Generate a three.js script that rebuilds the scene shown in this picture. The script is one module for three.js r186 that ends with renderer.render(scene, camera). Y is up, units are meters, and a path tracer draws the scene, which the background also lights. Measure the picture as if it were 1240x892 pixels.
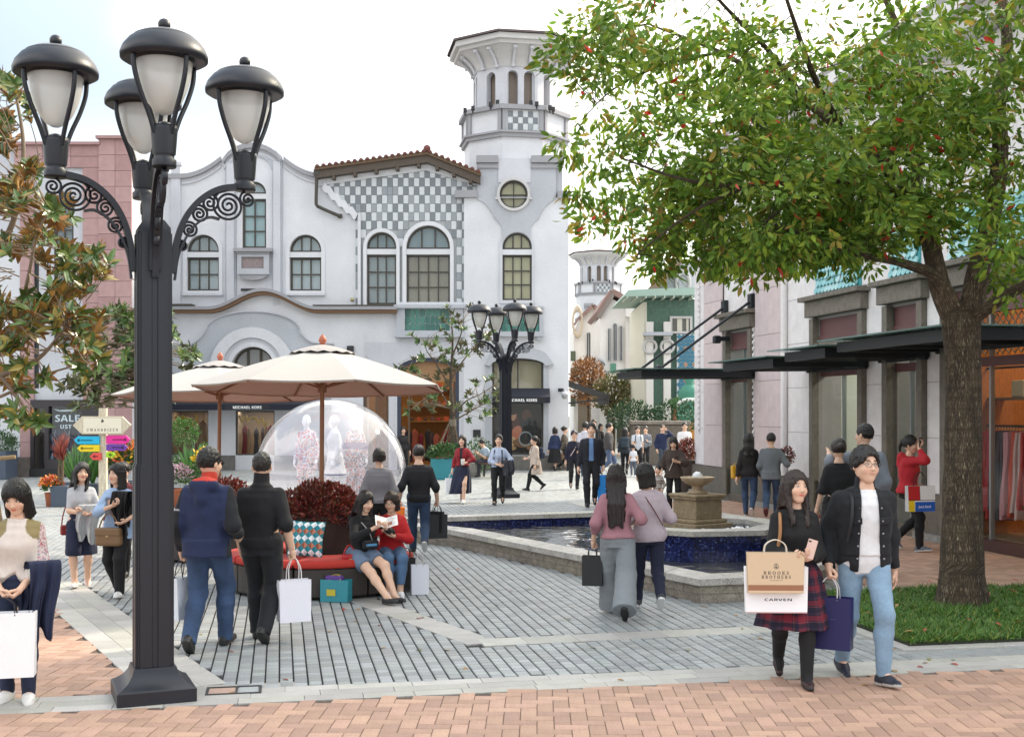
import * as THREE from 'three';
import {mergeGeometries,mergeVertices,toCreasedNormals}from 'three/addons/utils/BufferGeometryUtils.js';
import {RoundedBoxGeometry}from 'three/addons/geometries/RoundedBoxGeometry.js';
import {ImprovedNoise}from 'three/addons/math/ImprovedNoise.js';

// ---------- camera: shift lens, level, eye 2.05 m above the plaza ----------
const F = 1450,CX = 620,HY = 498,CH = 2.05,W = 1240,H = 892;// focal length and horizon in photo pixels
const scene = new THREE.Scene();
const camera = new THREE.PerspectiveCamera(2 * Math.atan(H / 2 / F) * 180 / Math.PI,W / H,0.1,900);
camera.position.set(0,CH,0);
camera.setViewOffset(W,H,0,H / 2 - HY,W,H);
scene.add(camera);

// ---------- sky: bright thin overcast, bluer overhead, white and slightly warm towards the low sun ----------
const clamp01 = x => Math.max(0,Math.min(1,x));
const SUN = new THREE.Vector3(0.66,0.62,-0.48).normalize();
{
const w = 512,h = 256,d = new Float32Array(w * h * 4),n = new ImprovedNoise(),v = new THREE.Vector3();
for (let j = 0;j < h;j++) for (let i = 0;i < w;i++) {
const lat = ((j + 0.5) / h - 0.5) * Math.PI,lon = ((i + 0.5) / w - 0.5) * 2 * Math.PI;
v.set(Math.cos(lat) * Math.cos(lon),Math.sin(lat),Math.cos(lat) * Math.sin(lon));
const up = Math.max(0,v.y),s = Math.max(0,v.dot(SUN)),ss = (x,lo,hi) => {const t = clamp01((x - lo) / (hi - lo));return t * t * (3 - 2 * t);};
const cl = n.noise(v.x * 1.5 + 7,v.y * 2.4 + 0.4,v.z * 1.5) + 0.5 * n.noise(v.x * 3.4,v.y * 6,v.z * 3.4 + 7) + 0.25 * n.noise(v.x * 8,v.y * 15,v.z * 8 + 3);
const blue = ss(cl,-0.22,0.24) * ss(up,0.06,0.26) * (1 - 0.8 * s * s),lum = 0.98 + 0.6 * up + 0.06 * cl;// broken thin cloud with soft blue gaps
const glow = 0.5 * Math.pow(s,5) + 0.15 * Math.pow(s,1.5),k = 4 * (j * w + i);
d[k] = lum * (1 - 0.78 * blue) + glow * 1.05;d[k + 1] = lum * (0.985 - 0.69 * blue) + glow * 0.97;d[k + 2] = lum * (0.955 - 0.57 * blue) + glow * 0.84;d[k + 3] = 1;
}
const t = new THREE.DataTexture(d,w,h,THREE.RGBAFormat,THREE.FloatType);
t.mapping = THREE.EquirectangularReflectionMapping;t.magFilter = THREE.LinearFilter;t.needsUpdate = true;
scene.background = t;scene.environment = t;
}
// ---------- sun: veiled, low on the right behind the shops ----------
const sun = new THREE.DirectionalLight(new THREE.Color(1,0.88,0.70),2.6);
sun.position.copy(SUN).multiplyScalar(80);sun.target.position.set(0,0,-20);sun.position.add(sun.target.position);
sun.castShadow = true;sun.shadow.radius = 10;sun.shadow.mapSize.set(4096,4096);
Object.assign(sun.shadow.camera,{left: -40,right: 40,top: 40,bottom: -40,near: 1,far: 200});
scene.add(sun,sun.target);
const EXPOSURE = 2.1;

// ---------- helpers ----------
let seed = 12345;
const rnd = () => {seed |= 0;seed = seed + 0x6D2B79F5 | 0;let t = Math.imul(seed ^ seed >>> 15,1 | seed);t = t + Math.imul(t ^ t >>> 7,61 | t) ^ t;return ((t ^ t >>> 14) >>> 0) / 4294967296;};
const rr = (a,b) => a + (b - a) * rnd();
const V = (x,y,z) => new THREE.Vector3(x,y,z);
const PN = new ImprovedNoise();
const R = d => d * Math.PI / 180;
const clamp = (x,a,b) => Math.max(a,Math.min(b,x));
const lerp = (a,b,t) => a + (b - a) * t;
// photo pixel -> ground point (height h), or -> point at a given depth
const gp = (px,py,h = 0) => {const Z = F * (CH - h) / (py - HY);return V((px - CX) * Z / F,h,-Z);};
const at = (px,py,Z) => V((px - CX) * Z / F,CH + (HY - py) * Z / F,-Z);

const used = new Map();
function numbered(n) {const k = used.get(n) || 0;used.set(n,k + 1);return k ? n + '_' + String(k).padStart(3,'0') : n;}
function tag(o,label,category,group,kind) {
if (label) o.userData.label = label;if (category) o.userData.category = category;
if (group) o.userData.group = group;if (kind) o.userData.kind = kind;return o;
}
function thing(name,label,category,pos = [0,0,0],turn = 0,group) {
const g = new THREE.Group();g.name = numbered(name);g.position.set(...(pos.isVector3 ? pos.toArray() : pos));g.rotation.y = turn;scene.add(g);
return tag(g,label,category,group);
}
function struct(name) {const g = new THREE.Group();g.name = numbered(name);g.userData.kind = 'structure';scene.add(g);return g;}
function mesh(name,geo,mat,parent) {
if (Array.isArray(geo)) geo = merge(geo);
const m = new THREE.Mesh(geo,mat);m.name = parent ? name : numbered(name);m.castShadow = m.receiveShadow = true;(parent || scene).add(m);return m;
}
function copyOf(root,pos,turn = 0,label) {
const c = root.clone();c.name = numbered(root.name.replace(/_\d{3}$/,''));c.position.copy(pos);c.rotation.y = turn;scene.add(c);
c.userData = {...root.userData};if (label) c.userData.label = label;return c;
}
function norm(g) {
if (g.index) g = g.toNonIndexed();
for (const k of Object.keys(g.attributes)) if (!['position','normal','uv','color'].includes(k)) g.deleteAttribute(k);
if (!g.attributes.normal) g.computeVertexNormals();
if (!g.attributes.uv) g.setAttribute('uv',new THREE.BufferAttribute(new Float32Array(g.attributes.position.count * 2),2));
g.morphAttributes = {};return g;
}
function merge(list) {
list = list.flat(3).filter(Boolean).map(norm);const c = list.some(g => g.attributes.color);
if (c) for (const g of list) if (!g.attributes.color) g.setAttribute('color',new THREE.BufferAttribute(new Float32Array(g.attributes.position.count * 3).fill(1),3));
return list.length === 1 ? list[0] : mergeGeometries(list);
}
// texture coordinates in metres, by the way each face points
function boxUV(g) {
g = norm(g);const p = g.attributes.position,n = g.attributes.normal,u = new Float32Array(p.count * 2);
for (let i = 0;i < p.count;i++) {
const f = i - i % 3,nx = Math.abs(n.getX(f) + n.getX(f + 1) + n.getX(f + 2)),ny = Math.abs(n.getY(f) + n.getY(f + 1) + n.getY(f + 2)),nz = Math.abs(n.getZ(f) + n.getZ(f + 1) + n.getZ(f + 2));
if (ny >= nx && ny >= nz) {u[2 * i] = p.getX(i);u[2 * i + 1] = p.getZ(i);}
else if (nx >= nz) {u[2 * i] = p.getZ(i);u[2 * i + 1] = p.getY(i);}
else {u[2 * i] = p.getX(i);u[2 * i + 1] = p.getY(i);}
}
g.setAttribute('uv',new THREE.BufferAttribute(u,2));return g;
}
const box = (w,h,d,x = 0,y = 0,z = 0) => boxUV(new THREE.BoxGeometry(w,h,d).translate(x,y,z));
const span = (x0,x1,y0,y1,z0,z1) => box(Math.abs(x1 - x0),Math.abs(y1 - y0),Math.abs(z1 - z0),(x0 + x1) / 2,(y0 + y1) / 2,(z0 + z1) / 2);
const rbox = (w,h,d,r,x = 0,y = 0,z = 0,s = 2) => boxUV(new RoundedBoxGeometry(w,h,d,s,r).translate(x,y,z));
const cyl = (r0,r1,h,x = 0,y = 0,z = 0,s = 20) => new THREE.CylinderGeometry(r1,r0,h,s).translate(x,y + h / 2,z);// r0 bottom, r1 top, standing on y
const lathe = (pts,s = 32) => new THREE.LatheGeometry(pts.map(p => new THREE.Vector2(p[0],p[1])),s);
const tube = (pts,r,seg = 24,rad = 8,closed = false) => new THREE.TubeGeometry(new THREE.CatmullRomCurve3(pts.map(p => p.isVector3 ? p : V(...p)),closed),seg,r,rad,closed);
function bar(a,b,r0,r1 = r0,s = 8) {// straight tapered rod from a to b
const d = b.clone().sub(a),L = d.length();
return new THREE.CylinderGeometry(r1,r0,L,s).translate(0,L / 2,0).applyQuaternion(new THREE.Quaternion().setFromUnitVectors(V(0,1,0),d.normalize())).translate(a.x,a.y,a.z);
}
function beam(a,b,w,h) {// straight square bar
const d = b.clone().sub(a),L = d.length(),m = new THREE.Matrix4(),z = d.normalize(),x = V(0,1,0).cross(z);if (x.length() < 1e-3) x.set(1,0,0);x.normalize();const y = z.clone().cross(x);
m.makeBasis(x,y,z).setPosition(a.clone().add(b).multiplyScalar(0.5));return boxUV(new THREE.BoxGeometry(w,h,L)).applyMatrix4(m);
}
function shapeOf(pts,holes = []) {const s = new THREE.Shape(pts.map(p => new THREE.Vector2(p[0],p[1])));for (const h of holes) s.holes.push(new THREE.Path(h.map(p => new THREE.Vector2(p[0],p[1]))));return s;}
function prism(pts,z0,z1,holes = [],bevel = 0) {// outline in x,y, from z0 to z1
const lo = Math.min(z0,z1),d = Math.abs(z1 - z0);
const g = new THREE.ExtrudeGeometry(shapeOf(pts,holes),bevel ? {depth: d - 2 * bevel,bevelEnabled: true,bevelThickness: bevel,bevelSize: bevel,bevelOffset: -bevel,bevelSegments: 1,curveSegments: 12}: {depth: d,bevelEnabled: false,curveSegments: 12});
return boxUV(g.translate(0,0,lo + (bevel || 0)));
}
function slab(pts,y0,y1) {// outline in X,Z (z negative is away), from y0 to y1
const g = new THREE.ExtrudeGeometry(shapeOf(pts.map(p => [p[0],-p[1]])),{depth: y1 - y0,bevelEnabled: false});
return boxUV(g.rotateX(-Math.PI / 2).translate(0,y0,0));
}
const arc = (cx,cy,rx,ry,a0,a1,n = 16) => Array.from({length: n + 1},(_,i) => {const a = R(lerp(a0,a1,i / n));return [cx + rx * Math.cos(a),cy + ry * Math.sin(a)];});
const move = (g,x,y,z,ry = 0) => g.rotateY(ry).translate(x,y,z);

// ---------- procedural textures ----------
function tex(n,f,srgb = false,rep = 1) {
const d = new Uint8Array(n * n * 4);
for (let j = 0;j < n;j++) for (let i = 0;i < n;i++) {let c = f(i / n,j / n);if (!Array.isArray(c)) c = [c,c,c];for (let k = 0;k < 3;k++) d[4 * (j * n + i) + k] = clamp(Math.round(c[k] * 255),0,255);d[4 * (j * n + i) + 3] = 255;}
const t = new THREE.DataTexture(d,n,n);t.wrapS = t.wrapT = THREE.RepeatWrapping;t.magFilter = THREE.LinearFilter;t.minFilter = THREE.LinearMipmapLinearFilter;t.generateMipmaps = true;
if (srgb) t.colorSpace = THREE.SRGBColorSpace;t.repeat.set(rep,rep);t.needsUpdate = true;return t;
}
// tileable noise: u,v in 0..1, p whole cells
const tn = (u,v,p,z = 0) => {const a = u * p,b = v * p,wu = u,wv = v;
return (PN.noise(a,b,z) * (1 - wu) + PN.noise(a - p,b,z) * wu) * (1 - wv) + (PN.noise(a,b - p,z) * (1 - wu) + PN.noise(a - p,b - p,z) * wu) * wv;};
const fbm = (u,v,p,z = 0) => tn(u,v,p,z) + 0.5 * tn(u,v,p * 2,z + 5) + 0.25 * tn(u,v,p * 4,z + 9);
const hash = (() => {const a = new Float32Array(65536);let s = 9;for (let i = 0;i < 65536;i++) {s = (s * 1664525 + 1013904223) >>> 0;a[i] = s / 4294967296;}return (u,v,n) => a[((Math.floor(u * n) * 31 + Math.floor(v * n) * 977) >>> 0) % 65536];})();
const again = (t,r) => {const c = t.clone();c.repeat.set(r,r);c.needsUpdate = true;return c;};
const T = {
stucco: tex(512,(u,v) => 0.93 + 0.05 * fbm(u,v,4) + 0.03 * tn(u,v,60) + 0.03 * Math.min(0,tn(u,v * 0.25 + 0.1,24,3) * fbm(u,v,3,8) * 3),true,0.22),
stuccoB: tex(256,(u,v) => 0.5 + 0.3 * fbm(u,v,24) + 0.15 * (hash(u,v,256) - 0.5),false,1.1),
granite: tex(256,(u,v) => 0.8 + 0.13 * fbm(u,v,6) + 0.32 * (hash(u,v,128) - 0.5) + 0.1 * tn(u,v,40),true,1.2),
stone: tex(512,(u,v) => 0.91 + 0.05 * fbm(u,v,5) + 0.10 * (hash(u,v,256) - 0.5) + 0.05 * tn(u,v,60),true,0.9),
rough: tex(256,(u,v) => 0.5 + 0.32 * fbm(u,v,16) + 0.2 * (hash(u,v,256) - 0.5),false,2),
cloth: tex(256,(u,v) => 0.93 + 0.03 * fbm(u,v,8) + 0.05 * Math.sin(u * 256 * Math.PI) * Math.sin(v * 256 * Math.PI) + 0.05 * (hash(u,v,128) - 0.5),true,4),
hair: tex(256,(u,v) => 0.62 + 0.5 * tn(u,v * 0.06 + 0.3,64) + 0.5 * tn(u,v * 0.1,128,2),true,5),
wood: tex(512,(u,v) => {const g = tn(u,v * 0.12 + 0.3,40) + 0.6 * tn(u,v * 0.2,90,2);return [0.9 + 0.16 * g,0.88 + 0.17 * g,0.85 + 0.18 * g];},true,1),
bark: tex(512,(u,v) => {const w = u + 0.03 * tn(u,v,6,1),r = tn(w,v * 0.25 + 0.2,48) + 0.6 * tn(w,v * 0.3,100,4),a = Math.abs(r);return [0.42 + 1.35 * a + 0.2 * fbm(u,v,5),0.40 + 1.3 * a + 0.2 * fbm(u,v,5),0.37 + 1.2 * a + 0.16 * fbm(u,v,5)];},true,1),
barkB: tex(512,(u,v) => {const w = u + 0.03 * tn(u,v,6,1),r = tn(w,v * 0.25 + 0.2,48) + 0.6 * tn(w,v * 0.3,100,4);return clamp(0.1 + 2.2 * Math.abs(r),0,1);},false,1),
};
const MATS = new Map();
function mat(r,g,b,o = {}) {// linear colour
const key = [r,g,b,JSON.stringify(o)].join();if (MATS.has(key)) return MATS.get(key);
const m = new THREE.MeshPhysicalMaterial({color: new THREE.Color().setRGB(r,g,b),roughness: o.rough ?? 0.8,metalness: o.metal ?? 0,side: THREE.DoubleSide});
if (o.map) {m.map = o.rep ? again(T[o.map],o.rep) : T[o.map];}
if (o.bump) {m.bumpMap = o.brep ? again(T[o.bump],o.brep) : T[o.bump];m.bumpScale = o.bs ?? 0.004;}
if (o.vc) m.vertexColors = true;if (o.coat) {m.clearcoat = o.coat;m.clearcoatRoughness = o.cr ?? 0.2;}
if (o.sheen) {m.sheen = o.sheen;m.sheenRoughness = 0.6;m.sheenColor = new THREE.Color(0.6,0.6,0.6);}
if (o.trans) {m.transmission = o.trans;m.thickness = o.thick ?? 0;m.ior = o.ior ?? 1.5;}
if (o.emit) {m.emissive = new THREE.Color().setRGB(...o.emit);m.emissiveIntensity = 1;}
if (o.spec !== undefined) m.specularIntensity = o.spec;
MATS.set(key,m);return m;
}
// print on flat things: a canvas
function print(w,h,draw) {
const c = document.createElement('canvas');c.width = w;c.height = h;const x = c.getContext('2d');draw(x,w,h);
const t = new THREE.CanvasTexture(c);t.colorSpace = THREE.SRGBColorSpace;return new THREE.MeshStandardMaterial({map: t,roughness: 0.6,side: THREE.DoubleSide});
}
const plane = (w,h,x = 0,y = 0,z = 0) => new THREE.PlaneGeometry(w,h).translate(x,y,z);
const M = {
white: mat(0.70,0.71,0.74,{map: 'stucco',bump: 'stuccoB',bs: 0.003,rough: 0.85}),
offwhite: mat(0.60,0.61,0.65,{map: 'stucco',bump: 'stuccoB',bs: 0.003,rough: 0.85}),
grey: mat(0.48,0.50,0.54,{map: 'stucco',bump: 'stuccoB',bs: 0.003,rough: 0.85}),
trim: mat(0.34,0.34,0.36,{map: 'stucco',bump: 'stuccoB',bs: 0.003,rough: 0.85}),
pale: mat(0.60,0.59,0.58,{map: 'stucco',bump: 'stuccoB',bs: 0.003,rough: 0.85}),
brown: mat(0.16,0.10,0.06,{map: 'wood',rough: 0.7}),
eave: mat(0.10,0.08,0.065,{map: 'wood',rough: 0.7}),
frame: mat(0.05,0.045,0.035,{rough: 0.5}),
dark: mat(0.02,0.02,0.022,{rough: 0.6}),
navy: mat(0.012,0.015,0.028,{rough: 0.85,map: 'cloth'}),
lampblack: mat(0.009,0.011,0.018,{rough: 0.42,bump: 'rough',bs: 0.0005,brep: 6}),
glass: mat(0.95,0.97,0.97,{rough: 0.02,trans: 1}),
granite: mat(0.30,0.27,0.23,{map: 'granite',bump: 'rough',bs: 0.002,rough: 0.75}),
};
// ---------- ground: joints' bed, setts, bricks, granite bands ----------
const TH = R(11),U = [Math.cos(TH),Math.sin(TH)],VV = [-Math.sin(TH),Math.cos(TH)];// plaza grid, in X and depth
const ab = (X,D) => [X * U[0] + D * U[1],X * VV[0] + D * VV[1]];
const XD = (a,b) => [a * U[0] + b * VV[0],a * U[1] + b * VV[1]];
const EC = (X,D) => [X * 0.869 + D * 0.4945,-X * 0.4945 + D * 0.869];// diagonal band: across, along
const EX = (c,e) => [c * 0.869 - e * 0.4945,c * 0.4945 + e * 0.869];
function inPoly(x,y,P) {let k = false;for (let i = 0,j = P.length - 1;i < P.length;j = i++) {const [a,b] = P[i],[c,d] = P[j];if ((b > y) !== (d > y) && x < (c - a) * (y - b) / (d - b) + a) k = !k;}return k;}
function stoneGeo(w,d,h = 0.03,bv = 0.004) {// paving stone, top at 0, arrises broken
const x = w / 2,z = d / 2,X = x - bv,Z = z - bv,p = [],q = (...v) => {const [a,b,c,e] = v;p.push(...a,...b,...c,...a,...c,...e);};
const t = [[-X,0,Z],[X,0,Z],[X,0,-Z],[-X,0,-Z]],m = [[-x,-bv,z],[x,-bv,z],[x,-bv,-z],[-x,-bv,-z]],b = m.map(v => [v[0],-h,v[2]]);
q(...t);for (let i = 0;i < 4;i++) {const j = (i + 1) % 4;q(m[i],m[j],t[j],t[i]);q(b[i],b[j],m[j],m[i]);}
const g = new THREE.BufferGeometry();g.setAttribute('position',new THREE.Float32BufferAttribute(p,3));g.computeVertexNormals();
return boxUV(g);
}
const inFrame = (X,D,m = 0) => D > 4 && Math.abs(X) < D * (620 / F) + m && CH * F / D < 394 + m * 60;
const BASIN = [[2.02,12.83],[-0.89,18.12],[-1.95,19.2],[-2.5,20.05],[-1.3,20.6],[1.6,21.6],[3.3,22.1],[4.1,20.2],[4.2,17.6],[3.75,14.3],[3.1,13.15]];// outer edge of fountain wall
const GRASS = [[5.36,9.52],[9.4,9.52],[9.4,12.35],[5.36,12.35]].map(p => XD(...p));
const bandLine = (X,D) => {const s = Math.tan(R(14));return (D - 10.62 - (X + 0.3) * s) * Math.cos(R(14));};
function zone(X,D) {
const [a,b] = ab(X,D),[c,e] = EC(X,D);
if (b < 8.62) return 'brick';if (b < 9.083) return 'front';
if (c < 2.0) return e > 15.2 ? 'sett' : 'brick';if (c < 2.6) return e > 15.2 ? 'sett' : 'diag';
if (inPoly(X,D,BASIN)) return 'basin';if (a > 5.22 && b > 9.4 && b < 12.47) return 'bed';
if (a > 6.8 && b > 9.4) return 'walk';if (a > 6.42 && b > 12.4) return 'strip';
if (c > 4.865 && c < 5.19 && e > 9.25 && e < 13.6) return 'inner';if (Math.abs(bandLine(X,D)) < 0.17 && X > -0.42 && a < 5.22) return 'inner2';
return 'sett';
}
{
const ground = mesh('ground',boxUV(new THREE.PlaneGeometry(500,520).rotateX(-Math.PI / 2).translate(0,-0.03,-230)),mat(0.12,0.115,0.11,{map: 'stone',rep: 0.3,rough: 0.9}));
ground.userData.kind = 'structure';
}
const tint = (r,g,b,n,dv,o) => Array.from({length: n},(_,i) => {const k = 1 + dv * (2 * i / (n - 1) - 1);return mat(r * k,g * k * (1 + 0.02 * (i % 2)),b * k * (1 + 0.03 * ((i + 1) % 2)),o);});
function layStones(group,name,list,geo,mats,most,base) {// list: [X, D, turn, scale along z, size weight]
list.sort((p,q) => p[1] - q[1]);
const shown = list.filter(p => inFrame(p[0],p[1])),solo = new Set(shown.slice(0,most));
for (const p of solo) {const m = mesh(name,geo,mats[Math.floor(rnd() * mats.length)],group);m.position.set(p[0],p[4] || 0,-p[1]);m.rotation.set(rr(-.006,.006),p[2],rr(-.006,.006));m.scale.z = p[3];}
const rest = list.filter(p => !solo.has(p));if (!rest.length) return;
const im = new THREE.InstancedMesh(geo,base,rest.length),o = new THREE.Object3D(),c = new THREE.Color();
rest.forEach((p,i) => {o.position.set(p[0],p[4] || 0,-p[1]);o.rotation.set(rr(-.006,.006),p[2],rr(-.006,.006));o.scale.set(1,1,p[3]);o.updateMatrix();im.setMatrixAt(i,o.matrix);const k = rr(0.82,1.18),w = rr(-.03,.03);im.setColorAt(i,c.setRGB(k * (1 + w),k,k * (1 - w)));});
im.name = name + '_field';im.userData.kind = 'stuff';group.add(im);
}
{// setts: rows along the plaza grid with wide dark joints
const g = struct('sett_pavement'),list = [],pw = 0.107;
const bed = mesh('joint_bed',boxUV(new THREE.PlaneGeometry(70,60).rotateX(-Math.PI / 2).translate(0,-0.016,-36)),mat(0.055,0.055,0.055,{rough: 0.95,map: 'rough'}),g);
for (let i = -110;i < 100;i++) {
const a = (i + 0.5) * pw;let b = 8.9 + rr(0,0.1);
while (b < 33) {
const L = rr(0.088,0.122),[X,D] = XD(a,b + L / 2);
if (D < 27 && Math.abs(X) < D * 0.43 + 1.6 && zone(X,D) === 'sett') list.push([X,D,-(-TH),L / 0.1,rr(-.002,.001)]);
b += L + 0.0065;
}
}
const tex_ = {map: 'stone',bump: 'rough',bs: 0.0015,rough: 0.52};
layStones(g,'sett',list,stoneGeo(0.094,0.1,0.016,0.004),tint(0.345,0.36,0.36,7,0.2,tex_),300,mat(0.345,0.36,0.36,tex_));
}
{// far plaza and lane, too far to tell stones apart
const far = print(512,512,(x,w,h) => {x.fillStyle = '#8d9191';x.fillRect(0,0,w,h);for (let i = 0;i < 24;i++) for (let j = 0;j < 24;j++) {const k = 126 + 40 * rnd();x.fillStyle = `rgb(${k},${k + 3},${k + 2})`;x.fillRect(i * 512 / 24 + 1.6,j * 512 / 24,512 / 24 - 3,512 / 24 - 1);}});
far.map.wrapS = far.map.wrapT = THREE.RepeatWrapping;far.map.repeat.set(0.4,0.4);far.roughness = 0.5;
const g = new THREE.PlaneGeometry(90,130).rotateX(-Math.PI / 2);const gg = boxUV(g).rotateY(TH).translate(12,-0.004,-88.5);
const s = slab([[-40,-26.9],[30,-26.9],[30,-150],[-40,-150]],-0.02,-0.003);const u = s.attributes.uv;for (let i = 0;i < u.count;i++) {const [a,b] = [u.getX(i),u.getY(i)];u.setXY(i,a * U[0] - b * U[1],a * U[1] + b * U[0]);}
const m = mesh('far_paving',s,far);m.userData.kind = 'structure';
}
{// brick paving: herringbone in front, and along the shops on the right
const w = 0.112,tex_ = {map: 'stone',bump: 'rough',bs: 0.0015,rough: 0.72};
const lay = (name,ok,x0,x1,d0,d1,turn,most,wide) => {
const g = struct(name),list = [],cs = Math.cos(turn),sn = Math.sin(turn);
for (let i = Math.floor(x0 / w);i < x1 / w;i++) for (let j = Math.floor(d0 / w);j < d1 / w;j++) {
const t = (((i - j) % 4) + 4) % 4;if (t !== 0 && t !== 3) continue;
const lx = (t === 0 ? i + 1 : i + 0.5) * w,ld = (t === 0 ? j + 0.5 : j + 1) * w,X = lx * cs - ld * sn,D = lx * sn + ld * cs;
if (Math.abs(X) < D * 0.43 + 2.2 && ok(X,D)) list.push([X,D,turn + (t === 0 ? Math.PI / 2 : 0),1,rr(-.0015,.0015)]);
}
const bed = wide.map(p => [p[0],-p[1]]);
mesh('joint_bed',slab(bed,-0.014,-0.005),mat(0.20,0.14,0.11,{map: 'rough',rough: 0.95}),g);
layStones(g,'brick',list,stoneGeo(w - 0.0045,2 * w - 0.0045,0.02,0.003),tint(0.50,0.31,0.225,8,0.17,tex_),most,mat(0.50,0.31,0.225,tex_));
};
const in1 = (X,D) => zone(X,D) === 'brick';
lay('brick_pavement',in1,-9,7,4.2,17,R(-1.2),300,[[-9,3.5],[8,3.5],[8,10.15],XD(9.6,8.6),XD(-0.2,8.6),EX(1.98,8.3),EX(1.98,15.2),[-9,13.5]]);
lay('brick_walk',(X,D) => {const [a,b] = ab(X,D);return zone(X,D) === 'walk' && b < 26 && a < 10.4;},4,14,8,27,R(11),300,[XD(6.8,9.1),XD(10.5,9.1),XD(10.5,26),XD(6.8,26)]);
}
{// pale granite bands
const g = struct('granite_band'),ms = tint(0.50,0.48,0.44,7,0.13,{map: 'stone',bump: 'rough',bs: 0.0015,rough: 0.6});
const put = (X,D,turn,w,d) => {const m = mesh('paving_slab',stoneGeo(w - 0.004,d - 0.004,0.02,0.002),ms[Math.floor(rnd() * ms.length)],g);m.position.set(X,rr(-.001,.0015),-D);m.rotation.y = turn;};
for (let r = 0;r < 3;r++) for (let a = -6.4 + r * 0.17;a < 9.6;) {const L = rr(0.34,0.58),[X,D] = XD(a + L / 2,8.62 + 0.077 + r * 0.1543);put(X,D,TH,L,0.1543);a += L;}
for (let r = 0;r < 3;r++) for (let e = 8.4 + r * 0.1;e < 15.1;) {const L = rr(0.3,0.5),[X,D] = EX(2.1 + r * 0.2,e + L / 2);if (ab(X,D)[1] > 9.09 + 0.12) put(X,D,R(119.6),L,0.2);e += L;}
for (let e = 9.35;e < 13.6;) {const L = rr(0.36,0.55),[X,D] = EX(5.03,e + L / 2);put(X,D,R(90 + 29.6),L,0.325);e += L;}
for (let x = -0.28;x < 3.3;) {const L = rr(0.4,0.6),c = Math.cos(R(14)),X = x + L / 2 * c,D = 10.62 + (X + 0.3) * Math.tan(R(14));put(X,D,R(14),L,0.33);x += L * c;}
for (let b = 12.5;b < 26;) {const L = rr(0.4,0.6),[X,D] = XD(6.61,b + L / 2);if (!inPoly(X,D,BASIN)) put(X,D,TH + Math.PI / 2,L,0.36);b += L;}
}
{// small framed inspection cover beside the lamp foot
const c = gp(283,836),g = thing('access_cover','small dark-framed paving cover with pink stone infill near the lamp foot','cover',[c.x,0,c.z],TH);
for (const [w,d,x,z] of [[0.40,0.02,0,0.11],[0.40,0.02,0,-0.11],[0.02,0.2,0.19,0],[0.02,0.2,-0.19,0],[0.014,0.2,0.02,0]]) mesh('frame_bar',rbox(w,0.012,d,0.003,x,0.003,z),mat(0.03,0.03,0.03,{rough: 0.6}),g);
mesh('infill',stoneGeo(0.19,0.19,0.012,0.002).translate(-0.085,0.003,0),mat(0.50,0.34,0.27,{map: 'stone'}),g);mesh('infill',stoneGeo(0.14,0.19,0.012,0.002).translate(0.105,0.003,0),mat(0.40,0.42,0.43,{map: 'stone'}),g);
mesh('bedding',slab([[-0.5,-0.22],[0.5,-0.22],[0.5,0.22],[-0.5,0.22]].map(p => p),-0.013,-0.003),mat(0.42,0.40,0.37,{map: 'stone'}),g);
}
// ---------- white corner building with clock-less octagonal tower (front plane 42 m away, square to the view) ----------
const ZF = 42,SF = F / ZF,fx = px => (px - CX) / SF,fy = py => CH + (HY - py) / SF,fp = (px,py) => [fx(px),fy(py)];
const pxs = l => l.map(p => fp(...p));
const archPx = (x0,x1,ytop,ybot,ratio = 1,n = 14) => {// arched outline in px, from bottom left round to bottom right
const c = (x0 + x1) / 2,r = (x1 - x0) / 2,sp = ytop + r * ratio;return [[x0,ybot],...Array.from({length: n + 1},(_,i) => {const a = Math.PI - Math.PI * i / n;return [c + r * Math.cos(a),sp - r * ratio * Math.sin(a)];}),[x1,ybot]];
};
const ccw = p => {let a = 0;for (let i = 0;i < p.length;i++) {const q = p[(i + 1) % p.length];a += p[i][0] * q[1] - q[0] * p[i][1];}return a > 0 ? p : p.slice().reverse();};
const cw = p => ccw(p).slice().reverse();
function inset(p,d) {// shrink a ccw outline by d
p = ccw(p);return p.map((q,i) => {const a = p[(i + p.length - 1) % p.length],b = p[(i + 1) % p.length];let x1 = q[0] - a[0],y1 = q[1] - a[1],x2 = b[0] - q[0],y2 = b[1] - q[1];const l1 = Math.hypot(x1,y1) || 1,l2 = Math.hypot(x2,y2) || 1;let nx = -y1 / l1 - y2 / l2,ny = x1 / l1 + x2 / l2;const l = Math.hypot(nx,ny) || 1;nx /= l;ny /= l;const k = d / Math.max(0.5,(nx * -y1 + ny * x1) / l1);return [q[0] + nx * k,q[1] + ny * k];});
}
const ring = (p,d,z0,z1,b = 0) => prism(ccw(p),z0,z1,[cw(inset(p,d))],b);
const blind = [mat(0.72,0.71,0.69,{map: 'cloth'}),mat(0.62,0.63,0.63,{map: 'cloth'}),mat(0.72,0.68,0.62,{map: 'cloth'})];
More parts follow.
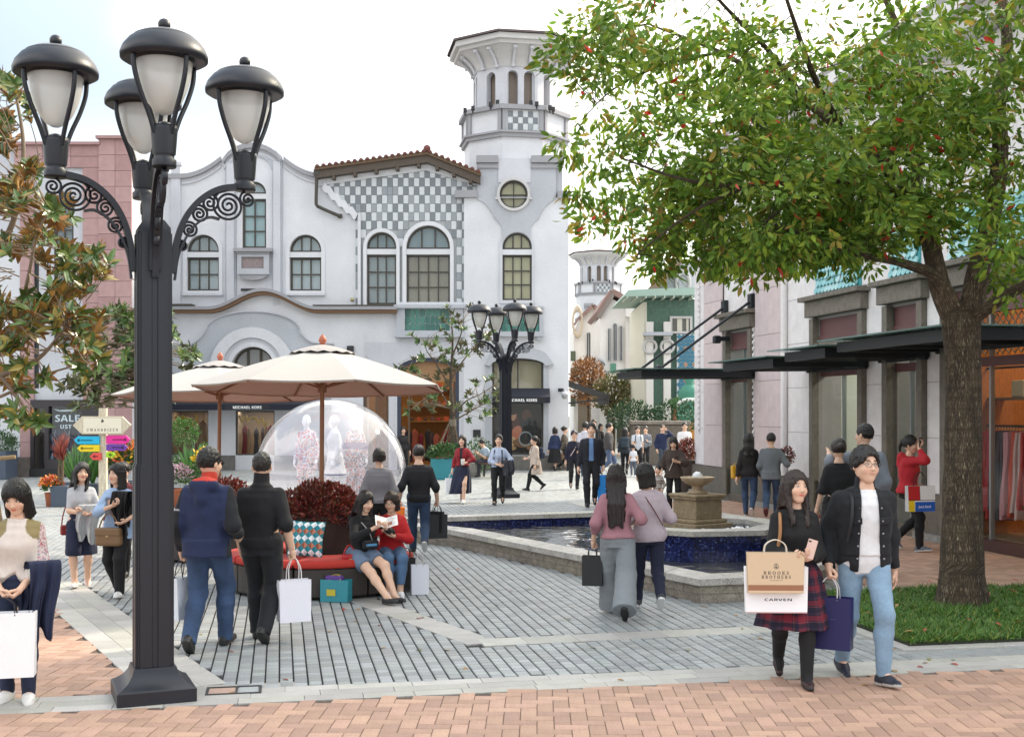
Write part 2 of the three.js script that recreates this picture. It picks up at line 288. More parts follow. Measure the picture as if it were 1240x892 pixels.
const M2 = {
shopPane: mat(0.92,0.95,0.95,{rough: 0.03,trans: 1,spec: 0.3}),
fartile: mat(0.30,0.19,0.16,{map: 'stone',rough: 0.8}),
pane: mat(0.9,0.94,0.95,{rough: 0.03,trans: 1,spec: 0.6}),cream: mat(0.72,0.58,0.34,{map: 'cloth'}),
teal: mat(0.05,0.26,0.20,{map: 'granite',rough: 0.3,rep: 3}),redtile: mat(0.17,0.055,0.045,{map: 'stone',rough: 0.75}),
tileD: mat(0.20,0.225,0.245,{map: 'stone',rough: 0.35,rep: 2}),tileM: mat(0.31,0.34,0.365,{map: 'stone',rough: 0.35,rep: 2}),tileW: mat(0.66,0.69,0.71,{map: 'stone',rough: 0.35,rep: 2}),grout: mat(0.36,0.37,0.38,{rough: 0.9}),
};
// a window in the plane z (outer face): frame, bars, a pane in each field; outline in metres
function gridWindow(parent,outline,z,cols,rows,opt = {}) {
outline = ccw(outline);const xs = outline.map(p => p[0]),ys = outline.map(p => p[1]),x0 = Math.min(...xs),x1 = Math.max(...xs),y0 = Math.min(...ys),y1 = Math.max(...ys),f = opt.f ?? 0.07,m = opt.m ?? 0.05,fm = opt.mat || M.frame;
const w = new THREE.Group();w.name = 'window';parent.add(w);
mesh('frame',ring(outline,f,z - 0.08,z),fm,w);
const inn = inset(outline,f * 0.98),top = (x) => {let best = -1e9;for (let i = 0;i < inn.length;i++) {const a = inn[i],b = inn[(i + 1) % inn.length];if ((a[0] - x) * (b[0] - x) <= 0 && Math.abs(a[0] - b[0]) > 1e-6) best = Math.max(best,a[1] + (b[1] - a[1]) * (x - a[0]) / (b[0] - a[0]));}return best;};
const bars = [],X = i => x0 + f + (x1 - x0 - 2 * f) * i / cols,Y = j => y0 + f + (y1 - y0 - 2 * f) * j / rows;
for (let i = 1;i < cols;i++) bars.push(span(X(i) - m / 2,X(i) + m / 2,y0 + f,Math.min(top(X(i)),y1 - f),z - 0.06,z - 0.012));
for (let j = 1;j < rows;j++) bars.push(span(x0 + f,x1 - f,Y(j) - m / 2,Y(j) + m / 2,z - 0.055,z - 0.016));
for (const b_ of bars) mesh('glazing_bar',b_,fm,w);
for (let i = 0;i < cols;i++) for (let j = 0;j < rows;j++) {
const a = X(i) + (i ? m / 2 : 0),b = X(i + 1) - (i < cols - 1 ? m / 2 : 0),c = Y(j) + (j ? m / 2 : 0);let pts;
if (j < rows - 1) {const d = Y(j + 1) - m / 2;pts = [[a,c],[b,c],[b,d],[a,d]];}else {const n = 6;pts = [[a,c],[b,c]];for (let k = 0;k <= n;k++) {const x = lerp(b - 1e-4,a + 1e-4,k / n);pts.push([x,Math.max(c + 0.01,Math.min(top(x),y1 - f))]);}}
mesh('pane',prism(pts,z - 0.042,z - 0.036),opt.blind === null ? M2.shopPane : M2.pane,w);
}
if (opt.blind !== null) mesh('blind',prism(inset(outline,0.01),z - 0.115,z - 0.11),opt.blind || blind[Math.floor(rnd() * 2)],w);
return w;
}
const mb = thing('white_building','long white stucco shop building with curved parapet and checkered tile gable','building',[0,0,-ZF]);
const tw = thing('octagon_tower','white tower with octagonal arcaded lantern and round window','tower',[0,0,-ZF]);
// window and opening outlines (px)
const sideWin = [[226,265],[350.5,389]].map(([a,b]) => ({x: [a,b],top: archPx(a,b,284,305),low: [[a,352],[a,311.5],[b,311.5],[b,352]]}));
const tallTop = archPx(293,322,219.5,234.5),tallLow = [[293,300],[293,240.5],[322,240.5],[322,300]];
const t1top = archPx(444,480,281,301.5),t1low = [[444,368.5],[444,308],[480,308],[480,368.5]];
const t2top = archPx(492,545,273,301.5),t2low = [[492,368.5],[492,308],[545,308],[545,368.5]];
const towTop = archPx(608.5,644,282,302.5),towLow = [[608.5,364],[608.5,309],[644,309],[644,364]];
const round = Array.from({length: 32},(_,i) => [622 + 17 * Math.cos(i / 16 * Math.PI),236.5 + 17 * Math.sin(i / 16 * Math.PI)]);
const lunette = [...archPx(281.5,333.5,420,478)],shopArch = archPx(481,556,433,569,0.42),towShop = archPx(596,658,434,551,0.18);
const shopL = [[204,551],[204,497],[253,497],[253,551]],shopM = [[285.5,551],[285.5,497],[333,497],[333,551]],shopR = [[440,569],[440,452],[471,452],[471,569]];
const H_ = l => cw(pxs(l));
{// --- walls ---
const par = [];// parapet outline along the top from left to right
const sweep = (x0,y0,x1,y1,n = 8) => Array.from({length: n + 1},(_,i) => {const t = i / n,s = t * t * (3 - 2 * t);return [lerp(x0,x1,t),lerp(y0,y1,s)];});
const concave = (x0,y0,x1,y1,n = 8,up = true) => Array.from({length: n + 1},(_,i) => {const t = i / n;return up ? [lerp(x0,x1,t),lerp(y0,y1,Math.pow(t,1.9))] : [lerp(x0,x1,t),lerp(y0,y1,1 - Math.pow(1 - t,1.9))];});
par.push([150,213],...concave(220,213,268,192),...arc(306,208,38,31,155,25,10).map(([x,y]) => [x,416 - y]),...concave(344,192,388,212,8,false));
const wall = pxs([[150,570],...par,[388,240],[436,262],[436,376],[150,376]]);
// upper left wall, with the two side windows and the tall one
const upper = pxs([[150,379],...par,[410,232],[437,262],[437,379]]);
mesh('upper_wall',prism(ccw(upper),-0.5,0,[...sideWin.flatMap(w => [H_(w.top),H_(w.low)]),H_(tallTop),H_(tallLow)]),M.white,mb);
// parapet coping in grey, following the curve
const cope = (pts,w,up,z0,z1) => {const a = pts.map(([x,y]) => [x,y - up]),b = pts.map(([x,y]) => [x,y - up + w]);return prism(ccw(pxs([...a,...b.reverse()])),z0,z1);};
const seg = (i,j) => par.slice(i,j);
mesh('coping',[cope(seg(0,10),5.5,2,-0.55,0.16),cope(seg(10,21),6,3,-0.55,0.2),cope(seg(21,30),5.5,2,-0.55,0.16)],M.trim,mb);
mesh('moulding',[cope(seg(1,10).map(([x,y]) => [x,y + 8]),2.2,0,0,0.07),cope(seg(10,21).map(([x,y]) => [x,y + 7]),3,0,0,0.08),cope(seg(21,30).map(([x,y]) => [x,y + 8]),2.2,0,0,0.07)],M.offwhite,mb);
mesh('parapet_pier',[span(fx(208),fx(219),fy(380),fy(201),0,0.12),span(fx(206),fx(221),fy(201),fy(197),-0.1,0.2)],M.offwhite,mb);
// middle bay: grey pilaster strips and recess
mesh('pilaster',prism(ccw(pxs([[273,366],[273,190],...arc(306,0,33,12,170,10,8).map(([x,y]) => [x,189 - y]),[342,190],[342,366]])),0,0.07,[cw(pxs([[286,366],[286,205],...arc(307.5,0,21,16,180,0,10).map(([x,y]) => [x,205 - y]),[330,205],[330,366]]))]),M.grey,mb);
mesh('pilaster',[span(fx(331.5),fx(340),fy(370),fy(196),0.07,0.13),span(fx(275),fx(284),fy(370),fy(198),0.07,0.13)],M.offwhite,mb);
for (const w of sideWin) {
const [a,b] = w.x,o = archPx(a - 4.5,b + 4.5,279,356);
mesh('window_surround',prism(ccw(pxs(o)),0,0.05,[H_(archPx(a,b,284,352))]),M.white,mb);
mesh('transom',span(fx(a),fx(b),fy(311.5),fy(305),-0.2,-0.02),M.white,mb);
gridWindow(mb,pxs(w.top),-0.14,3,1);gridWindow(mb,pxs(w.low),-0.14,3,2);
mesh('sill',span(fx(a - 5),fx(b + 5),fy(358),fy(355.5),0,0.12),M.offwhite,mb);
}
gridWindow(mb,pxs(tallTop),-0.12,1,1,{blind: blind[1]});gridWindow(mb,pxs(tallLow),-0.12,2,3,{blind: mat(0.50,0.62,0.62,{map: 'cloth'})});
// console box under the tall window with inset plaque
const c = new THREE.Group();c.name = 'window_console';mb.add(c);
mesh('shelf',[span(fx(285),fx(331),fy(306),fy(302),0.07,0.42),span(fx(288),fx(328),fy(308.5),fy(306),0.07,0.34)],M.trim,c);
mesh('box_front',prism(ccw(pxs([[289,333],[289,308.5],[327,308.5],[327,333]])),0.07,0.28,[cw(pxs([[294,326],[294,312],[321,312],[321,326]]))]),M.grey,c);
mesh('plaque',span(fx(294),fx(321),fy(326),fy(312),0.1,0.2),mat(0.42,0.34,0.34,{map: 'granite',rep: 3}),c);
mesh('corbel',prism(ccw(pxs([[290,333],...arc(308,0,17,7,180,360,8).map(([x,y]) => [x,333 - y]),[326,333]])),0.07,0.24),M.trim,c);
mesh('vent_slot',span(fx(292),fx(324),fy(352),fy(349.5),0,0.1),M.dark,mb);
// --- string course: flat, swelling over the entrance, brown below and grey above ---
const sc = [];for (let x = 150;x <= 482;x += 4) {const t = Math.abs(x - 321) / 66;sc.push([x,375.5 - 22 * (t < 1 ? 0.5 + 0.5 * Math.cos(Math.PI * t) : 0)]);}
const band = (o0,o1) => ccw(pxs([...sc.map(([x,y]) => [x,y + o0]),...sc.map(([x,y]) => [x,y + o1]).reverse()]));
mesh('string_course',prism(band(0.5,4.5),-0.1,0.42),mat(0.17,0.095,0.05,{rough: 0.7}),mb);
mesh('string_course_cap',prism(band(-3.2,0.5),-0.1,0.5),M.trim,mb);
for (const gu of [span(fx(205),fx(236),fy(372),fy(369),0,0.4),span(fx(380),fx(480),fy(372),fy(369.6),0.02,0.3)]) mesh('gutter',gu,M.frame,mb);
// --- lower wall: white, standing 0.25 m forward, all shop openings cut out ---
const low = ccw(pxs([[150,569],...sc.map(([x,y]) => [x,y + 4]),[482,379],[482,366],[562,366],[562,569]]));
const doorway = [...[471,481].map(x => x)];
mesh('lower_wall',prism(low,-0.35,0.12,[H_(lunette.map(([x,y]) => [x,Math.min(y,478)])),H_(shopL),H_(shopM),H_(shopR.map(([x,y]) => [x,Math.min(y,568.4)])),H_(shopArch.map(([x,y]) => [x,Math.min(y,568.4)]))]),M.white,mb);
// grey relief panels
const relief = [[150,470],[150,418],[229,418],...concave(229,418,250,402),[251,400],...arc(307.5,0,56,22,178,2,16).map(([x,y]) => [x,400 - y]),[363.5,402],...concave(363.5,402,384,416,8,false),[405,417],[405,470]];
mesh('relief_panel',prism(ccw(pxs(relief)),0.12,0.16,[H_(archPx(255.5,357.5,396.5,469))]),M.grey,mb);
mesh('relief_edge',prism(ccw(pxs([...relief.slice(1,-1).map(([x,y]) => [x,y - 1.6]),...relief.slice(1,-1).reverse()])),0.1,0.24),M.offwhite,mb);
mesh('arch_ring',prism(ccw(pxs(archPx(255.5,357.5,396.5,480))),0.12,0.28,[H_(archPx(271,343,409,480))]),M.white,mb);
mesh('arch_ring',prism(ccw(pxs(archPx(271,343,409,480))),0.12,0.2,[H_(archPx(276,338,414.5,480))]),M.offwhite,mb);
mesh('arch_ring',prism(ccw(pxs(archPx(276,338,414.5,480))),0.1,0.24,[H_(lunette)]),M.white,mb);
gridWindow(mb,pxs(archPx(281.5,333.5,420,478)),-0.05,3,1,{m: 0.09,f: 0.08,blind: mat(0.30,0.25,0.24,{map: 'cloth'}),mat: mat(0.07,0.06,0.045)});
const rel2 = [[446,569],[446,432],[443,432],[443,414],[478,415],[490,410],[562,405],[562,569]];
mesh('relief_panel',prism(ccw(pxs(rel2)),0.12,0.155,[H_(shopR.map(([x,y]) => [x === 440 ? 446.3 : x,Math.min(y,568.4)])),H_(archPx(479,558,431,568.4,0.42))]),M.offwhite,mb);
for (const pl_ of [span(fx(150),fx(204),fy(569),fy(551),0.12,0.2),span(fx(253),fx(285.5),fy(569),fy(551),0.12,0.2),span(fx(204),fx(253),fy(569),fy(551),-0.3,0.1),span(fx(285.5),fx(333),fy(569),fy(551),-0.3,0.1),span(fx(333),fx(440),fy(569),fy(551),0.12,0.2),span(fx(556.5),fx(562),fy(569),fy(553),0.16,0.2)]) mesh('plinth',pl_,mat(0.22,0.21,0.19,{map: 'granite'}),mb);
// square plaque and dome lamp
mesh('wall_plaque',span(fx(421),fx(429),fy(431),fy(419),0.16,0.24),M.dark,mb);
mesh('wall_bell',new THREE.SphereGeometry(0.07,12,8).translate(fx(426.5),fy(362.5),0.06),mat(0.4,0.36,0.2),mb);
}
{// --- tiled gable ---
const field = [[400,224],[408,222],[516,207.5],[581,227],[581,372],[436,372],[436,262]];
const holes = [H_(archPx(441,483,277.5,371)),H_(archPx(488.5,548.5,269,371))];
mesh('gable_wall',prism(ccw(pxs([[388,214],[388,226],[436,262],[436,378],[564,378],[564,246],[582,226],[582,212],[517,190]])),-0.5,-0.02,holes),M2.grout,mb);
const P = pxs(field),tiles = [],wpx = 6.45,hpx = 10.4;
const w = wpx / SF - 0.012,h = hpx / SF - 0.012,geos = new Map();
const cut = (x,y) => inPoly(x,y,P) && !inPoly(x,y,pxs(archPx(440,484,276.5,372))) && !inPoly(x,y,pxs(archPx(487.5,549.5,268,372)));
const inA = pxs(archPx(442,482,279,372)),inB = pxs(archPx(490,547,271,372)),tg = new THREE.BoxGeometry(w,h,0.03),solid = [[],[],[]];
for (let j = 0;j < 17;j++) for (let i = 0;i < 29;i++) {
const px = 398 + (i + 0.5) * wpx,py = 205 + (j + 0.5) * hpx,x = fx(px),y = fy(py);
const q = [[-.45,-.45],[.45,-.45],[.45,.45],[-.45,.45]].filter(([a,b]) => cut(x + a * w,y + b * h)).length;if (q < 1 || [[-.5,-.5],[.5,-.5],[.5,.5],[-.5,.5]].some(([a,b]) => inPoly(x + a * w,y + b * h,inA) || inPoly(x + a * w,y + b * h,inB))) continue;
const k = (i + j) % 2 ? (rnd() < 0.92 ? 2 : 1) : (rnd() < 0.55 ? 0 : 1);
tiles.push([x,y,k,q]);
}
tiles.forEach(([x,y,k],n) => {if (n < 300) {const m = mesh('wall_tile',tg,[M2.tileD,M2.tileM,M2.tileW][k],mb);m.position.set(x,y,0.0 + rr(-.004,.004));}else solid[k].push(new THREE.BoxGeometry(w,h,0.03).translate(x,y,0));});
solid.forEach((l,k) => {if (l.length) mesh('wall_tile_field',l,[M2.tileD,M2.tileM,M2.tileW][k],mb).userData.kind = 'stuff';});
// white scalloped trim on the left slope and edge strip
const tr = [];for (let i = 0;i <= 24;i++) {const t = i / 24;tr.push([lerp(394,434,t),lerp(220,258,Math.pow(t,0.85)) + 1.6 * Math.sin(t * 28)]);}
mesh('scalloped_trim',prism(ccw(pxs([...tr,...tr.map(([x,y]) => [x - 3.5,y + 8]).reverse()])),-0.02,0.16),M.white,mb);
mesh('edge_strip',span(fx(433.5),fx(437),fy(372),fy(258),0,0.12),M.white,mb);
mesh('gable_frieze',prism(ccw(pxs([[386,218],[386,226],[400,223],[516,206.5],[581,226.5],[581,219],[517,197]])),-0.02,0.08),M.white,mb);
for (const [o,inn,top,low,c] of [[archPx(440,484,276.5,371),archPx(444,480,281,371),t1top,t1low,3],[archPx(487.5,549.5,268,371),archPx(492,545,273,371),t2top,t2low,4]]) {
mesh('window_surround',prism(ccw(pxs(o)),-0.3,0.1,[H_(inn)]),M.white,mb);
mesh('transom',span(fx(low[0][0]),fx(low[2][0]),fy(308),fy(301.5),-0.25,0.03),M.white,mb);
gridWindow(mb,pxs(top),-0.1,3,1,{blind: mat(0.28,0.32,0.33)});gridWindow(mb,pxs(low),-0.1,c,3,{blind: c === 4 ? mat(0.36,0.29,0.21,{map: 'cloth'}) : mat(0.42,0.43,0.43,{map: 'cloth'})});
}
// roof: thick brown eaves, brackets, tiles seen on edge
const ev = [[384,205],[518,186],[582,212]],ev2 = ev.map(([x,y]) => [x,y + 13]);
mesh('eave',prism(ccw(pxs([...ev,...ev2.reverse()])),-0.6,0.38),M.eave,mb);
const mk = (pts,off,th,z0,z1) => prism(ccw(pxs([...pts.map(([x,y]) => [x,y - off]),...pts.slice().reverse().map(([x,y]) => [x,y - off + th])])),z0,z1);
mesh('roof_board',mk([[383,205],[518,186],[583,212]],0,4,0.38,0.46),M.brown,mb);
const rt = new THREE.Group();rt.name = 'tile_roof';mb.add(rt);const tg2 = [];
const along = (a,b,n) => {for (let i = 0;i < n;i++) {const t = (i + 0.5) / n,x = fx(lerp(a[0],b[0],t)),y = fy(lerp(a[1],b[1],t)),L = Math.hypot(fx(b[0]) - fx(a[0]),fy(b[1]) - fy(a[1])) / n,g = new THREE.CylinderGeometry(L * 0.62,L * 0.62,1.7,8,1,false,0,Math.PI).rotateZ(Math.PI / 2).rotateY(Math.PI / 2);const m = mesh('roof_tile',ridgeTile(L),M2.redtile,rt);m.position.set(x,y - 0.075,-0.03);m.rotation.z = Math.atan2(fy(b[1]) - fy(a[1]),fx(b[0]) - fx(a[0]));}};
const rtc = new Map();function ridgeTile(L) {const k = L.toFixed(3);if (!rtc.has(k)) rtc.set(k,norm(new THREE.CylinderGeometry(L * 0.36,L * 0.36,1.1,7,1,false,-Math.PI / 2,Math.PI).rotateX(-Math.PI / 2)));return rtc.get(k);}
along([383,203],[518,184],18);along([518,184],[583,210],9);
mesh('ridge_cap',new THREE.SphereGeometry(0.13,10,8).translate(fx(518),fy(183),0.42),M2.redtile,mb);
for (let i = 0;i < 8;i++) {const l = i < 5,t = l ? (i + 0.6) / 5 : (i - 5 + 0.6) / 3,x = l ? lerp(390,518,t) : lerp(518,578,t),y = l ? lerp(217,199,t) : lerp(199,223,t);mesh('eave_bracket',rbox(0.12,0.2,0.3,0.02,fx(x),fy(y + 1),0.22),M.eave,mb);}
mesh('downpipe',[tube([V(fx(385),fy(212),0.3),V(fx(384),fy(246),0.25)],0.06,6),tube([V(fx(384),fy(246),0.25),V(fx(384.5),fy(250),0.25),V(fx(388),fy(252),0.2),V(fx(412),fy(262.5),0.15)],0.06,12),rbox(0.16,0.14,0.14,0.02,fx(412),fy(262),0.1),rbox(0.2,0.22,0.2,0.02,fx(385),fy(211),0.3)],M.frame,mb);
// sill ledge and turquoise tile panel below
mesh('ledge',[span(fx(478),fx(566),fy(374),fy(369.8),-0.1,0.4),span(fx(481),fx(491),fy(408),fy(374),0.12,0.3),span(fx(545),fx(561),fy(408),fy(374),0.12,0.3),span(fx(479),fx(563),fy(409),fy(402),0.12,0.4),span(fx(491),fx(545),fy(402),fy(400.5),0.12,0.25)],M.grey,mb);
const pn = new THREE.Group();pn.name = 'tile_panel';mb.add(pn);const pg = rbox((545 - 491) / 9 / SF - 0.02,26 / 3 / SF - 0.02,0.06,0.012);
for (let i = 0;i < 9;i++) for (let j = 0;j < 3;j++) {const k = rr(0.7,1.25),m = mesh('glazed_tile',pg,[M2.teal,mat(0.035,0.2,0.16,{map: 'granite',rough: 0.3,rep: 3}),mat(0.08,0.31,0.24,{map: 'granite',rough: 0.3,rep: 3})][Math.floor(rnd() * 3)],pn);m.position.set(fx(491 + (i + 0.5) * 6),fy(374.5 + (j + 0.5) * 8.66),0.13);}
}
{// --- shop fronts on the white building ---
const shop = (x0,x1,y0,y1,depth,wallm) => {const g = new THREE.Group();g.name = 'shop_interior';mb.add(g);mesh('room',[span(fx(x0),fx(x1),fy(y1),fy(y0),-depth,-depth + 0.05),span(fx(x0) - 0.06,fx(x0),fy(y1),fy(y0),-depth,-0.36),span(fx(x1),fx(x1) + 0.06,fy(y1),fy(y0),-depth,-0.36),span(fx(x0),fx(x1),fy(y0),fy(y0) + 0.06,-depth,-0.36),span(fx(x0),fx(x1),fy(y1) - 0.02,fy(y1),-depth,-0.36)],wallm,g);return g;};
const sL = shop(200,258,495,569,2.2,mat(0.25,0.18,0.13)),sM = shop(280,440,495,569,2.2,mat(0.25,0.18,0.13)),sR = shop(441,562,425,569,5,mat(0.52,0.28,0.11,{map: 'wood'}));
for (const s of [shopL,shopM]) gridWindow(mb,pxs(s),0.0,1,1,{blind: null,f: 0.05});
gridWindow(mb,pxs(shopR.map(([x,y]) => [x,Math.min(y,567)])),0.0,2,2,{blind: null,f: 0.09,mat: mat(0.12,0.08,0.05)});
// SALE-like golden letters hung in the windows: blocky pieces
const gold = mat(0.62,0.33,0.02,{rough: 0.4}),gl = (list,dx) => list.forEach(([x,y,w,h,a],i) => mesh('window_letter',rbox(w / SF,h / SF,0.05,0.01).rotateZ(R(a)).translate(fx(x),fy(y),-0.25),gold,mb));
gl([[212,509,3,11,20],[216,508,3,12,-25],[221,510,3,12,15],[226,507,9,3,-20],[229,511,3,10,30],[235,508,3,12,-10],[218,514,8,3,10]]);
gl([[289,507,3,9,20],[293,507,3,10,-25],[297,507,3,9,20],[302,506,9,3,8],[309,508,3,8,30],[313,510,3,9,-25],[317,511,3,10,20],[320,513,3,9,-25],[306,507,5,3,-40]]);
// clothes and goods on show
const tones = [[0.3,0.03,0.05],[0.08,0.05,0.05],[0.35,0.2,0.1],[0.25,0.22,0.2],[0.04,0.04,0.05],[0.45,0.1,0.05],[0.15,0.08,0.1]];
const dress = (x,y0,y1,w,z,c,par) => {const h = fy(y0) - fy(y1),ww = w / SF / 2;mesh('displayed_garment',lathe([[0,0],[ww * 1.15,0],[ww * 1.0,h * .2],[ww * .75,h * .5],[ww,h * .78],[ww * .9,h * .88],[ww * .3,h * .96],[0,h]],10).scale(1,1,0.55).translate(fx(x),fy(y1),z),mat(...c,{map: 'cloth'}),par);};
dress(216,513,552,7,-1,tones[0],sL);dress(226,515,555,8,-0.9,[0.35,0.16,0.2],sL);dress(238,508,552,12,-0.8,tones[2],sL);dress(247,515,555,7,-1.2,tones[3],sL);
for (let i = 0;i < 7;i++) dress(289 + i * 6.5,518 + rr(-4,4),552,rr(5,8),rr(-1.5,-0.7),tones[Math.floor(rnd() * 7)],sM);
// handbag shop seen through the wide arch: shelves, bags, lit ceiling
for (const y of [468,490,512]) {mesh('shelf',span(fx(482),fx(556),fy(y),fy(y - 1.2),-4.9,-4.4),mat(0.45,0.3,0.15,{map: 'wood'}),sR);for (let i = 0;i < 8;i++) {const bx = 486 + i * 9 + rr(-1,1),s = rr(0.8,1.2);mesh('shelf_bag',[rbox(0.17 * s,0.13 * s,0.1,0.02,fx(bx),fy(y - 1.2) + 0.065 * s,-4.6),new THREE.TorusGeometry(0.05 * s,0.009,5,10,Math.PI).translate(fx(bx),fy(y - 1.2) + 0.13 * s,-4.6)],mat(...tones[Math.floor(rnd() * 7)],{rough: 0.5}),sR);}}
for (let i = 0;i < 11;i++) dress(482 + i * 7.2,523 + rr(-5,6),562,rr(6,10),rr(-3.2,-1.6),tones[[0,4,5,0,4,1,5,0][i % 8]],sR);
for (const [x,z] of [[500,-2.2],[536,-3.4]]) {
mesh('ceiling_light',rbox(1.1,0.05,0.5,0.01,fx(x),fy(427) - 0.1,z),mat(0.8,0.7,0.55,{emit: [2.0,1.45,0.85]}),sR);
const l = new THREE.RectAreaLight(new THREE.Color(1,0.72,0.42),9,1.0,0.45);l.position.set(fx(x),fy(427) - 0.14,z);l.rotation.x = -Math.PI / 2;sR.add(l);
}
{const l0 = mesh('ceiling_light',rbox(3,0.04,0.3,0.01,fx(330),fy(497) + 0.02,-1.2),mat(0.8,0.75,0.65,{emit: [1.5,1.25,0.95]}),sM);const l = new THREE.RectAreaLight(new THREE.Color(1,0.85,0.65),5,3,0.3);l.position.set(fx(330),fy(497) - 0.01,-1.2);l.rotation.x = -Math.PI / 2;sM.add(l);
mesh('ceiling_light',rbox(1.1,0.04,0.3,0.01,fx(228),fy(497) + 0.02,-1.2),mat(0.8,0.75,0.65,{emit: [1.5,1.25,0.95]}),sL);const l2 = new THREE.RectAreaLight(new THREE.Color(1,0.85,0.65),5,1.1,0.3);l2.position.set(fx(228),fy(497) - 0.01,-1.2);l2.rotation.x = -Math.PI / 2;sL.add(l2);}
// arched glazing over the bag shop
mesh('arch_frame',ring(pxs(archPx(481,556,433,569,0.42)),0.12,-0.2,0.05),mat(0.05,0.06,0.09),mb);
mesh('arch_blind',prism(ccw(pxs(archPx(484,553,436.5,462,0.42))),-0.14,-0.1),mat(0.36,0.20,0.10,{map: 'cloth'}),mb);
mesh('door_post',[span(fx(482),fx(485),fy(568),fy(462),-0.15,0),span(fx(494),fx(496),fy(568),fy(470),-0.15,0),span(fx(549),fx(553),fy(568),fy(462),-0.15,0)],mat(0.10,0.065,0.04),mb);
}
// awning with lettering: long one over the windows, small hipped one on the tower
function awning(parent,x0,x1,yt,yb,out,z,text,tx0,tx1,ty,ths) {
const a = fx(x0),b = fx(x1),t = fy(yt),m = fy(yb),v = 7 / SF;
const sl = prism([[z,t],[z + out,m],[z + out,m - v],[z + out - 0.03,m - v],[z + out - 0.03,m - 0.02],[z,t - 0.05]].map(p => p),0,b - a).rotateY(Math.PI / 2).scale(1,1,-1);
const g = prism(ccw([[z,t],[z + out,m],[z + out,m - v],[z + out - 0.03,m - v],[z + out - 0.03,m - 0.03],[z,t - 0.06]]),a,b);const p = g.attributes.position,q = [];
for (let i = 0;i < p.count;i++) {const [Z,y,x] = [p.getX(i),p.getY(i),p.getZ(i)];p.setXYZ(i,x,y,Z);}g.index = null;g.computeVertexNormals();
const w = new THREE.Group();w.name = 'awning';parent.add(w);mesh('canvas_slope',g,M.navy,w);
for (const x of [a,b]) {const s = prism(ccw([[z,t],[z + out,m],[z + out,m - v],[z,m - v]]),-0.01,0.01);const pp = s.attributes.position;for (let i = 0;i < pp.count;i++) {const [Z,y,X] = [pp.getX(i),pp.getY(i),pp.getZ(i)];pp.setXYZ(i,X + x,y,Z);}s.computeVertexNormals();mesh('side_flap',s,M.navy,w);}
const cw_ = 1024,chh = 128,sign = print(cw_,chh,(x,W_,H_) => {x.fillStyle = '#14161f';x.fillRect(0,0,W_,H_);x.fillStyle = '#f4f4f2';x.font = 'bold 92px sans-serif';x.textAlign = 'center';x.textBaseline = 'middle';x.fillText(text,W_ / 2,H_ / 2 + 4,W_ - 20);});
mesh('lettering',plane((tx1 - tx0) / SF,ths / SF,fx((tx0 + tx1) / 2),m - v / 2,z + out + 0.012),sign,w);
}
awning(mb,198,402,482,489.5,0.9,0.2,'MICHAEL KORS',281,334,493,6.4);
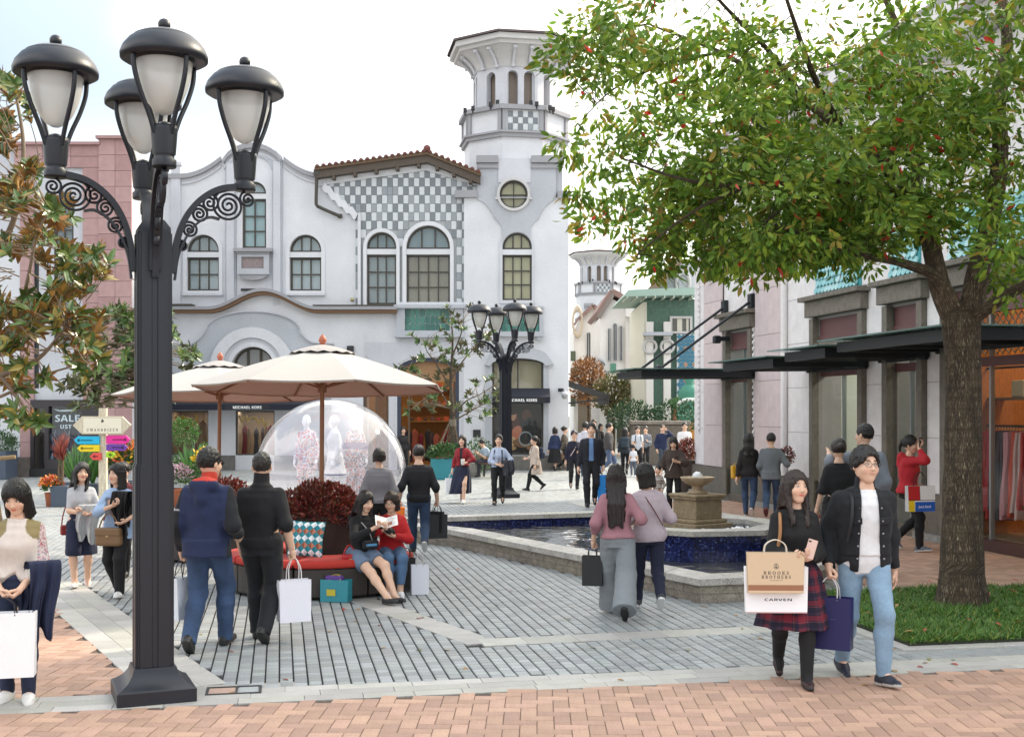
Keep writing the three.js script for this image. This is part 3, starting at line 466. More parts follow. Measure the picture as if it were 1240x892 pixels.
{// --- tower ---
const shaft = ccw(pxs([[562,569],[562,240],[688.5,240],[688.5,569]]));
mesh('shaft_wall',prism(shaft,-0.45,0.15,[H_(towTop),H_(towLow),H_(towShop.map(([x,y]) => [x,y])),H_(round.map(([x,y]) => [x,Math.max(240.4,y)]))]),M.white,tw);
mesh('shaft_side',[span(fx(688.5) - 0.45,fx(688.5),0,fy(240),-4.4,-0.45),span(fx(562),fx(562) + 0.4,0,fy(240),-4.4,-0.45),span(fx(562) + 0.4,fx(688.5) - 0.45,fy(242),fy(240),-4.4,-0.45)],M.white,tw);
mesh('upper_block',[prism(ccw(pxs([[578,240],[578,193],[673,193],[673,240]])),-0.45,0.17,[H_(round.map(([x,y]) => [x,Math.min(239.6,y)]))]),span(fx(578),fx(578) + 0.3,fy(240),fy(193),-3.4,-0.45),span(fx(681) - 0.3,fx(681),fy(240),fy(193),-3.4,-0.1),span(fx(673) - 0.2,fx(681),fy(240),fy(193),-0.4,-0.05),span(fx(578),fx(681),fy(195),fy(193),-3.4,-0.46)],M.grey,tw);
mesh('block_cap',[span(fx(577),fx(603.5),fy(198.5),fy(190),-0.3,0.3),span(fx(643),fx(683),fy(198.5),fy(190),-0.3,0.3),span(fx(577.5),fx(603.5),fy(205),fy(201),0.17,0.25),span(fx(643),fx(682),fy(205),fy(201),0.17,0.25)],M.trim,tw);
mesh('panel',prism(ccw(pxs([[603.5,222],[603.5,193.5],[642.5,193.5],[642.5,222],...arc(622,236.5,20,20,45,135,12).map(([x,y]) => [x,473 - y])])),0.17,0.2),M.offwhite,tw);
mesh('ledge',[span(fx(551),fx(578),fy(240.5),fy(232),-0.2,0.32),span(fx(675),fx(691),fy(241.5),fy(233),-0.8,0.32)],M.trim,tw);
// grey shield ornament below the round window
const half = [[578,241],[580,243],[587,247],[593,254],[598,262],[598,264],[604,270],[608.5,276],[608.5,292]];
const sh = [...half,...archPx(608.5,644,282,302,1).slice(1,-1).map(([x,y]) => [x,y - 0.6]),...half.map(([x,y]) => [1251 - x,y]).reverse()];
mesh('shield_relief',prism(ccw(pxs([...sh,[673,240.2],[578,240.2]].filter((p,i,l) => i === 0 || Math.hypot(p[0] - l[i - 1][0],p[1] - l[i - 1][1]) > 0.3))),0.15,0.21,[H_(round.map(([x,y]) => [x,Math.max(240.8,y)]))]),M.grey,tw);
mesh('round_surround',[prism(ccw(pxs(round.map(([x,y]) => [622 + (x - 622) * 1.19,236.5 + (y - 236.5) * 1.19]))),0.1,0.3,[H_(round)]),span(fx(600),fx(604),fy(243),fy(240.5),0.2,0.32),span(fx(640),fx(644),fy(243),fy(240.5),0.2,0.32)],M.pale,tw);
const w = new THREE.Group();w.name = 'round_window';tw.add(w);
const rp = pxs(round);mesh('frame',ring(rp,0.07,0.02,0.1),M.frame,w);mesh('glazing_bar',[span(fx(605),fx(639),fy(237.2),fy(235.8),0.03,0.08),span(fx(621.3),fx(622.7),fy(253),fy(219),0.035,0.085)],M.frame,w);mesh('pane',prism(inset(rp,0.06),0.04,0.046),M2.pane,w);mesh('blind',prism(rp,-0.02,-0.01),M2.cream,w);
mesh('window_surround',prism(ccw(pxs(archPx(605,647.5,278.5,368))),0.15,0.2,[H_(archPx(608.5,644,282,364))]),M.offwhite,tw);
mesh('transom',span(fx(608.5),fx(644),fy(309),fy(302.5),-0.1,0.12),M.white,tw);
gridWindow(tw,pxs(towTop),0.02,3,1,{blind: M2.cream});gridWindow(tw,pxs(towLow),0.02,3,3,{blind: M2.cream});
// turquoise panel behind the street lamp
mesh('ledge',[span(fx(603),fx(658),fy(408),fy(402),0.15,0.4),span(fx(603),fx(607),fy(402),fy(374),0.15,0.26),span(fx(653),fx(657),fy(402),fy(374),0.15,0.26),span(fx(602),fx(658),fy(374),fy(371.5),0.15,0.3),prism(ccw(pxs([[650,408],[657,408],[656,412],[653,413],[650,411]])),0.15,0.35)],M.grey,tw);
const pn = new THREE.Group();pn.name = 'tile_panel';tw.add(pn);const pg = rbox(46 / 8 / SF - 0.02,27 / 3 / SF - 0.02,0.06,0.012);
for (let i = 0;i < 8;i++) for (let j = 0;j < 3;j++) mesh('glazed_tile',pg,[M2.teal,mat(0.035,0.2,0.16,{map: 'granite',rough: 0.3,rep: 3}),mat(0.08,0.31,0.24,{map: 'granite',rough: 0.3,rep: 3})][Math.floor(rnd() * 3)],pn).position.set(fx(607 + (i + 0.5) * 5.75),fy(375 + (j + 0.5) * 9),0.18);
// shop window in the tower foot
mesh('window_hood',prism(ccw(pxs([[587,442],[594,428],...arc(627.5,0,34,9,165,15,10).map(([x,y]) => [x,430 - y]),[661,428],[670,441],[660,443.5],...arc(627,0,33,9,20,160,10).map(([x,y]) => [x,443 - y]),[594,443.5]])),0.15,0.34),M.grey,tw);
mesh('jamb',[span(fx(588),fx(595.8),fy(551),fy(441),0.15,0.22),span(fx(658.2),fx(664),fy(551),fy(441),0.15,0.22)],M.grey,tw);
gridWindow(tw,pxs(archPx(596,658,434,480,0.18)),0.02,2,1,{blind: mat(0.50,0.38,0.25,{map: 'cloth'}),f: 0.07});
gridWindow(tw,pxs([[596,551],[596,480],[658,480],[658,551]]),0.0,1,1,{blind: null,f: 0.07});
const poster = print(256,256,(x,W_,H_) => {x.fillStyle = '#241a16';x.fillRect(0,0,W_,H_);
const blob = (cx,cy,r,c) => {x.fillStyle = c;x.beginPath();x.ellipse(cx,cy,r[0],r[1],r[2] || 0,0,7);x.fill();};
blob(108,110,[30,60,0],'#4a1f16');blob(104,62,[17,26,0.1],'#c08a68');blob(104,42,[22,16,0],'#2a1712');blob(176,60,[26,30,0],'#57341f');blob(190,130,[40,60,0.2],'#1c1a1c');blob(120,150,[26,40,0.5],'#b8674a');blob(90,190,[30,26,0],'#c9a077');blob(150,200,[50,22,0.1],'#7a5334');blob(170,175,[34,30,0],'#16181b');x.strokeStyle = '#8d8f92';x.lineWidth = 7;x.beginPath();x.arc(170,178,34,0,7);x.stroke();blob(60,225,[60,16,0],'#a87c50');blob(210,225,[34,12,0],'#94603a');blob(45,120,[22,50,0.2],'#33261f');});
mesh('shop_poster',plane(58 / SF,62 / SF,fx(627),fy(519),-0.12),poster,tw);
mesh('shop_room',span(fx(592),fx(662),fy(552),fy(430),-0.5,-0.46),mat(0.42,0.36,0.30),tw);
awning(tw,597,665,470,481,0.7,0.2,'MICHAEL KORS',603,660,487,6.4);
mesh('plinth',[span(fx(562),fx(688.7),fy(569),fy(551.5),0.15,0.27)],mat(0.22,0.21,0.19,{map: 'granite'}),tw);
mesh('plaque',span(fx(573),fx(582),fy(529),fy(520),0.15,0.2),M.dark,tw);
// lantern: octagon turned a little, axis 44 m away
const L = new THREE.Group();L.name = 'octagon_lantern';L.position.set(fx(622) + 0.02,0,-2);tw.add(L);
const turn = R(9.8 + 22.5),oct = (r,k) => [r * Math.sin(turn + k * Math.PI / 4),r * Math.cos(turn + k * Math.PI / 4)];
const octPrism = (r0,y0,r1,y1) => {const g = new THREE.CylinderGeometry(r1,r0,y1 - y0,8,1,false,turn).translate(0,(y0 + y1) / 2,0);return boxUV(toCreasedNormals(g,0.3));};
const octRing = (ro,ri,y0,y1) => boxUV(toCreasedNormals(lathe([[ri,y0],[ro,y0],[ro,y1],[ri,y1],[ri,y0]],8).rotateY(turn),0.3));
mesh('drum',octPrism(1.9,9.2,1.9,11.72),M.white,L);
mesh('drum_ledge',[octRing(2.02,1.0,11.72,11.86),octRing(2.1,1.0,11.86,11.93)],M.trim,L);
mesh('parapet_rail',octRing(2.12,1.7,12.68,12.84),M.trim,L);
for (let k = 0;k < 8;k++) {
const a = oct(2.0,k),b = oct(2.0,k + 1),mid = [(a[0] + b[0]) / 2,(a[1] + b[1]) / 2],ang = Math.atan2(mid[0],mid[1]),wd = Math.hypot(a[0] - b[0],a[1] - b[1]),ap = Math.hypot(...mid);
const place = g => g.rotateY(ang);
mesh('parapet_panel',place(box(wd - 0.16,0.76,0.06,0,12.305,ap - 0.08)),M.white,L);
mesh('parapet_post',place(box(0.14,0.75,0.14,wd / 2 - 0.1,12.305,ap - 0.05)),M.trim,L);mesh('parapet_post',place(box(0.14,0.75,0.14,-wd / 2 + 0.1,12.305,ap - 0.05)),M.trim,L);
if (k === 7) for (let i = 0;i < 6;i++) for (let j = 0;j < 3;j++) mesh('wall_tile',place(box(0.165,0.21,0.03,(i - 2.5) * 0.18,12.03 + j * 0.225 + 0.05,ap - 0.035)),(i + j) % 2 ? (j === 1 ? M2.tileW : M2.tileW) : (rnd() < 0.5 ? M2.tileD : M2.tileM),L);
// arcade wall with two arches in each face
const ra = 1.56,e = 2 * ra * Math.sin(Math.PI / 8),apo = ra * Math.cos(Math.PI / 8),arch = (c) => cw([[c - 0.195,12.6],[c + 0.195,12.6],[c + 0.195,13.98],...arc(c,13.98,0.195,0.195,0,180,8),[c - 0.195,13.98]]);
mesh('arcade_wall',place(prism(ccw([[-e / 2 + 0.001,11.9],[e / 2 - 0.001,11.9],[e / 2 - 0.001,14.36],[-e / 2 + 0.001,14.36]]),apo - 0.25,apo,k % 2 ? [arch(-0.3),arch(0.3)] : [arch(0)])),M.offwhite,L);
for (const c of [-0.3,0.3]) {const br = tube([V(c,14.3,apo + 0.06),V(c,14.42,apo + 0.1),V(c,14.62,apo + 0.24),V(c,14.86,apo + 0.5)],0.055,8,6);mesh('cornice_bracket',place(merge([br,box(0.13,0.1,0.12,c,14.86,apo + 0.52),box(0.13,0.1,0.1,c,14.33,apo + 0.07)])),M.offwhite,L);}
}
mesh('cove',boxUV(toCreasedNormals(lathe([[1.58,14.3],[1.6,14.42],[1.7,14.6],[1.9,14.8],[2.18,14.95]],8).rotateY(turn),0.9)),M.pale,L);
mesh('cornice',[octRing(2.3,0.3,14.93,15.06),octRing(2.46,0.3,15.06,15.25)],M.pale,L);
mesh('lantern_roof',boxUV(toCreasedNormals(lathe([[2.56,15.25],[2.56,15.33],[0,15.75]],8).rotateY(turn),0.3)),mat(0.13,0.1,0.1,{map: 'stone'}),L);
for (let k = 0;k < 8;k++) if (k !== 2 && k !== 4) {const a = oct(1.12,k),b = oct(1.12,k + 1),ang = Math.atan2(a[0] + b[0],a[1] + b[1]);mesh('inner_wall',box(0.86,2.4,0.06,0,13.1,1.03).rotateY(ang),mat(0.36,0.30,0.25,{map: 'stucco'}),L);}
mesh('lantern_floor',octPrism(1.5,11.95,1.5,12.0),M.pale,L);
for (const [px,py] of [[563,133.5],[572.5,131],[594,126.5],[602.5,124],[643,124.5],[650,126],[666,130.5],[670,132.5]]) {const p = at(px,py,ZF + 0.1);mesh('floodlight',[rbox(0.13,0.16,0.12,0.02,p.x - L.position.x,p.y + 0.02,1.85),cyl(0.03,0.03,0.14,p.x - L.position.x,p.y - 0.16,1.85)],M.dark,L);}
// security camera on the right
const cam = thing('security_camera','white dome security camera on a bracket on the tower corner','camera',[fx(683),fy(475),-ZF + 0.15]);
mesh('bracket',[rbox(0.2,0.12,0.1,0.02,-0.12,0.08,0.1),bar(V(-0.1,0.08,0.15),V(0.0,0.02,0.3),0.03)],M.dark,cam);mesh('housing',[lathe([[0,0.1],[0.1,0.08],[0.12,0],[0.11,-0.06],[0,-0.07]],16).translate(0,-0.06,0.3)],M.offwhite,cam);mesh('dome',new THREE.SphereGeometry(0.1,16,10).translate(0,-0.14,0.3),mat(0.3,0.3,0.3,{rough: 0.1}),cam);
}
// ---------- right-hand shop building: front runs away along the plaza grid ----------
const RA = 10.23,RB = 17,RS = px => RA / ((px - CX) / F * U[0] + U[1]);
const rx = px => {const s = RS(px),X = s * (px - CX) / F;return RB - (X * VV[0] + s * VV[1]);},ry = (px,py) => CH + (HY - py) * RS(px) / F;
const R0 = XD(RA,RB),RROT = -(Math.PI / 2 - TH);
const rb = thing('stone_shop_building','white and pink stone shop building with dark glass canopies over tall windows','building',[R0[0],0,-R0[1]],RROT);
const MR = {
stone: mat(0.88,0.85,0.85,{map: 'stone',rough: 0.55,bump: 'rough',bs: 0.001}),stone2: mat(0.85,0.815,0.82,{map: 'stone',rough: 0.55,bump: 'rough',bs: 0.001}),pink: mat(0.72,0.60,0.60,{map: 'stone',rough: 0.55}),pink2: mat(0.68,0.57,0.58,{map: 'stone',rough: 0.55}),
base: mat(0.19,0.165,0.135,{map: 'granite',rough: 0.5}),frame: mat(0.24,0.21,0.17,{map: 'granite',rough: 0.6}),maroon: mat(0.13,0.055,0.055,{rough: 0.5}),steel: mat(0.018,0.022,0.026,{rough: 0.4,metal: 0.3}),turq: mat(0.10,0.46,0.50,{map: 'stone',rough: 0.4}),
};
{
const wins = [{l: rx(883.5),r: rx(910),top: 3.85,k: 0},{l: rx(990),r: rx(1044),top: 3.82,k: 1},{l: rx(1080),r: rx(1116),top: 3.82,k: 2},{l: rx(1152),r: rx(1290),top: 3.9,k: 3},{l: 6.2,r: 8.2,top: 3.82,k: 4}];
const X0 = rx(841),X1 = 9.5,TOPH = 8.6,T_ = 0.5;
// ashlar wall: courses of slabs between and above the openings
const backing = prism(ccw([[X0,0],[X1,0],[X1,TOPH],[X0,TOPH]]),-T_,-0.03,wins.map(w => cw([[w.l,0.1],[w.r,0.1],[w.r,w.top],[w.l,w.top]])));
mesh('backing_wall',backing,mat(0.35,0.33,0.32,{map: 'stucco'}),rb);
const piers = [];let x = X0;for (const w of wins) {piers.push([x,w.l]);x = w.r;}piers.push([x,X1]);
const geoC = new Map(),slabG = (w,h) => {const k = w.toFixed(3) + h.toFixed(3);if (!geoC.has(k)) geoC.set(k,prism([[-w / 2,-h / 2],[w / 2,-h / 2],[w / 2,h / 2],[-w / 2,h / 2]],-0.04,0,[],0.006));return geoC.get(k);};
const pinkSpan = [[rx(855),rx(877)],[rx(917.5),rx(951)]];
const facing = (a,b,y0,y1,pink) => {const n = Math.max(1,Math.round((b - a) / 0.95)),m = Math.max(1,Math.round((y1 - y0) / 0.92));for (let i = 0;i < n;i++) for (let j = 0;j < m;j++) {const w = (b - a) / n - 0.006,h = (y1 - y0) / m - 0.006,s = mesh('stone_slab',slabG(w,h),pink ? (rnd() < 0.5 ? MR.pink : MR.pink2) : (rnd() < 0.55 ? MR.stone : MR.stone2),rb);s.position.set(a + (i + 0.5) * (b - a) / n,y0 + (j + 0.5) * (y1 - y0) / m,pink ? 0.06 : 0);}};
piers.forEach(([a,b],i) => {
if (b - a < 0.15) return;
mesh('granite_base',rbox(b - a,0.7,0.12,0.015,(a + b) / 2,0.38,0.02),MR.base,rb);mesh('kerb',rbox(b - a + 0.05,0.12,0.2,0.01,(a + b) / 2,0.05,0.05),mat(0.4,0.39,0.37,{map: 'granite'}),rb);
const fr = 0.17,a2 = i ? a + fr : a,b2 = i < wins.length ? b - fr : b;
let cur = a2;const ps = pinkSpan.filter(p => p[0] > a2 - 0.5 && p[1] < b2 + 0.5);
for (const [p,q] of ps) {const p_ = Math.max(p,a2);if (p_ - cur > 0.05) facing(cur,p_,0.74,4.3,false);facing(p_,Math.min(q,b2),0.74,7.6,true);cur = Math.min(q,b2);}
if (b2 - cur > 0.05) facing(cur,b2,0.74,4.3,false);
});
for (const [p,q] of [[X0,rx(855)],[rx(877),rx(917.5)],[rx(951),X1]]) facing(p,q,4.3,7.6,false);
mesh('cornice',[box(X1 - X0 + 0.3,0.25,0.9,(X0 + X1) / 2,7.75,-0.05),box(X1 - X0 + 0.5,0.2,1.1,(X0 + X1) / 2,7.98,0.05)],MR.stone,rb);
// ornament strings of beads on the white edges beside pink pilasters
for (const px of [848,914.5]) {const xx = rx(px);mesh('bead_moulding',[box(0.05,4.6,0.03,xx,3.8,0.015)],MR.stone2,rb);const bg = new THREE.SphereGeometry(0.05,6,4);const list = [];for (let y = 1.6;y < 6;y += 0.14) list.push(bg.clone().scale(0.8,1,0.6).translate(xx,y,0.04));mesh('bead_string',list,MR.stone2,rb).userData.kind = 'stuff';}
for (const px of [953]) mesh('rib',cyl(0.07,0.07,6.6,rx(px),0.74,0.06,12),MR.stone,rb);
wins.forEach((w,i) => {
const g = new THREE.Group();g.name = i === 3 ? 'shop_front' : 'tall_window';rb.add(g);const c = (w.l + w.r) / 2,wd = w.r - w.l;
for (const s of [-1,1]) mesh('jamb',rbox(0.17,w.top + 0.05,0.22,0.012,c + s * (wd / 2 + 0.085),w.top / 2,-0.01),MR.frame,g);
mesh('lintel',[rbox(wd + 0.5,0.3,0.26,0.012,c,w.top + 0.2,0.03),rbox(wd + 0.66,0.09,0.4,0.012,c,w.top + 0.4,0.07)],MR.frame,g);
mesh('fascia',box(wd,0.32,0.12,c,w.top - 0.16,-0.12),MR.maroon,g);
mesh('head_frame',box(wd,0.07,0.14,c,w.top - 0.355,-0.1),MR.maroon,g);
const t = w.top - 0.39,n = i === 3 ? 3 : 1,mull = i === 3 ? 0.04 : 0.05;
for (const [y0,y1] of [[0.16,2.72],[2.86,t]]) for (let k = 0;k < Math.max(n,2);k++) {const N = Math.max(n,2),a = w.l + wd * k / N + 0.02,b = w.l + wd * (k + 1) / N - 0.02;mesh('pane',span(a,b,y0,y1,-0.12,-0.112),M2.shopPane,g);if (k) mesh('mullion',span(a - 0.04,a,y0,y1,-0.15,-0.08),mat(0.3,0.33,0.34,{rough: 0.3,metal: 0.6}),g);}
mesh('door_rail',span(w.l,w.r,2.72,2.86,-0.17,-0.07),MR.maroon,g);mesh('threshold',span(w.l,w.r,0,0.16,-0.2,0.03),i === 3 ? mat(0.07,0.03,0.025,{rough: 0.5}) : MR.base,g);
// diagonal lattice behind the upper lights
const lat = [],L0 = i === 3 ? w.l : c + 0.1;for (let k = -12;k < 60;k++) {const xx = L0 + k * 0.15;for (const s of [-1,1]) {const h = t - 2.9;let a = V(s > 0 ? xx : xx + h,2.9,-0.3),b = V(s > 0 ? xx + h : xx,t,-0.3);const cl = (p,q) => {if (p.x < L0) {const f = (L0 - p.x) / (q.x - p.x);p.lerp(q,f);}if (p.x > w.r) {const f = (w.r - p.x) / (q.x - p.x);p.lerp(q,f);}};if (Math.max(a.x,b.x) <= L0 + 0.02 || Math.min(a.x,b.x) >= w.r - 0.02) continue;cl(a,b);cl(b,a);if (a.distanceTo(b) > 0.04) lat.push(bar(a,b,0.012,0.012,4));}}
if (i !== 0) mesh('lattice_screen',lat,mat(0.30,0.27,0.2,{metal: 0.5,rough: 0.4}),g).userData.kind = 'stuff';
// turquoise scale panel over the lintel
if (i === 1 || i === 2 || i === 3) {const pn = new THREE.Group();pn.name = 'scale_panel';g.add(pn);mesh('panel_back',box(wd,0.8,0.05,c,w.top + 0.86,0.0),mat(0.05,0.3,0.33,{rough: 0.5}),pn);const sc = new THREE.CylinderGeometry(0.075,0.075,0.03,12).rotateX(Math.PI / 2 - 0.25);const nn = Math.floor(wd / 0.14);const tl = [mat(0.27,0.54,0.56,{rough: 0.45}),mat(0.21,0.48,0.51,{rough: 0.45}),mat(0.40,0.63,0.64,{rough: 0.45})];for (let r = 0;r < 6;r++) for (let k = 0;k < nn;k++) mesh('scale_tile',sc,tl[Math.floor(rnd() * 3)],pn).position.set(w.l + (k + 0.5 + (r % 2) * 0.4) * wd / (nn + 0.5),w.top + 0.56 + r * 0.13,0.05);}
// canopy: dark steel frame with a glass sheet, hung on brackets
const out = [2.55,1.75,1.75,1.7,1.7][i],y = [2.82,2.85,2.93,3.0,3.0][i],cp = new THREE.Group();cp.name = 'canopy';rb.add(cp);const a = w.l - 0.25,b = w.r + 0.25;
mesh('edge_beam',prism(ccw([[0,0],[out,0.03],[out,0.14],[0,0.17]]),a,a + 0.07).rotateY(-Math.PI / 2).scale(-1,1,1).translate(0,y,0),MR.steel,cp);
cp.children.pop();
for (const xx of [a,a + (b - a) / 3,a + 2 * (b - a) / 3,b]) mesh('rafter',beam(V(xx,y + 0.06,0.02),V(xx,y + 0.04,out),0.07,0.15),MR.steel,cp);
mesh('front_beam',box(b - a + 0.07,0.15,0.07,(a + b) / 2,y + 0.04,out + 0.03),MR.steel,cp);
mesh('rear_beam',box(b - a + 0.07,0.2,0.06,(a + b) / 2,y + 0.05,0.07),MR.steel,cp);
mesh('glass_sheet',box(b - a + 0.5,0.022,out + 0.35,(a + b) / 2,y + 0.145,out / 2 + 0.12),mat(0.25,0.4,0.36,{rough: 0.08,trans: 0.55}),cp);
if (i === 0) for (const xx of [a + 0.1,b - 0.1]) {mesh('tie_rod',bar(V(xx,4.45,0.1),V(xx,y + 0.12,out - 0.35),0.03),MR.steel,cp);mesh('rod_bracket',[rbox(0.2,0.32,0.12,0.02,xx,4.47,0.06),new THREE.SphereGeometry(0.075,10,8).translate(xx,y + 0.16,out - 0.35)],MR.steel,cp);}
});
// spot fixtures on the fascia of the far window
mesh('spotlight',[rbox(0.1,0.1,0.25,0.02,rx(886),3.72,0.18),rbox(0.16,0.18,0.16,0.03,rx(886),3.7,0.36)],MR.steel,rb);
// rooms behind: pale ones and the warm clothes shop
const room = (a,b,d,wm,fm,name) => {const g = new THREE.Group();g.name = name;rb.add(g);mesh('room_wall',[span(a,b,0,4.1,-d,-d + 0.08),span(a - 0.08,a,0,4.1,-d,-T_),span(b,b + 0.08,0,4.1,-d,-T_)],wm,g);mesh('room_floor',span(a,b,0.06,0.12,-d,-T_),fm,g);mesh('room_ceiling',span(a,b,4.0,4.1,-d,-T_),name === 'clothes_shop' ? mat(0.5,0.3,0.15) : mat(0.7,0.68,0.64),g);return g;};
const lampIn = (g,x,z,w,d,k,c,y = 3.96) => {mesh('ceiling_light',rbox(w,0.04,d,0.01,x,y + 0.02,z),mat(0.8,0.8,0.75,{emit: c.map(v => v * 1.6)}),g);const l = new THREE.RectAreaLight(new THREE.Color(...c),k,w,d);l.position.set(x,y - 0.02,z);l.rotation.x = -Math.PI / 2;g.add(l);};
const r0 = room(wins[0].l - 1,wins[0].r + 1,3,mat(0.5,0.53,0.48),mat(0.4,0.4,0.38),'shop_room');lampIn(r0,(wins[0].l + wins[0].r) / 2,-1.6,1.6,0.5,9,[1,0.97,0.9]);
const r1 = room(wins[1].l - 0.6,wins[2].r + 0.4,3.4,mat(0.52,0.54,0.47),mat(0.4,0.4,0.38),'shop_room');lampIn(r1,wins[1].r - 0.4,-1.8,1.4,0.6,10,[1,0.95,0.85]);lampIn(r1,wins[2].r - 0.6,-1.8,1.4,0.6,10,[1,0.95,0.85]);
mesh('wood_panel',[span(wins[1].r - 0.75,wins[1].r - 0.1,0.12,3.4,-2.0,-1.9)],mat(0.42,0.27,0.09,{map: 'wood'}),r1);mesh('wood_panel',span(wins[2].r - 0.5,wins[2].r + 0.2,0.12,3.4,-2.0,-1.9),mat(0.42,0.27,0.09,{map: 'wood'}),r1);mesh('shelf_rack',[span(wins[1].r - 0.35,wins[1].r - 0.3,0.12,2.7,-1.2,-1.15),span(wins[1].r - 0.1,wins[1].r - 0.05,0.12,2.7,-1.2,-1.15),...[0.5,1.1,1.7,2.3].map(y => span(wins[1].r - 0.35,wins[1].r,y,y + 0.04,-1.35,-1.0))],M.dark,r1);
const r2 = room(wins[3].l - 0.2,wins[3].r + 0.5,4.2,mat(0.52,0.20,0.05,{map: 'wood'}),mat(0.36,0.24,0.14,{map: 'wood'}),'clothes_shop');
for (const [x,z] of [[wins[3].l + 1,-1.6],[wins[3].r - 1.2,-1.6],[wins[3].r - 1.2,-3.2]]) lampIn(r2,x,z,1.3,0.5,4,[1,0.72,0.4]);
// rail with red and pink dresses
const rail = new THREE.Group();rail.name = 'clothes_rail';r2.add(rail);const rxz = (px,z) => {const s = (RA - z) / ((px - CX) / F * U[0] + U[1]),X = s * (px - CX) / F;return RB - (X * VV[0] + s * VV[1]);};const zr = -0.75,xa = rxz(1203,zr),xb = rxz(1262,zr),yr = ry(1215,527) + 0.12;
mesh('rail_frame',[bar(V(xa - 0.3,yr,zr),V(xb,yr,zr),0.018),bar(V(xa - 0.3,0.5,zr),V(xa - 0.3,yr + 0.9,zr),0.018),bar(V(xb,0.12,zr),V(xb,yr + 0.9,zr),0.018),bar(V(xa - 0.3,yr + 0.9,zr),V(xb,yr + 0.9,zr),0.018)],M.dark,rail);
const cols = [[0.62,0.05,0.03],[0.55,0.04,0.05],[0.04,0.04,0.05],[0.06,0.05,0.06],[0.65,0.3,0.32],[0.62,0.08,0.04],[0.7,0.45,0.42],[0.55,0.05,0.04]];
for (let i = 0;i < 16;i++) {const xx = lerp(xa,xb - 0.1,i / 15),Lg = rr(1.0,1.35),c = cols[Math.floor(i / 2) % 8];const p = [];for (let k = 0;k <= 8;k++) {const t = k / 8;p.push([lerp(0.19,0.27,t) + 0.012 * Math.sin(i + k),-t * Lg]);}const out = [[0.04,0.02],...p,...p.map(([a,b]) => [-a,b]).reverse(),[-0.04,0.02]];const d = mesh('hanging_dress',prism(ccw(out),-0.03,0.03,[],0.012).rotateY(Math.PI / 2 + rr(-.2,.2)),mat(...c,{map: 'cloth'}),rail);d.position.set(xx,yr - 0.09,zr);mesh('hanger',tube([V(0,0.09,0),V(0.03,0.05,0),V(0,0.02,0),V(0,0,-0.02)],0.006,8,5),mat(0.6,0.5,0.3),d);}
mesh('shelf_board',[span(xa - 0.3,xb,yr + 0.4,yr + 0.44,zr - 0.3,zr),span(xa - 0.3,xb,0.6,0.66,zr - 0.4,zr + 0.2)],mat(0.2,0.12,0.06,{map: 'wood'}),rail);
mesh('shelf_bag',rbox(0.3,0.26,0.14,0.03,rxz(1228,zr),yr + 0.57,zr - 0.12),mat(0.5,0.4,0.25),rail);
mesh('wall_panel',[span(rx(1190),rx(1214),0.12,3.9,-1.75,-1.7)],mat(0.5,0.27,0.08,{map: 'wood'}),r2);
mesh('room_roof',[span(X0,X1,TOPH - 0.1,TOPH,-9,-0.05),span(X0,X0 + 0.4,0,TOPH,-9,-T_),span(X1 - 0.4,X1,0,TOPH,-9,-T_),span(X0,X1,0,TOPH,-9.2,-9)],MR.stone2,rb);
}
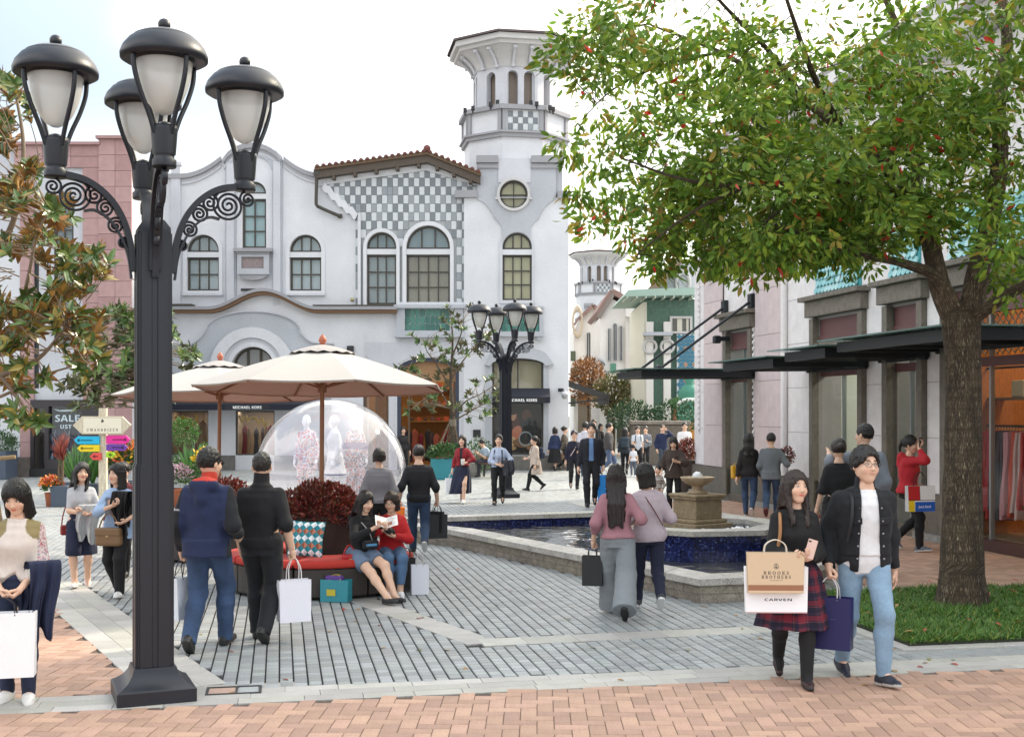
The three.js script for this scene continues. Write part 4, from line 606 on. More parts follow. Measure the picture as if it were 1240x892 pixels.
// ---------- pink building on the left ----------
const ZP = 37.6,SP = F / ZP,qx = px => (px - CX) / SP,qy = py => CH + (HY - py) / SP;
const pk = thing('pink_shop_building','pink stone shop building with dark display windows and a sale poster','building',[0,0,-ZP]);
{
const P1 = [mat(0.48,0.29,0.28,{map: 'stone',rough: 0.7}),mat(0.44,0.26,0.255,{map: 'stone',rough: 0.7}),mat(0.51,0.32,0.31,{map: 'stone',rough: 0.7})];
const holes = [[[40,577],[40,487],[100,487],[100,577]],[[30,470],[30,300],[46,300],[46,470]],[[64,420],[64,240],[88,240],[88,420]]];
mesh('core_wall',prism(ccw([[qx(-220),0],[qx(158),0],[qx(158),qy(176)],[qx(-220),qy(176)]]),-0.6,-0.05,holes.map(h => cw(h.map(([x,y]) => [qx(x),qy(y)])))),M.offwhite,pk);
mesh('side_wall',span(qx(158) - 0.4,qx(158),0,qy(176),-3.5,-0.6),M.offwhite,pk);
const block = (x0,x1,y0,y1,n,m,z = 0) => {for (let i = 0;i < n;i++) for (let j = 0;j < m;j++) {const s = mesh('stone_slab',box((x1 - x0) / n / SP - 0.012,(y1 - y0) / m / SP - 0.012,0.08),P1[Math.floor(rnd() * 3)],pk);s.position.set(qx(x0 + (i + 0.5) * (x1 - x0) / n),qy(y0 + (j + 0.5) * (y1 - y0) / m),z);}};
block(17,120,176,203,3,2);block(120,160,169,570,2,21,0.05);block(24,41,203,577,1,18);block(-220,-60,176,577,4,14);block(100,120,203,490,1,14);
mesh('coping',[span(qx(-220),qx(122),qy(176),qy(172.5),-0.6,0.15),span(qx(118),qx(162),qy(169),qy(165.5),-0.6,0.22)],P1[1],pk);
for (const h of [[30,46,300,470],[64,88,240,420]]) gridWindow(pk,[[qx(h[0]),qy(h[3])],[qx(h[1]),qy(h[3])],[qx(h[1]),qy(h[2])],[qx(h[0]),qy(h[2])]],-0.1,2,5,{blind: mat(0.25,0.27,0.28)});
// display window, dark surround, poster
mesh('shop_surround',prism(ccw([[qx(38),0],[qx(120),0],[qx(120),qy(484)],[qx(38),qy(484)]]),-0.02,0.12,[cw([[qx(42),qy(567)],[qx(55),qy(567)],[qx(55),qy(494)],[qx(42),qy(494)]]),cw([[qx(60),qy(556)],[qx(99),qy(556)],[qx(99),qy(492)],[qx(60),qy(492)]])]),mat(0.03,0.025,0.028,{rough: 0.4}),pk);
mesh('pane',span(qx(42),qx(99),qy(570),qy(492),-0.03,-0.024),M2.pane,pk);
const poster = print(256,512,(x,w,h) => {x.fillStyle = '#0e1020';x.fillRect(0,0,w,h);for (let i = 0;i < 90;i++) {x.strokeStyle = ['#1d3357','#7c1f2b','#c5c9d2','#31486f','#4a2430'][i % 5];x.lineWidth = 3 + rnd() * 9;x.globalAlpha = 0.65;x.beginPath();const a = rnd() * w,b = 190 + rnd() * 300;x.moveTo(a,b);x.quadraticCurveTo(a + rr(-60,60),b + 60,a + rr(-90,90),b + 110);x.stroke();}x.globalAlpha = 1;
x.fillStyle = '#eef0f2';x.font = 'bold 88px sans-serif';x.textAlign = 'center';x.fillText('SALE',w / 2 + 6,150,236);x.font = 'bold 52px sans-serif';x.fillText('UST',w / 2 - 8,216);x.beginPath();x.ellipse(120,46,60,10,-0.05,0,7);x.fill();x.beginPath();x.moveTo(60,52);x.lineTo(20,30);x.lineTo(70,38);x.fill();x.beginPath();x.moveTo(160,40);x.lineTo(200,30);x.lineTo(196,44);x.lineTo(160,54);x.fill();x.fillStyle = '#a51c26';x.fillRect(20,440,110,34);});
mesh('sale_poster',plane(40 / SP,66 / SP,qx(79.5),qy(524),-0.06),poster,pk);
mesh('display_box',[span(qx(41) - 0.05,qx(41),qy(570),qy(490),-1.0,-0.05),span(qx(100),qx(100) + 0.05,qy(570),qy(490),-1.0,-0.05),span(qx(41),qx(100),qy(490),qy(488),-1.0,-0.05),span(qx(41),qx(100),qy(570),qy(490),-1.0,-0.95),span(qx(41),qx(100),qy(571),qy(568),-1,-0.05)],mat(0.30,0.23,0.19),pk);
mesh('displayed_garment',[lathe([[0,0],[0.14,0],[0.13,0.5],[0.16,0.95],[0.18,1.15],[0.06,1.28],[0.09,1.42],[0,1.52]],12).scale(1,1,0.6).translate(qx(48.5),qy(563),-0.5)],mat(0.12,0.08,0.06,{map: 'cloth'}),pk);
mesh('white_panel',[span(qx(-60),qx(24),0,qy(300),-0.05,0.03)],M.white,pk);mesh('wall_plaque',span(qx(7.5),qx(18.5),qy(538),qy(529),0.03,0.08),M.dark,pk);
mesh('shop_plinth',[span(qx(38),qx(120),0,qy(567.5),-0.02,0.2)],M.dark,pk);mesh('stone_pier',span(qx(24),qx(38),0,qy(553),0.02,0.3),mat(0.2,0.17,0.15,{map: 'granite'}),pk);
}
// ---------- lane beyond the tower: second tower, gabled houses, green corner house ----------
{
const t2 = copyOf(tw,V(7.2,0,-99),0,'distant white tower with octagonal lantern beyond the gabled houses');
const house = (Z,name,label,fn) => {const s = F / Z,g = thing(name,label,'building',[0,0,-Z]);fn(g,px => (px - CX) / s,py => CH + (HY - py) / s,s);return g;};
const aw = (g,X,Y,x0,x1,y0,y1,z = 0.09) => {const o = archPx(x0,x1,y0,y1).map(([a,b]) => [X(a),Y(b)]);const w = new THREE.Group();w.name = 'window';g.add(w);mesh('frame',ring(o,0.035,z - 0.06,z + 0.02),M.pale,w);mesh('pane',prism(ccw(inset(o,0.03)),z - 0.05,z - 0.04),mat(0.06,0.07,0.08,{rough: 0.1}),w);mesh('mullion',span(X((x0 + x1) / 2) - 0.012,X((x0 + x1) / 2) + 0.012,Y(y1),Y(y0 + 0.4),z - 0.04,z + 0.02),M.pale,w);};
const cream = mat(0.80,0.77,0.73,{map: 'stucco'}),cream2 = mat(0.64,0.60,0.55,{map: 'stucco'});
house(78,'gabled_house','white house with small tiled gable and paired arched windows down the lane',(g,X,Y) => {
mesh('wall',prism(ccw([[695,540],[695,400],[703,384],[718,372],[735,384],[735,540]].map(([a,b]) => [X(a),Y(b)])),-6,0),cream,g);
for (const [a,b] of [[[701,386],[718,370]],[[718,370],[737,386]]]) mesh('roof_slope',beam(V(X(a[0]),Y(a[1]),-2.7),V(X(b[0]),Y(b[1]),-2.7),6.2,0.22),M2.fartile,g);
for (const [a,b] of [[710,715.5],[718,723]]) aw(g,X,Y,a,b,402,442);mesh('pilaster',span(X(724),X(729),Y(520),Y(400),0,0.3),cream2,g);mesh('string_course',span(X(703),X(735),Y(446),Y(443),0,0.35),cream2,g);mesh('oval_sign',new THREE.TorusGeometry(0.55,0.14,8,20).scale(0.55,1.6,1).translate(X(699),Y(390),0.3),mat(0.5,0.42,0.32),g);
for (const y of [425,445,480]) mesh('shutter',span(X(691),X(697),Y(y + 12),Y(y),0,0.08),mat(0.1,0.12,0.08),g);mesh('shop_display',span(X(700),X(733),0.3,Y(480),0,0.05),mat(0.30,0.24,0.20,{map: 'wood'}),g);mesh('shop_glass',span(X(700),X(733),0.3,Y(480),0.5,0.51),M2.shopPane,g);mesh('shop_canopy',span(X(699),X(734),Y(480),Y(477),0,0.9),M.eave,g);
});
house(68,'gabled_house','white house with taller tiled gable and three arched windows down the lane',(g,X,Y) => {
mesh('wall',prism(ccw([[727,560],[727,384],[742,362],[772,380],[790,380],[790,560]].map(([a,b]) => [X(a),Y(b)])),-8,0),cream,g);
for (const [a,b] of [[[724,380],[741,353]],[[741,353],[776,372]]]) mesh('roof_slope',beam(V(X(a[0]),Y(a[1]),-3.7),V(X(b[0]),Y(b[1]),-3.7),8,0.3),M2.fartile,g);
mesh('fascia',prism(ccw([[722,384],[741,354],[743,354],[743,360],[727,386]].map(([a,b]) => [X(a),Y(b)])),0,0.35),mat(0.2,0.17,0.15),g);
for (const [a,b,t] of [[735.5,740,397],[742,747.5,391],[749.5,754,394]]) aw(g,X,Y,a,b,t,437);mesh('cornice',[span(X(757),X(790),Y(384),Y(368),0,0.6),span(X(754),X(790),Y(368),Y(365),0,0.8)],cream,g);mesh('pilaster',span(X(757),X(761),Y(540),Y(388),0,0.3),cream2,g);
mesh('green_panel',span(X(739),X(746),Y(452),Y(440),0,0.08),mat(0.1,0.25,0.18),g);mesh('curved_hood',prism(ccw([...arc(723,0,9,9,180,0,10).map(([a,b]) => [X(a),Y(443 - b)]),...arc(723,0,9,6,0,180,10).map(([a,b]) => [X(a),Y(443 - b)])]),0,0.8),M.grey,g);mesh('shop_display',span(X(735),X(786),0.3,Y(486),0,0.05),mat(0.30,0.24,0.20,{map: 'wood'}),g);mesh('shop_glass',span(X(735),X(786),0.3,Y(486),0.6,0.61),M2.shopPane,g);mesh('shop_canopy',span(X(734),X(787),Y(486),Y(483),0,1.0),M.eave,g);for (let i = 0;i < 4;i++) mesh('pier',span(X(742 + i * 12),X(746 + i * 12),0,Y(486),0.12,0.55),cream2,g);
});
house(52,'green_house','green corner house with flat green roof, white columns and checkered blue panel',(g,X,Y) => {
const green = mat(0.13,0.25,0.19,{map: 'granite',rough: 0.6}),pg = mat(0.30,0.42,0.36,{rough: 0.6});
mesh('wall',span(X(783),X(842),0,Y(362),-6,0),green,g);
mesh('side_wall',prism(ccw([[779,566],[779,366],[783,366],[783,566]].map(([a,b]) => [X(a),Y(b)])),-6,0.15),mat(0.58,0.57,0.48),g);
mesh('roof_slab',[prism(ccw([[752,362],[758,354],[842,351],[842,360]].map(([a,b]) => [X(a),Y(b)])),-5,1.2)],pg,g);for (let i = 0;i < 8;i++) mesh('roof_rib',span(X(756 + i * 11),X(757.5 + i * 11),Y(364),Y(361),-1,1.25),mat(0.4,0.46,0.38),g);
for (const x of [782,803]) mesh('column',[span(X(x),X(x + 8.5),0,Y(390),0.02,0.3)],cream,g);mesh('entablature',span(X(778),X(812),Y(407),Y(403),0.1,0.7),M.grey,g);
for (const x of [786,807]) mesh('scroll',new THREE.TorusGeometry(0.28,0.06,6,16).translate(X(x),Y(420),0.36),M.pale,g);
mesh('window_frame',[ring([[X(811),Y(404)],[X(838),Y(404)],[X(838),Y(383)],[X(811),Y(383)]],0.1,0,0.15)],M.pale,g);mesh('pane',span(X(813),X(836),Y(403),Y(385),0.02,0.04),mat(0.10,0.10,0.09,{rough: 0.1}),g);mesh('curtain',[span(X(820),X(826),Y(403),Y(385),0.05,0.06),span(X(831),X(834),Y(403),Y(385),0.05,0.06)],mat(0.6,0.58,0.5),g);
const dm = [mat(0.03,0.16,0.25,{rough: 0.4}),mat(0.6,0.62,0.62,{rough: 0.4}),mat(0.35,0.2,0.14,{rough: 0.4})],dg = new THREE.BoxGeometry(0.165,0.165,0.03).rotateZ(Math.PI / 4);
const pn = new THREE.Group();pn.name = 'checker_panel';g.add(pn);mesh('panel_back',span(X(819),X(840),Y(483),Y(405),0.1,0.25),dm[1],pn);for (let r = 0;r < 16;r++) for (let c = 0;c < 4;c++) mesh('diamond_tile',dg,r % 4 === 3 && c % 2 ? dm[2] : dm[0],pn).position.set(X(821.5 + c * 5.2 + (r % 2) * 2.6),Y(408 + r * 4.8),0.27);
mesh('door',span(X(815),X(830),0,Y(492),0.02,0.1),mat(0.3,0.09,0.04),g);mesh('hedge_garland',new THREE.IcosahedronGeometry(0.5,2).scale(1.2,0.6,0.5).translate(X(826),Y(488),0.3),mat(0.05,0.12,0.03),g);
mesh('wall_clock',rbox(0.12,0.3,0.08,0.02,X(781),Y(499),0.2),M.dark,g);
mesh('pediment',[beam(V(X(789),Y(352),0.1),V(X(822),Y(315),0.1),0.8,0.35)],mat(0.22,0.16,0.12),g);mesh('gable_wall',prism(ccw([[792,352],[822,318],[842,318],[842,352]].map(([a,b]) => [X(a),Y(b)])),-5,-0.1),mat(0.5,0.52,0.55),g);mesh('oval_window',new THREE.TorusGeometry(0.42,0.12,8,20).scale(0.7,1.2,1).translate(X(827),Y(343),0),M.pale,g);
});
// low planter wall with hedge at the mouth of the lane
const pw = thing('planter_wall','long low brown granite planter wall at the mouth of the lane','planter',[0,0,-46]);const s = F / 46,X = px => (px - CX) / s;mesh('wall',rbox(X(832) - X(764),1.55,1.2,0.03,(X(764) + X(832)) / 2,0.77,0),mat(0.2,0.17,0.14,{map: 'granite'}),pw);mesh('coping',rbox(X(834) - X(762),0.14,1.35,0.03,(X(764) + X(832)) / 2,1.62,0),mat(0.3,0.26,0.22,{map: 'granite'}),pw);
// dark awning on the flank of the tower
const da = thing('dark_awning','black pitched awning over the side shop entrance behind the tower','awning',[fx(689.5),0,-46]);mesh('roof_cloth',beam(V(0,3.15,0),V(1.5,2.65,0),5,0.04).rotateZ(0),M.dark,da);mesh('valance',box(0.03,0.35,5,1.5,2.48,0),M.dark,da);for (const z of [2.4,0,-2.4]) mesh('bracket_rod',bar(V(0,2.35,z),V(1.45,2.5,z),0.025),M.dark,da);
const fl = thing('lane_shop_row','row of dark glazed shop fronts on the left of the lane','building',[fx(689),0,-60]);mesh('wall',span(-4,-0.2,0,9,-18,9),M.white,fl);for (let i = 0;i < 5;i++) {mesh('shop_glass',span(-0.2,-0.12,0.2,2.7,5 - i * 4,8 - i * 4),mat(0.22,0.20,0.19,{rough: 0.12}),fl);mesh('pier',span(-0.2,0.0,0,3.2,8 - i * 4,9 - i * 4),cream2,fl);}
}
// ---------- fountain: low stone-rimmed pool, raised upper basin with tiled face, pedestal and bowl ----------
const ft = thing('fountain','stone fountain with blue tiled pool, raised basin and bowl on a pedestal','fountain');
{
const wallM = tint(0.40,0.35,0.28,5,0.14,{map: 'granite',bump: 'rough',bs: 0.003,rough: 0.85}),copM = tint(0.65,0.61,0.54,5,0.1,{map: 'granite',bump: 'rough',bs: 0.0015,rough: 0.7});
const blueT = tint(0.020,0.032,0.13,6,0.5,{rough: 0.18}),P = BASIN,n = P.length,H0 = 0.26;
const inn = ccw(P) === P ? inset(P,0.36) : inset(P,0.36).reverse(),innW = ccw(P) === P ? inset(P,0.26) : inset(P,0.26).reverse(),outC = ccw(P) === P ? inset(P,-0.04) : inset(P,-0.04).reverse();
for (let i = 0;i < n;i++) {
const j = (i + 1) % n,a = P[i],b = P[j],L = Math.hypot(b[0] - a[0],b[1] - a[1]),k = Math.max(1,Math.round(L / 0.62)),ia = innW[i],ib = innW[j],oa = outC[i],ob = outC[j],ca = inn[i],cb = inn[j];
const q = (p,r,t) => [lerp(p[0],r[0],t),-lerp(p[1],r[1],t)];
for (let s = 0;s < k;s++) {
const g = 0.004 / L,t0 = s / k + (s ? g : 0),t1 = (s + 1) / k - (s < k - 1 ? g : 0);
for (let c = 0;c < 2;c++) {const off = c * 0.5 / k,u0 = Math.max(0,t0 - off),u1 = s === k - 1 ? 1 : Math.max(0.001,t1 - off);if (u1 - u0 > 0.01) mesh('wall_block',slab([q(a,b,u0),q(a,b,u1),q(ia,ib,u1),q(ia,ib,u0)],c * 0.098 - 0.01,(c + 1) * 0.098 - 0.014),wallM[Math.floor(rnd() * 5)],ft);}
const half = k > 1 ? 1 : 1;mesh('coping_stone',slab([q(oa,ob,t0),q(oa,ob,t1),q(ca,cb,t1),q(ca,cb,t0)],0.186,H0 - rr(0,0.004)),copM[Math.floor(rnd() * 5)],ft);
}
mesh('pool_side',slab([q(innW[i],innW[j],0),q(innW[i],innW[j],1),q(inset(P,0)[0] ? [lerp(ia[0],ca[0],0.6),lerp(ia[1],ca[1],0.6)] : ia,[lerp(ib[0],cb[0],0.6),lerp(ib[1],cb[1],0.6)],1),[lerp(ia[0],ca[0],0.6),-lerp(ia[1],ca[1],0.6)]],-0.35,0.186),mosaicM(),ft);
}
function mosaicM() {
if (mosaicM.m) return mosaicM.m;const m = print(512,512,(x,w,h) => {x.fillStyle = '#0c1026';x.fillRect(0,0,w,h);for (let i = 0;i < 32;i++) for (let j = 0;j < 32;j++) {const k = rnd();x.fillStyle = k < 0.15 ? '#38457f' : k < 0.3 ? '#0d1230' : k < 0.35 ? '#5d6c98' : k < 0.7 ? '#19204e' : '#20295c';x.fillRect(i * 16 + 1,j * 16 + 1,14,14);}});
m.map.wrapS = m.map.wrapT = THREE.RepeatWrapping;m.map.repeat.set(1.25,1.25);m.roughness = 0.2;return mosaicM.m = m;
}
mesh('pool_floor',slab(innW.map(p => [p[0],-p[1]]),-0.4,-0.3),mosaicM(),ft);
// water: rippled sheet
{const g = new THREE.PlaneGeometry(9,11,180,220).rotateX(-Math.PI / 2).translate(1.1,0.1,-17.5),p = g.attributes.position,keep = [],idx = g.index.array;
for (let i = 0;i < p.count;i++) {const x = p.getX(i),z = p.getZ(i),d = Math.hypot(x - 2.75,z + 17.4);p.setY(i,0.1 + 0.006 * PN.noise(x * 3,z * 6,1) + 0.004 * PN.noise(x * 9,z * 12,4) + 0.004 * Math.sin(d * 14) * Math.exp(-d * 0.4));}
for (let i = 0;i < idx.length;i += 3) {const a = idx[i],b = idx[i + 1],c = idx[i + 2],x = (p.getX(a) + p.getX(b) + p.getX(c)) / 3,z = (p.getZ(a) + p.getZ(b) + p.getZ(c)) / 3;if (inPoly(x,-z,innW)) keep.push(a,b,c);}g.setIndex(keep);g.computeVertexNormals();
mesh('water',g,mat(0.9,0.95,1,{rough: 0.04,trans: 1,thick: 0,ior: 1.33}),ft);}
// upper basin: octagon whose front side faces the camera
const C = [2.72,17.55],oct = r => Array.from({length: 8},(_,k) => {const a = R(11) + R(22.5) + k * Math.PI / 4;return [C[0] + r * Math.sin(a),-(C[1] - r * Math.cos(a))];});
const o1 = oct(1.28),o2 = oct(1.0),o3 = oct(1.36),o4 = oct(0.98),T0 = 0.42;
for (let k = 0;k < 8;k++) {const j = (k + 1) % 8;mesh('basin_side',slab([o1[k],o1[j],o2[j],o2[k]],-0.35,T0 - 0.07),mosaicM(),ft);mesh('basin_coping',slab([o3[k],o3[j],o4[j],o4[k]],T0 - 0.07,T0),copM[k % 5],ft);}
{const wg = new THREE.CircleGeometry(1.0,48,0,Math.PI * 2).rotateX(-Math.PI / 2),rg = new THREE.RingGeometry(0.3,0.985,60,14).rotateX(-Math.PI / 2).translate(C[0],T0 - 0.05,-C[1]),p = rg.attributes.position;for (let i = 0;i < p.count;i++) p.setY(i,T0 - 0.05 + 0.012 * PN.noise(p.getX(i) * 9,p.getZ(i) * 9,2));rg.computeVertexNormals();mesh('basin_water',rg,mat(0.9,0.95,1,{rough: 0.05,trans: 1,ior: 1.33}),ft);}
mesh('basin_floor',slab(o2,-0.2,0.2),mosaicM(),ft);
const ped = new THREE.Group();ped.name = 'pedestal';ped.position.set(C[0],T0 - 0.1,-C[1]);ped.rotation.y = R(33);ped.scale.setScalar(0.84);ft.add(ped);
const ps = mat(0.37,0.28,0.165,{map: 'granite',bump: 'rough',bs: 0.004,rough: 0.85});
mesh('step',rbox(0.86,0.13,0.86,0.02,0,0.065,0),ps,ped);mesh('step',rbox(0.74,0.07,0.74,0.025,0,0.165,0),ps,ped);mesh('block',rbox(0.60,0.34,0.60,0.015,0,0.37,0),ps,ped);mesh('cap',[rbox(0.68,0.05,0.68,0.015,0,0.56,0),rbox(0.72,0.045,0.72,0.015,0,0.605,0)],ps,ped);
mesh('bowl',lathe([[0,0.62],[0.17,0.62],[0.175,0.66],[0.10,0.69],[0.085,0.74],[0.12,0.77],[0.2,0.80],[0.27,0.85],[0.295,0.90],[0.30,0.915],[0.275,0.92],[0.24,0.88],[0.1,0.85],[0,0.84]],40),mat(0.56,0.42,0.27,{map: 'granite',rough: 0.7}),ped);
{const wj = new THREE.IcosahedronGeometry(1,4),p = wj.attributes.position;for (let i = 0;i < p.count;i++) {const x = p.getX(i),y = p.getY(i),z = p.getZ(i),k = 1 + 0.3 * PN.noise(x * 3,y * 3,z * 3);p.setXYZ(i,x * 0.085 * k,Math.max(y,-0.2) * 0.075 * k,z * 0.085 * k);}mesh('water_jet',wj.translate(0,0.93,0),mat(0.9,0.92,0.93,{rough: 0.25,trans: 0.35}),ped);mesh('bowl_water',new THREE.CircleGeometry(0.268,32).rotateX(-Math.PI / 2).translate(0,0.9,0),mat(0.9,0.95,1,{rough: 0.05,trans: 1,ior: 1.33}),ped);}
// foam where the water falls on the right
{const l = [];for (let i = 0;i < 60;i++) {const a = R(40 + rr(-45,45)),r = rr(0.55,0.92);l.push(new THREE.IcosahedronGeometry(rr(0.012,0.035),1).scale(1,0.5,1).translate(C[0] + r * Math.sin(a),T0 - 0.045,-C[1] + r * Math.cos(a)));}mesh('foam',l,mat(0.85,0.87,0.88,{rough: 0.5,trans: 0.2}),ft).userData.kind = 'stuff';}
}
// ---------- four-headed street lamps ----------
{
const B = M.lampblack,lp = thing('street_lamp','tall black four-headed street lamp with square foot on the brick paving','street lamp',[0,0,0],0,'four-headed street lamps');
// foot: square plinth, concave pyramid
const sq = (pts) => {const g = lathe(pts,4).rotateY(Math.PI / 4);g.scale(Math.SQRT1_2 * 2 / Math.SQRT2,1,Math.SQRT1_2 * 2 / Math.SQRT2);return toCreasedNormals(g,0.5);};
const q = Math.SQRT2;
mesh('foot',sq([[0,0],[0.265 * q,0],[0.27 * q,0.006],[0.27 * q,0.092],[0.262 * q,0.1],[0.235 * q,0.112],[0.19 * q,0.145],[0.158 * q,0.19],[0.145 * q,0.235],[0.12 * q,0.24],[0,0.24]]),B,lp);
// shaft: square with re-entrant corners and raised strips; thicker sleeve below
const cross = (w,c) => {const p = [];for (let k = 0;k < 4;k++) {const a = k * Math.PI / 2,r = ([x,y]) => [x * Math.cos(a) - y * Math.sin(a),x * Math.sin(a) + y * Math.cos(a)];p.push(...[[w,-w + c],[w,-0.022],[w - 0.008,-0.018],[w - 0.008,0.018],[w,0.022],[w,w - c],[w - c * 0.5,w - c],[w - c * 0.5,w - c * 0.5],[w - c,w - c * 0.5]].map(r));}return p;};
const ext = (p,y0,y1) => norm(new THREE.ExtrudeGeometry(shapeOf(ccw(p)),{depth: y1 - y0,bevelEnabled: false}).rotateX(-Math.PI / 2).translate(0,y0,0));
mesh('shaft',[ext(cross(0.122,0.03),0.235,3.32)],B,lp);
mesh('sleeve',[ext(cross(0.133,0.03),0.235,1.66),ext(cross(0.128,0.03),1.66,1.675)],B,lp);
mesh('shaft_top',sq([[0.16,3.32],[0.155,3.36],[0.10,3.42],[0,3.43]]),B,lp);
const spiral = (cx,cy,r,turns,a0,dir = 1) => {const p = [];const n = Math.round(turns * 16);for (let i = 0;i <= n;i++) {const t = i / n,a = a0 + dir * t * turns * 2 * Math.PI,rad = r * (1 - 0.9 * t);p.push(V(cx + rad * Math.cos(a),cy + rad * Math.sin(a),0));}return tube(p,0.0095,n * 2,5).scale(1,1,2.2);};
const glassM = mat(0.80,0.79,0.76,{rough: 0.45,trans: 0.45});
for (let k = 0;k < 4;k++) {
const a = new THREE.Group();a.name = 'lamp_arm';a.rotation.y = k * Math.PI / 2;lp.add(a);const r = 0.655;
const curve = pts => {const c = new THREE.CatmullRomCurve3(pts.map(p => V(p[0],p[1],0))),P = c.getPoints(28);return P;};
const strap = (pts,w,d) => {const P = curve(pts),out = [],inn = [];P.forEach((p,i) => {const t = P[Math.min(i + 1,P.length - 1)].clone().sub(P[Math.max(0,i - 1)]).normalize();out.push([p.x - t.y * w / 2,p.y + t.x * w / 2]);inn.push([p.x + t.y * w / 2,p.y - t.x * w / 2]);});return prism(ccw([...out,...inn.reverse()]),-d / 2,d / 2);};
mesh('arm_strap',strap([[0.72,3.715],[0.60,3.705],[0.46,3.675],[0.33,3.59],[0.23,3.46],[0.165,3.28],[0.135,3.05]],0.042,0.085),B,a);
mesh('lower_strap',strap([[0.47,3.46],[0.40,3.47],[0.31,3.42],[0.23,3.31],[0.175,3.17],[0.15,3.0]],0.016,0.045),B,a);
mesh('scrollwork',[spiral(0.535,3.565,0.118,3.2,1.5),spiral(0.675,3.62,0.06,2,1.9),spiral(0.40,3.575,0.07,2.3,2.6,-1),spiral(0.325,3.49,0.065,2.3,2.2,-1),spiral(0.255,3.37,0.058,2.2,2.0,-1),spiral(0.20,3.25,0.04,2,2.0,-1),strap([[0.50,3.685],[0.45,3.655],[0.49,3.665],[0.56,3.69]],0.016,0.04)],B,a).userData.kind = 'stuff';
// head
const hd = new THREE.Group();hd.name = 'lamp_head';hd.position.set(r,0,0);a.add(hd);
mesh('cup',lathe([[0,3.68],[0.075,3.68],[0.08,3.69],[0.08,3.73],[0.066,3.74],[0.066,3.76],[0.076,3.77],[0.088,3.93],[0.09,3.955],[0.06,3.96],[0.035,3.98],[0,3.99]],24),B,hd);
for (let s = 0;s < 4;s++) {const g = tube([V(0.075,3.90,0),V(0.12,4.02,0),V(0.19,4.17,0),V(0.232,4.30,0),V(0.24,4.40,0)],0.0165,16,8).rotateY(s * Math.PI / 2 + 0.5);mesh('cage_rib',g,B,hd);}
mesh('glass_shade',lathe([[0.0,4.035],[0.03,4.035],[0.07,4.06],[0.115,4.12],[0.15,4.20],[0.175,4.29],[0.185,4.38],[0.18,4.42]],32),glassM,hd);
mesh('cap',lathe([[0.17,4.385],[0.20,4.38],[0.205,4.40],[0.26,4.385],[0.285,4.40],[0.287,4.43],[0.27,4.475],[0.23,4.525],[0.205,4.54],[0.20,4.55],[0.15,4.575],[0.08,4.59],[0.03,4.595],[0.012,4.61],[0,4.61]],40),B,hd);
mesh('finial',new THREE.SphereGeometry(0.042,16,12).translate(0,4.635,0),B,hd);
}
lp.position.set(-2.583,0,-8.61);lp.rotation.y = R(23);
const p2 = gp(612,602);copyOf(lp,p2,R(20),'tall black four-headed street lamp in front of the tower');
}
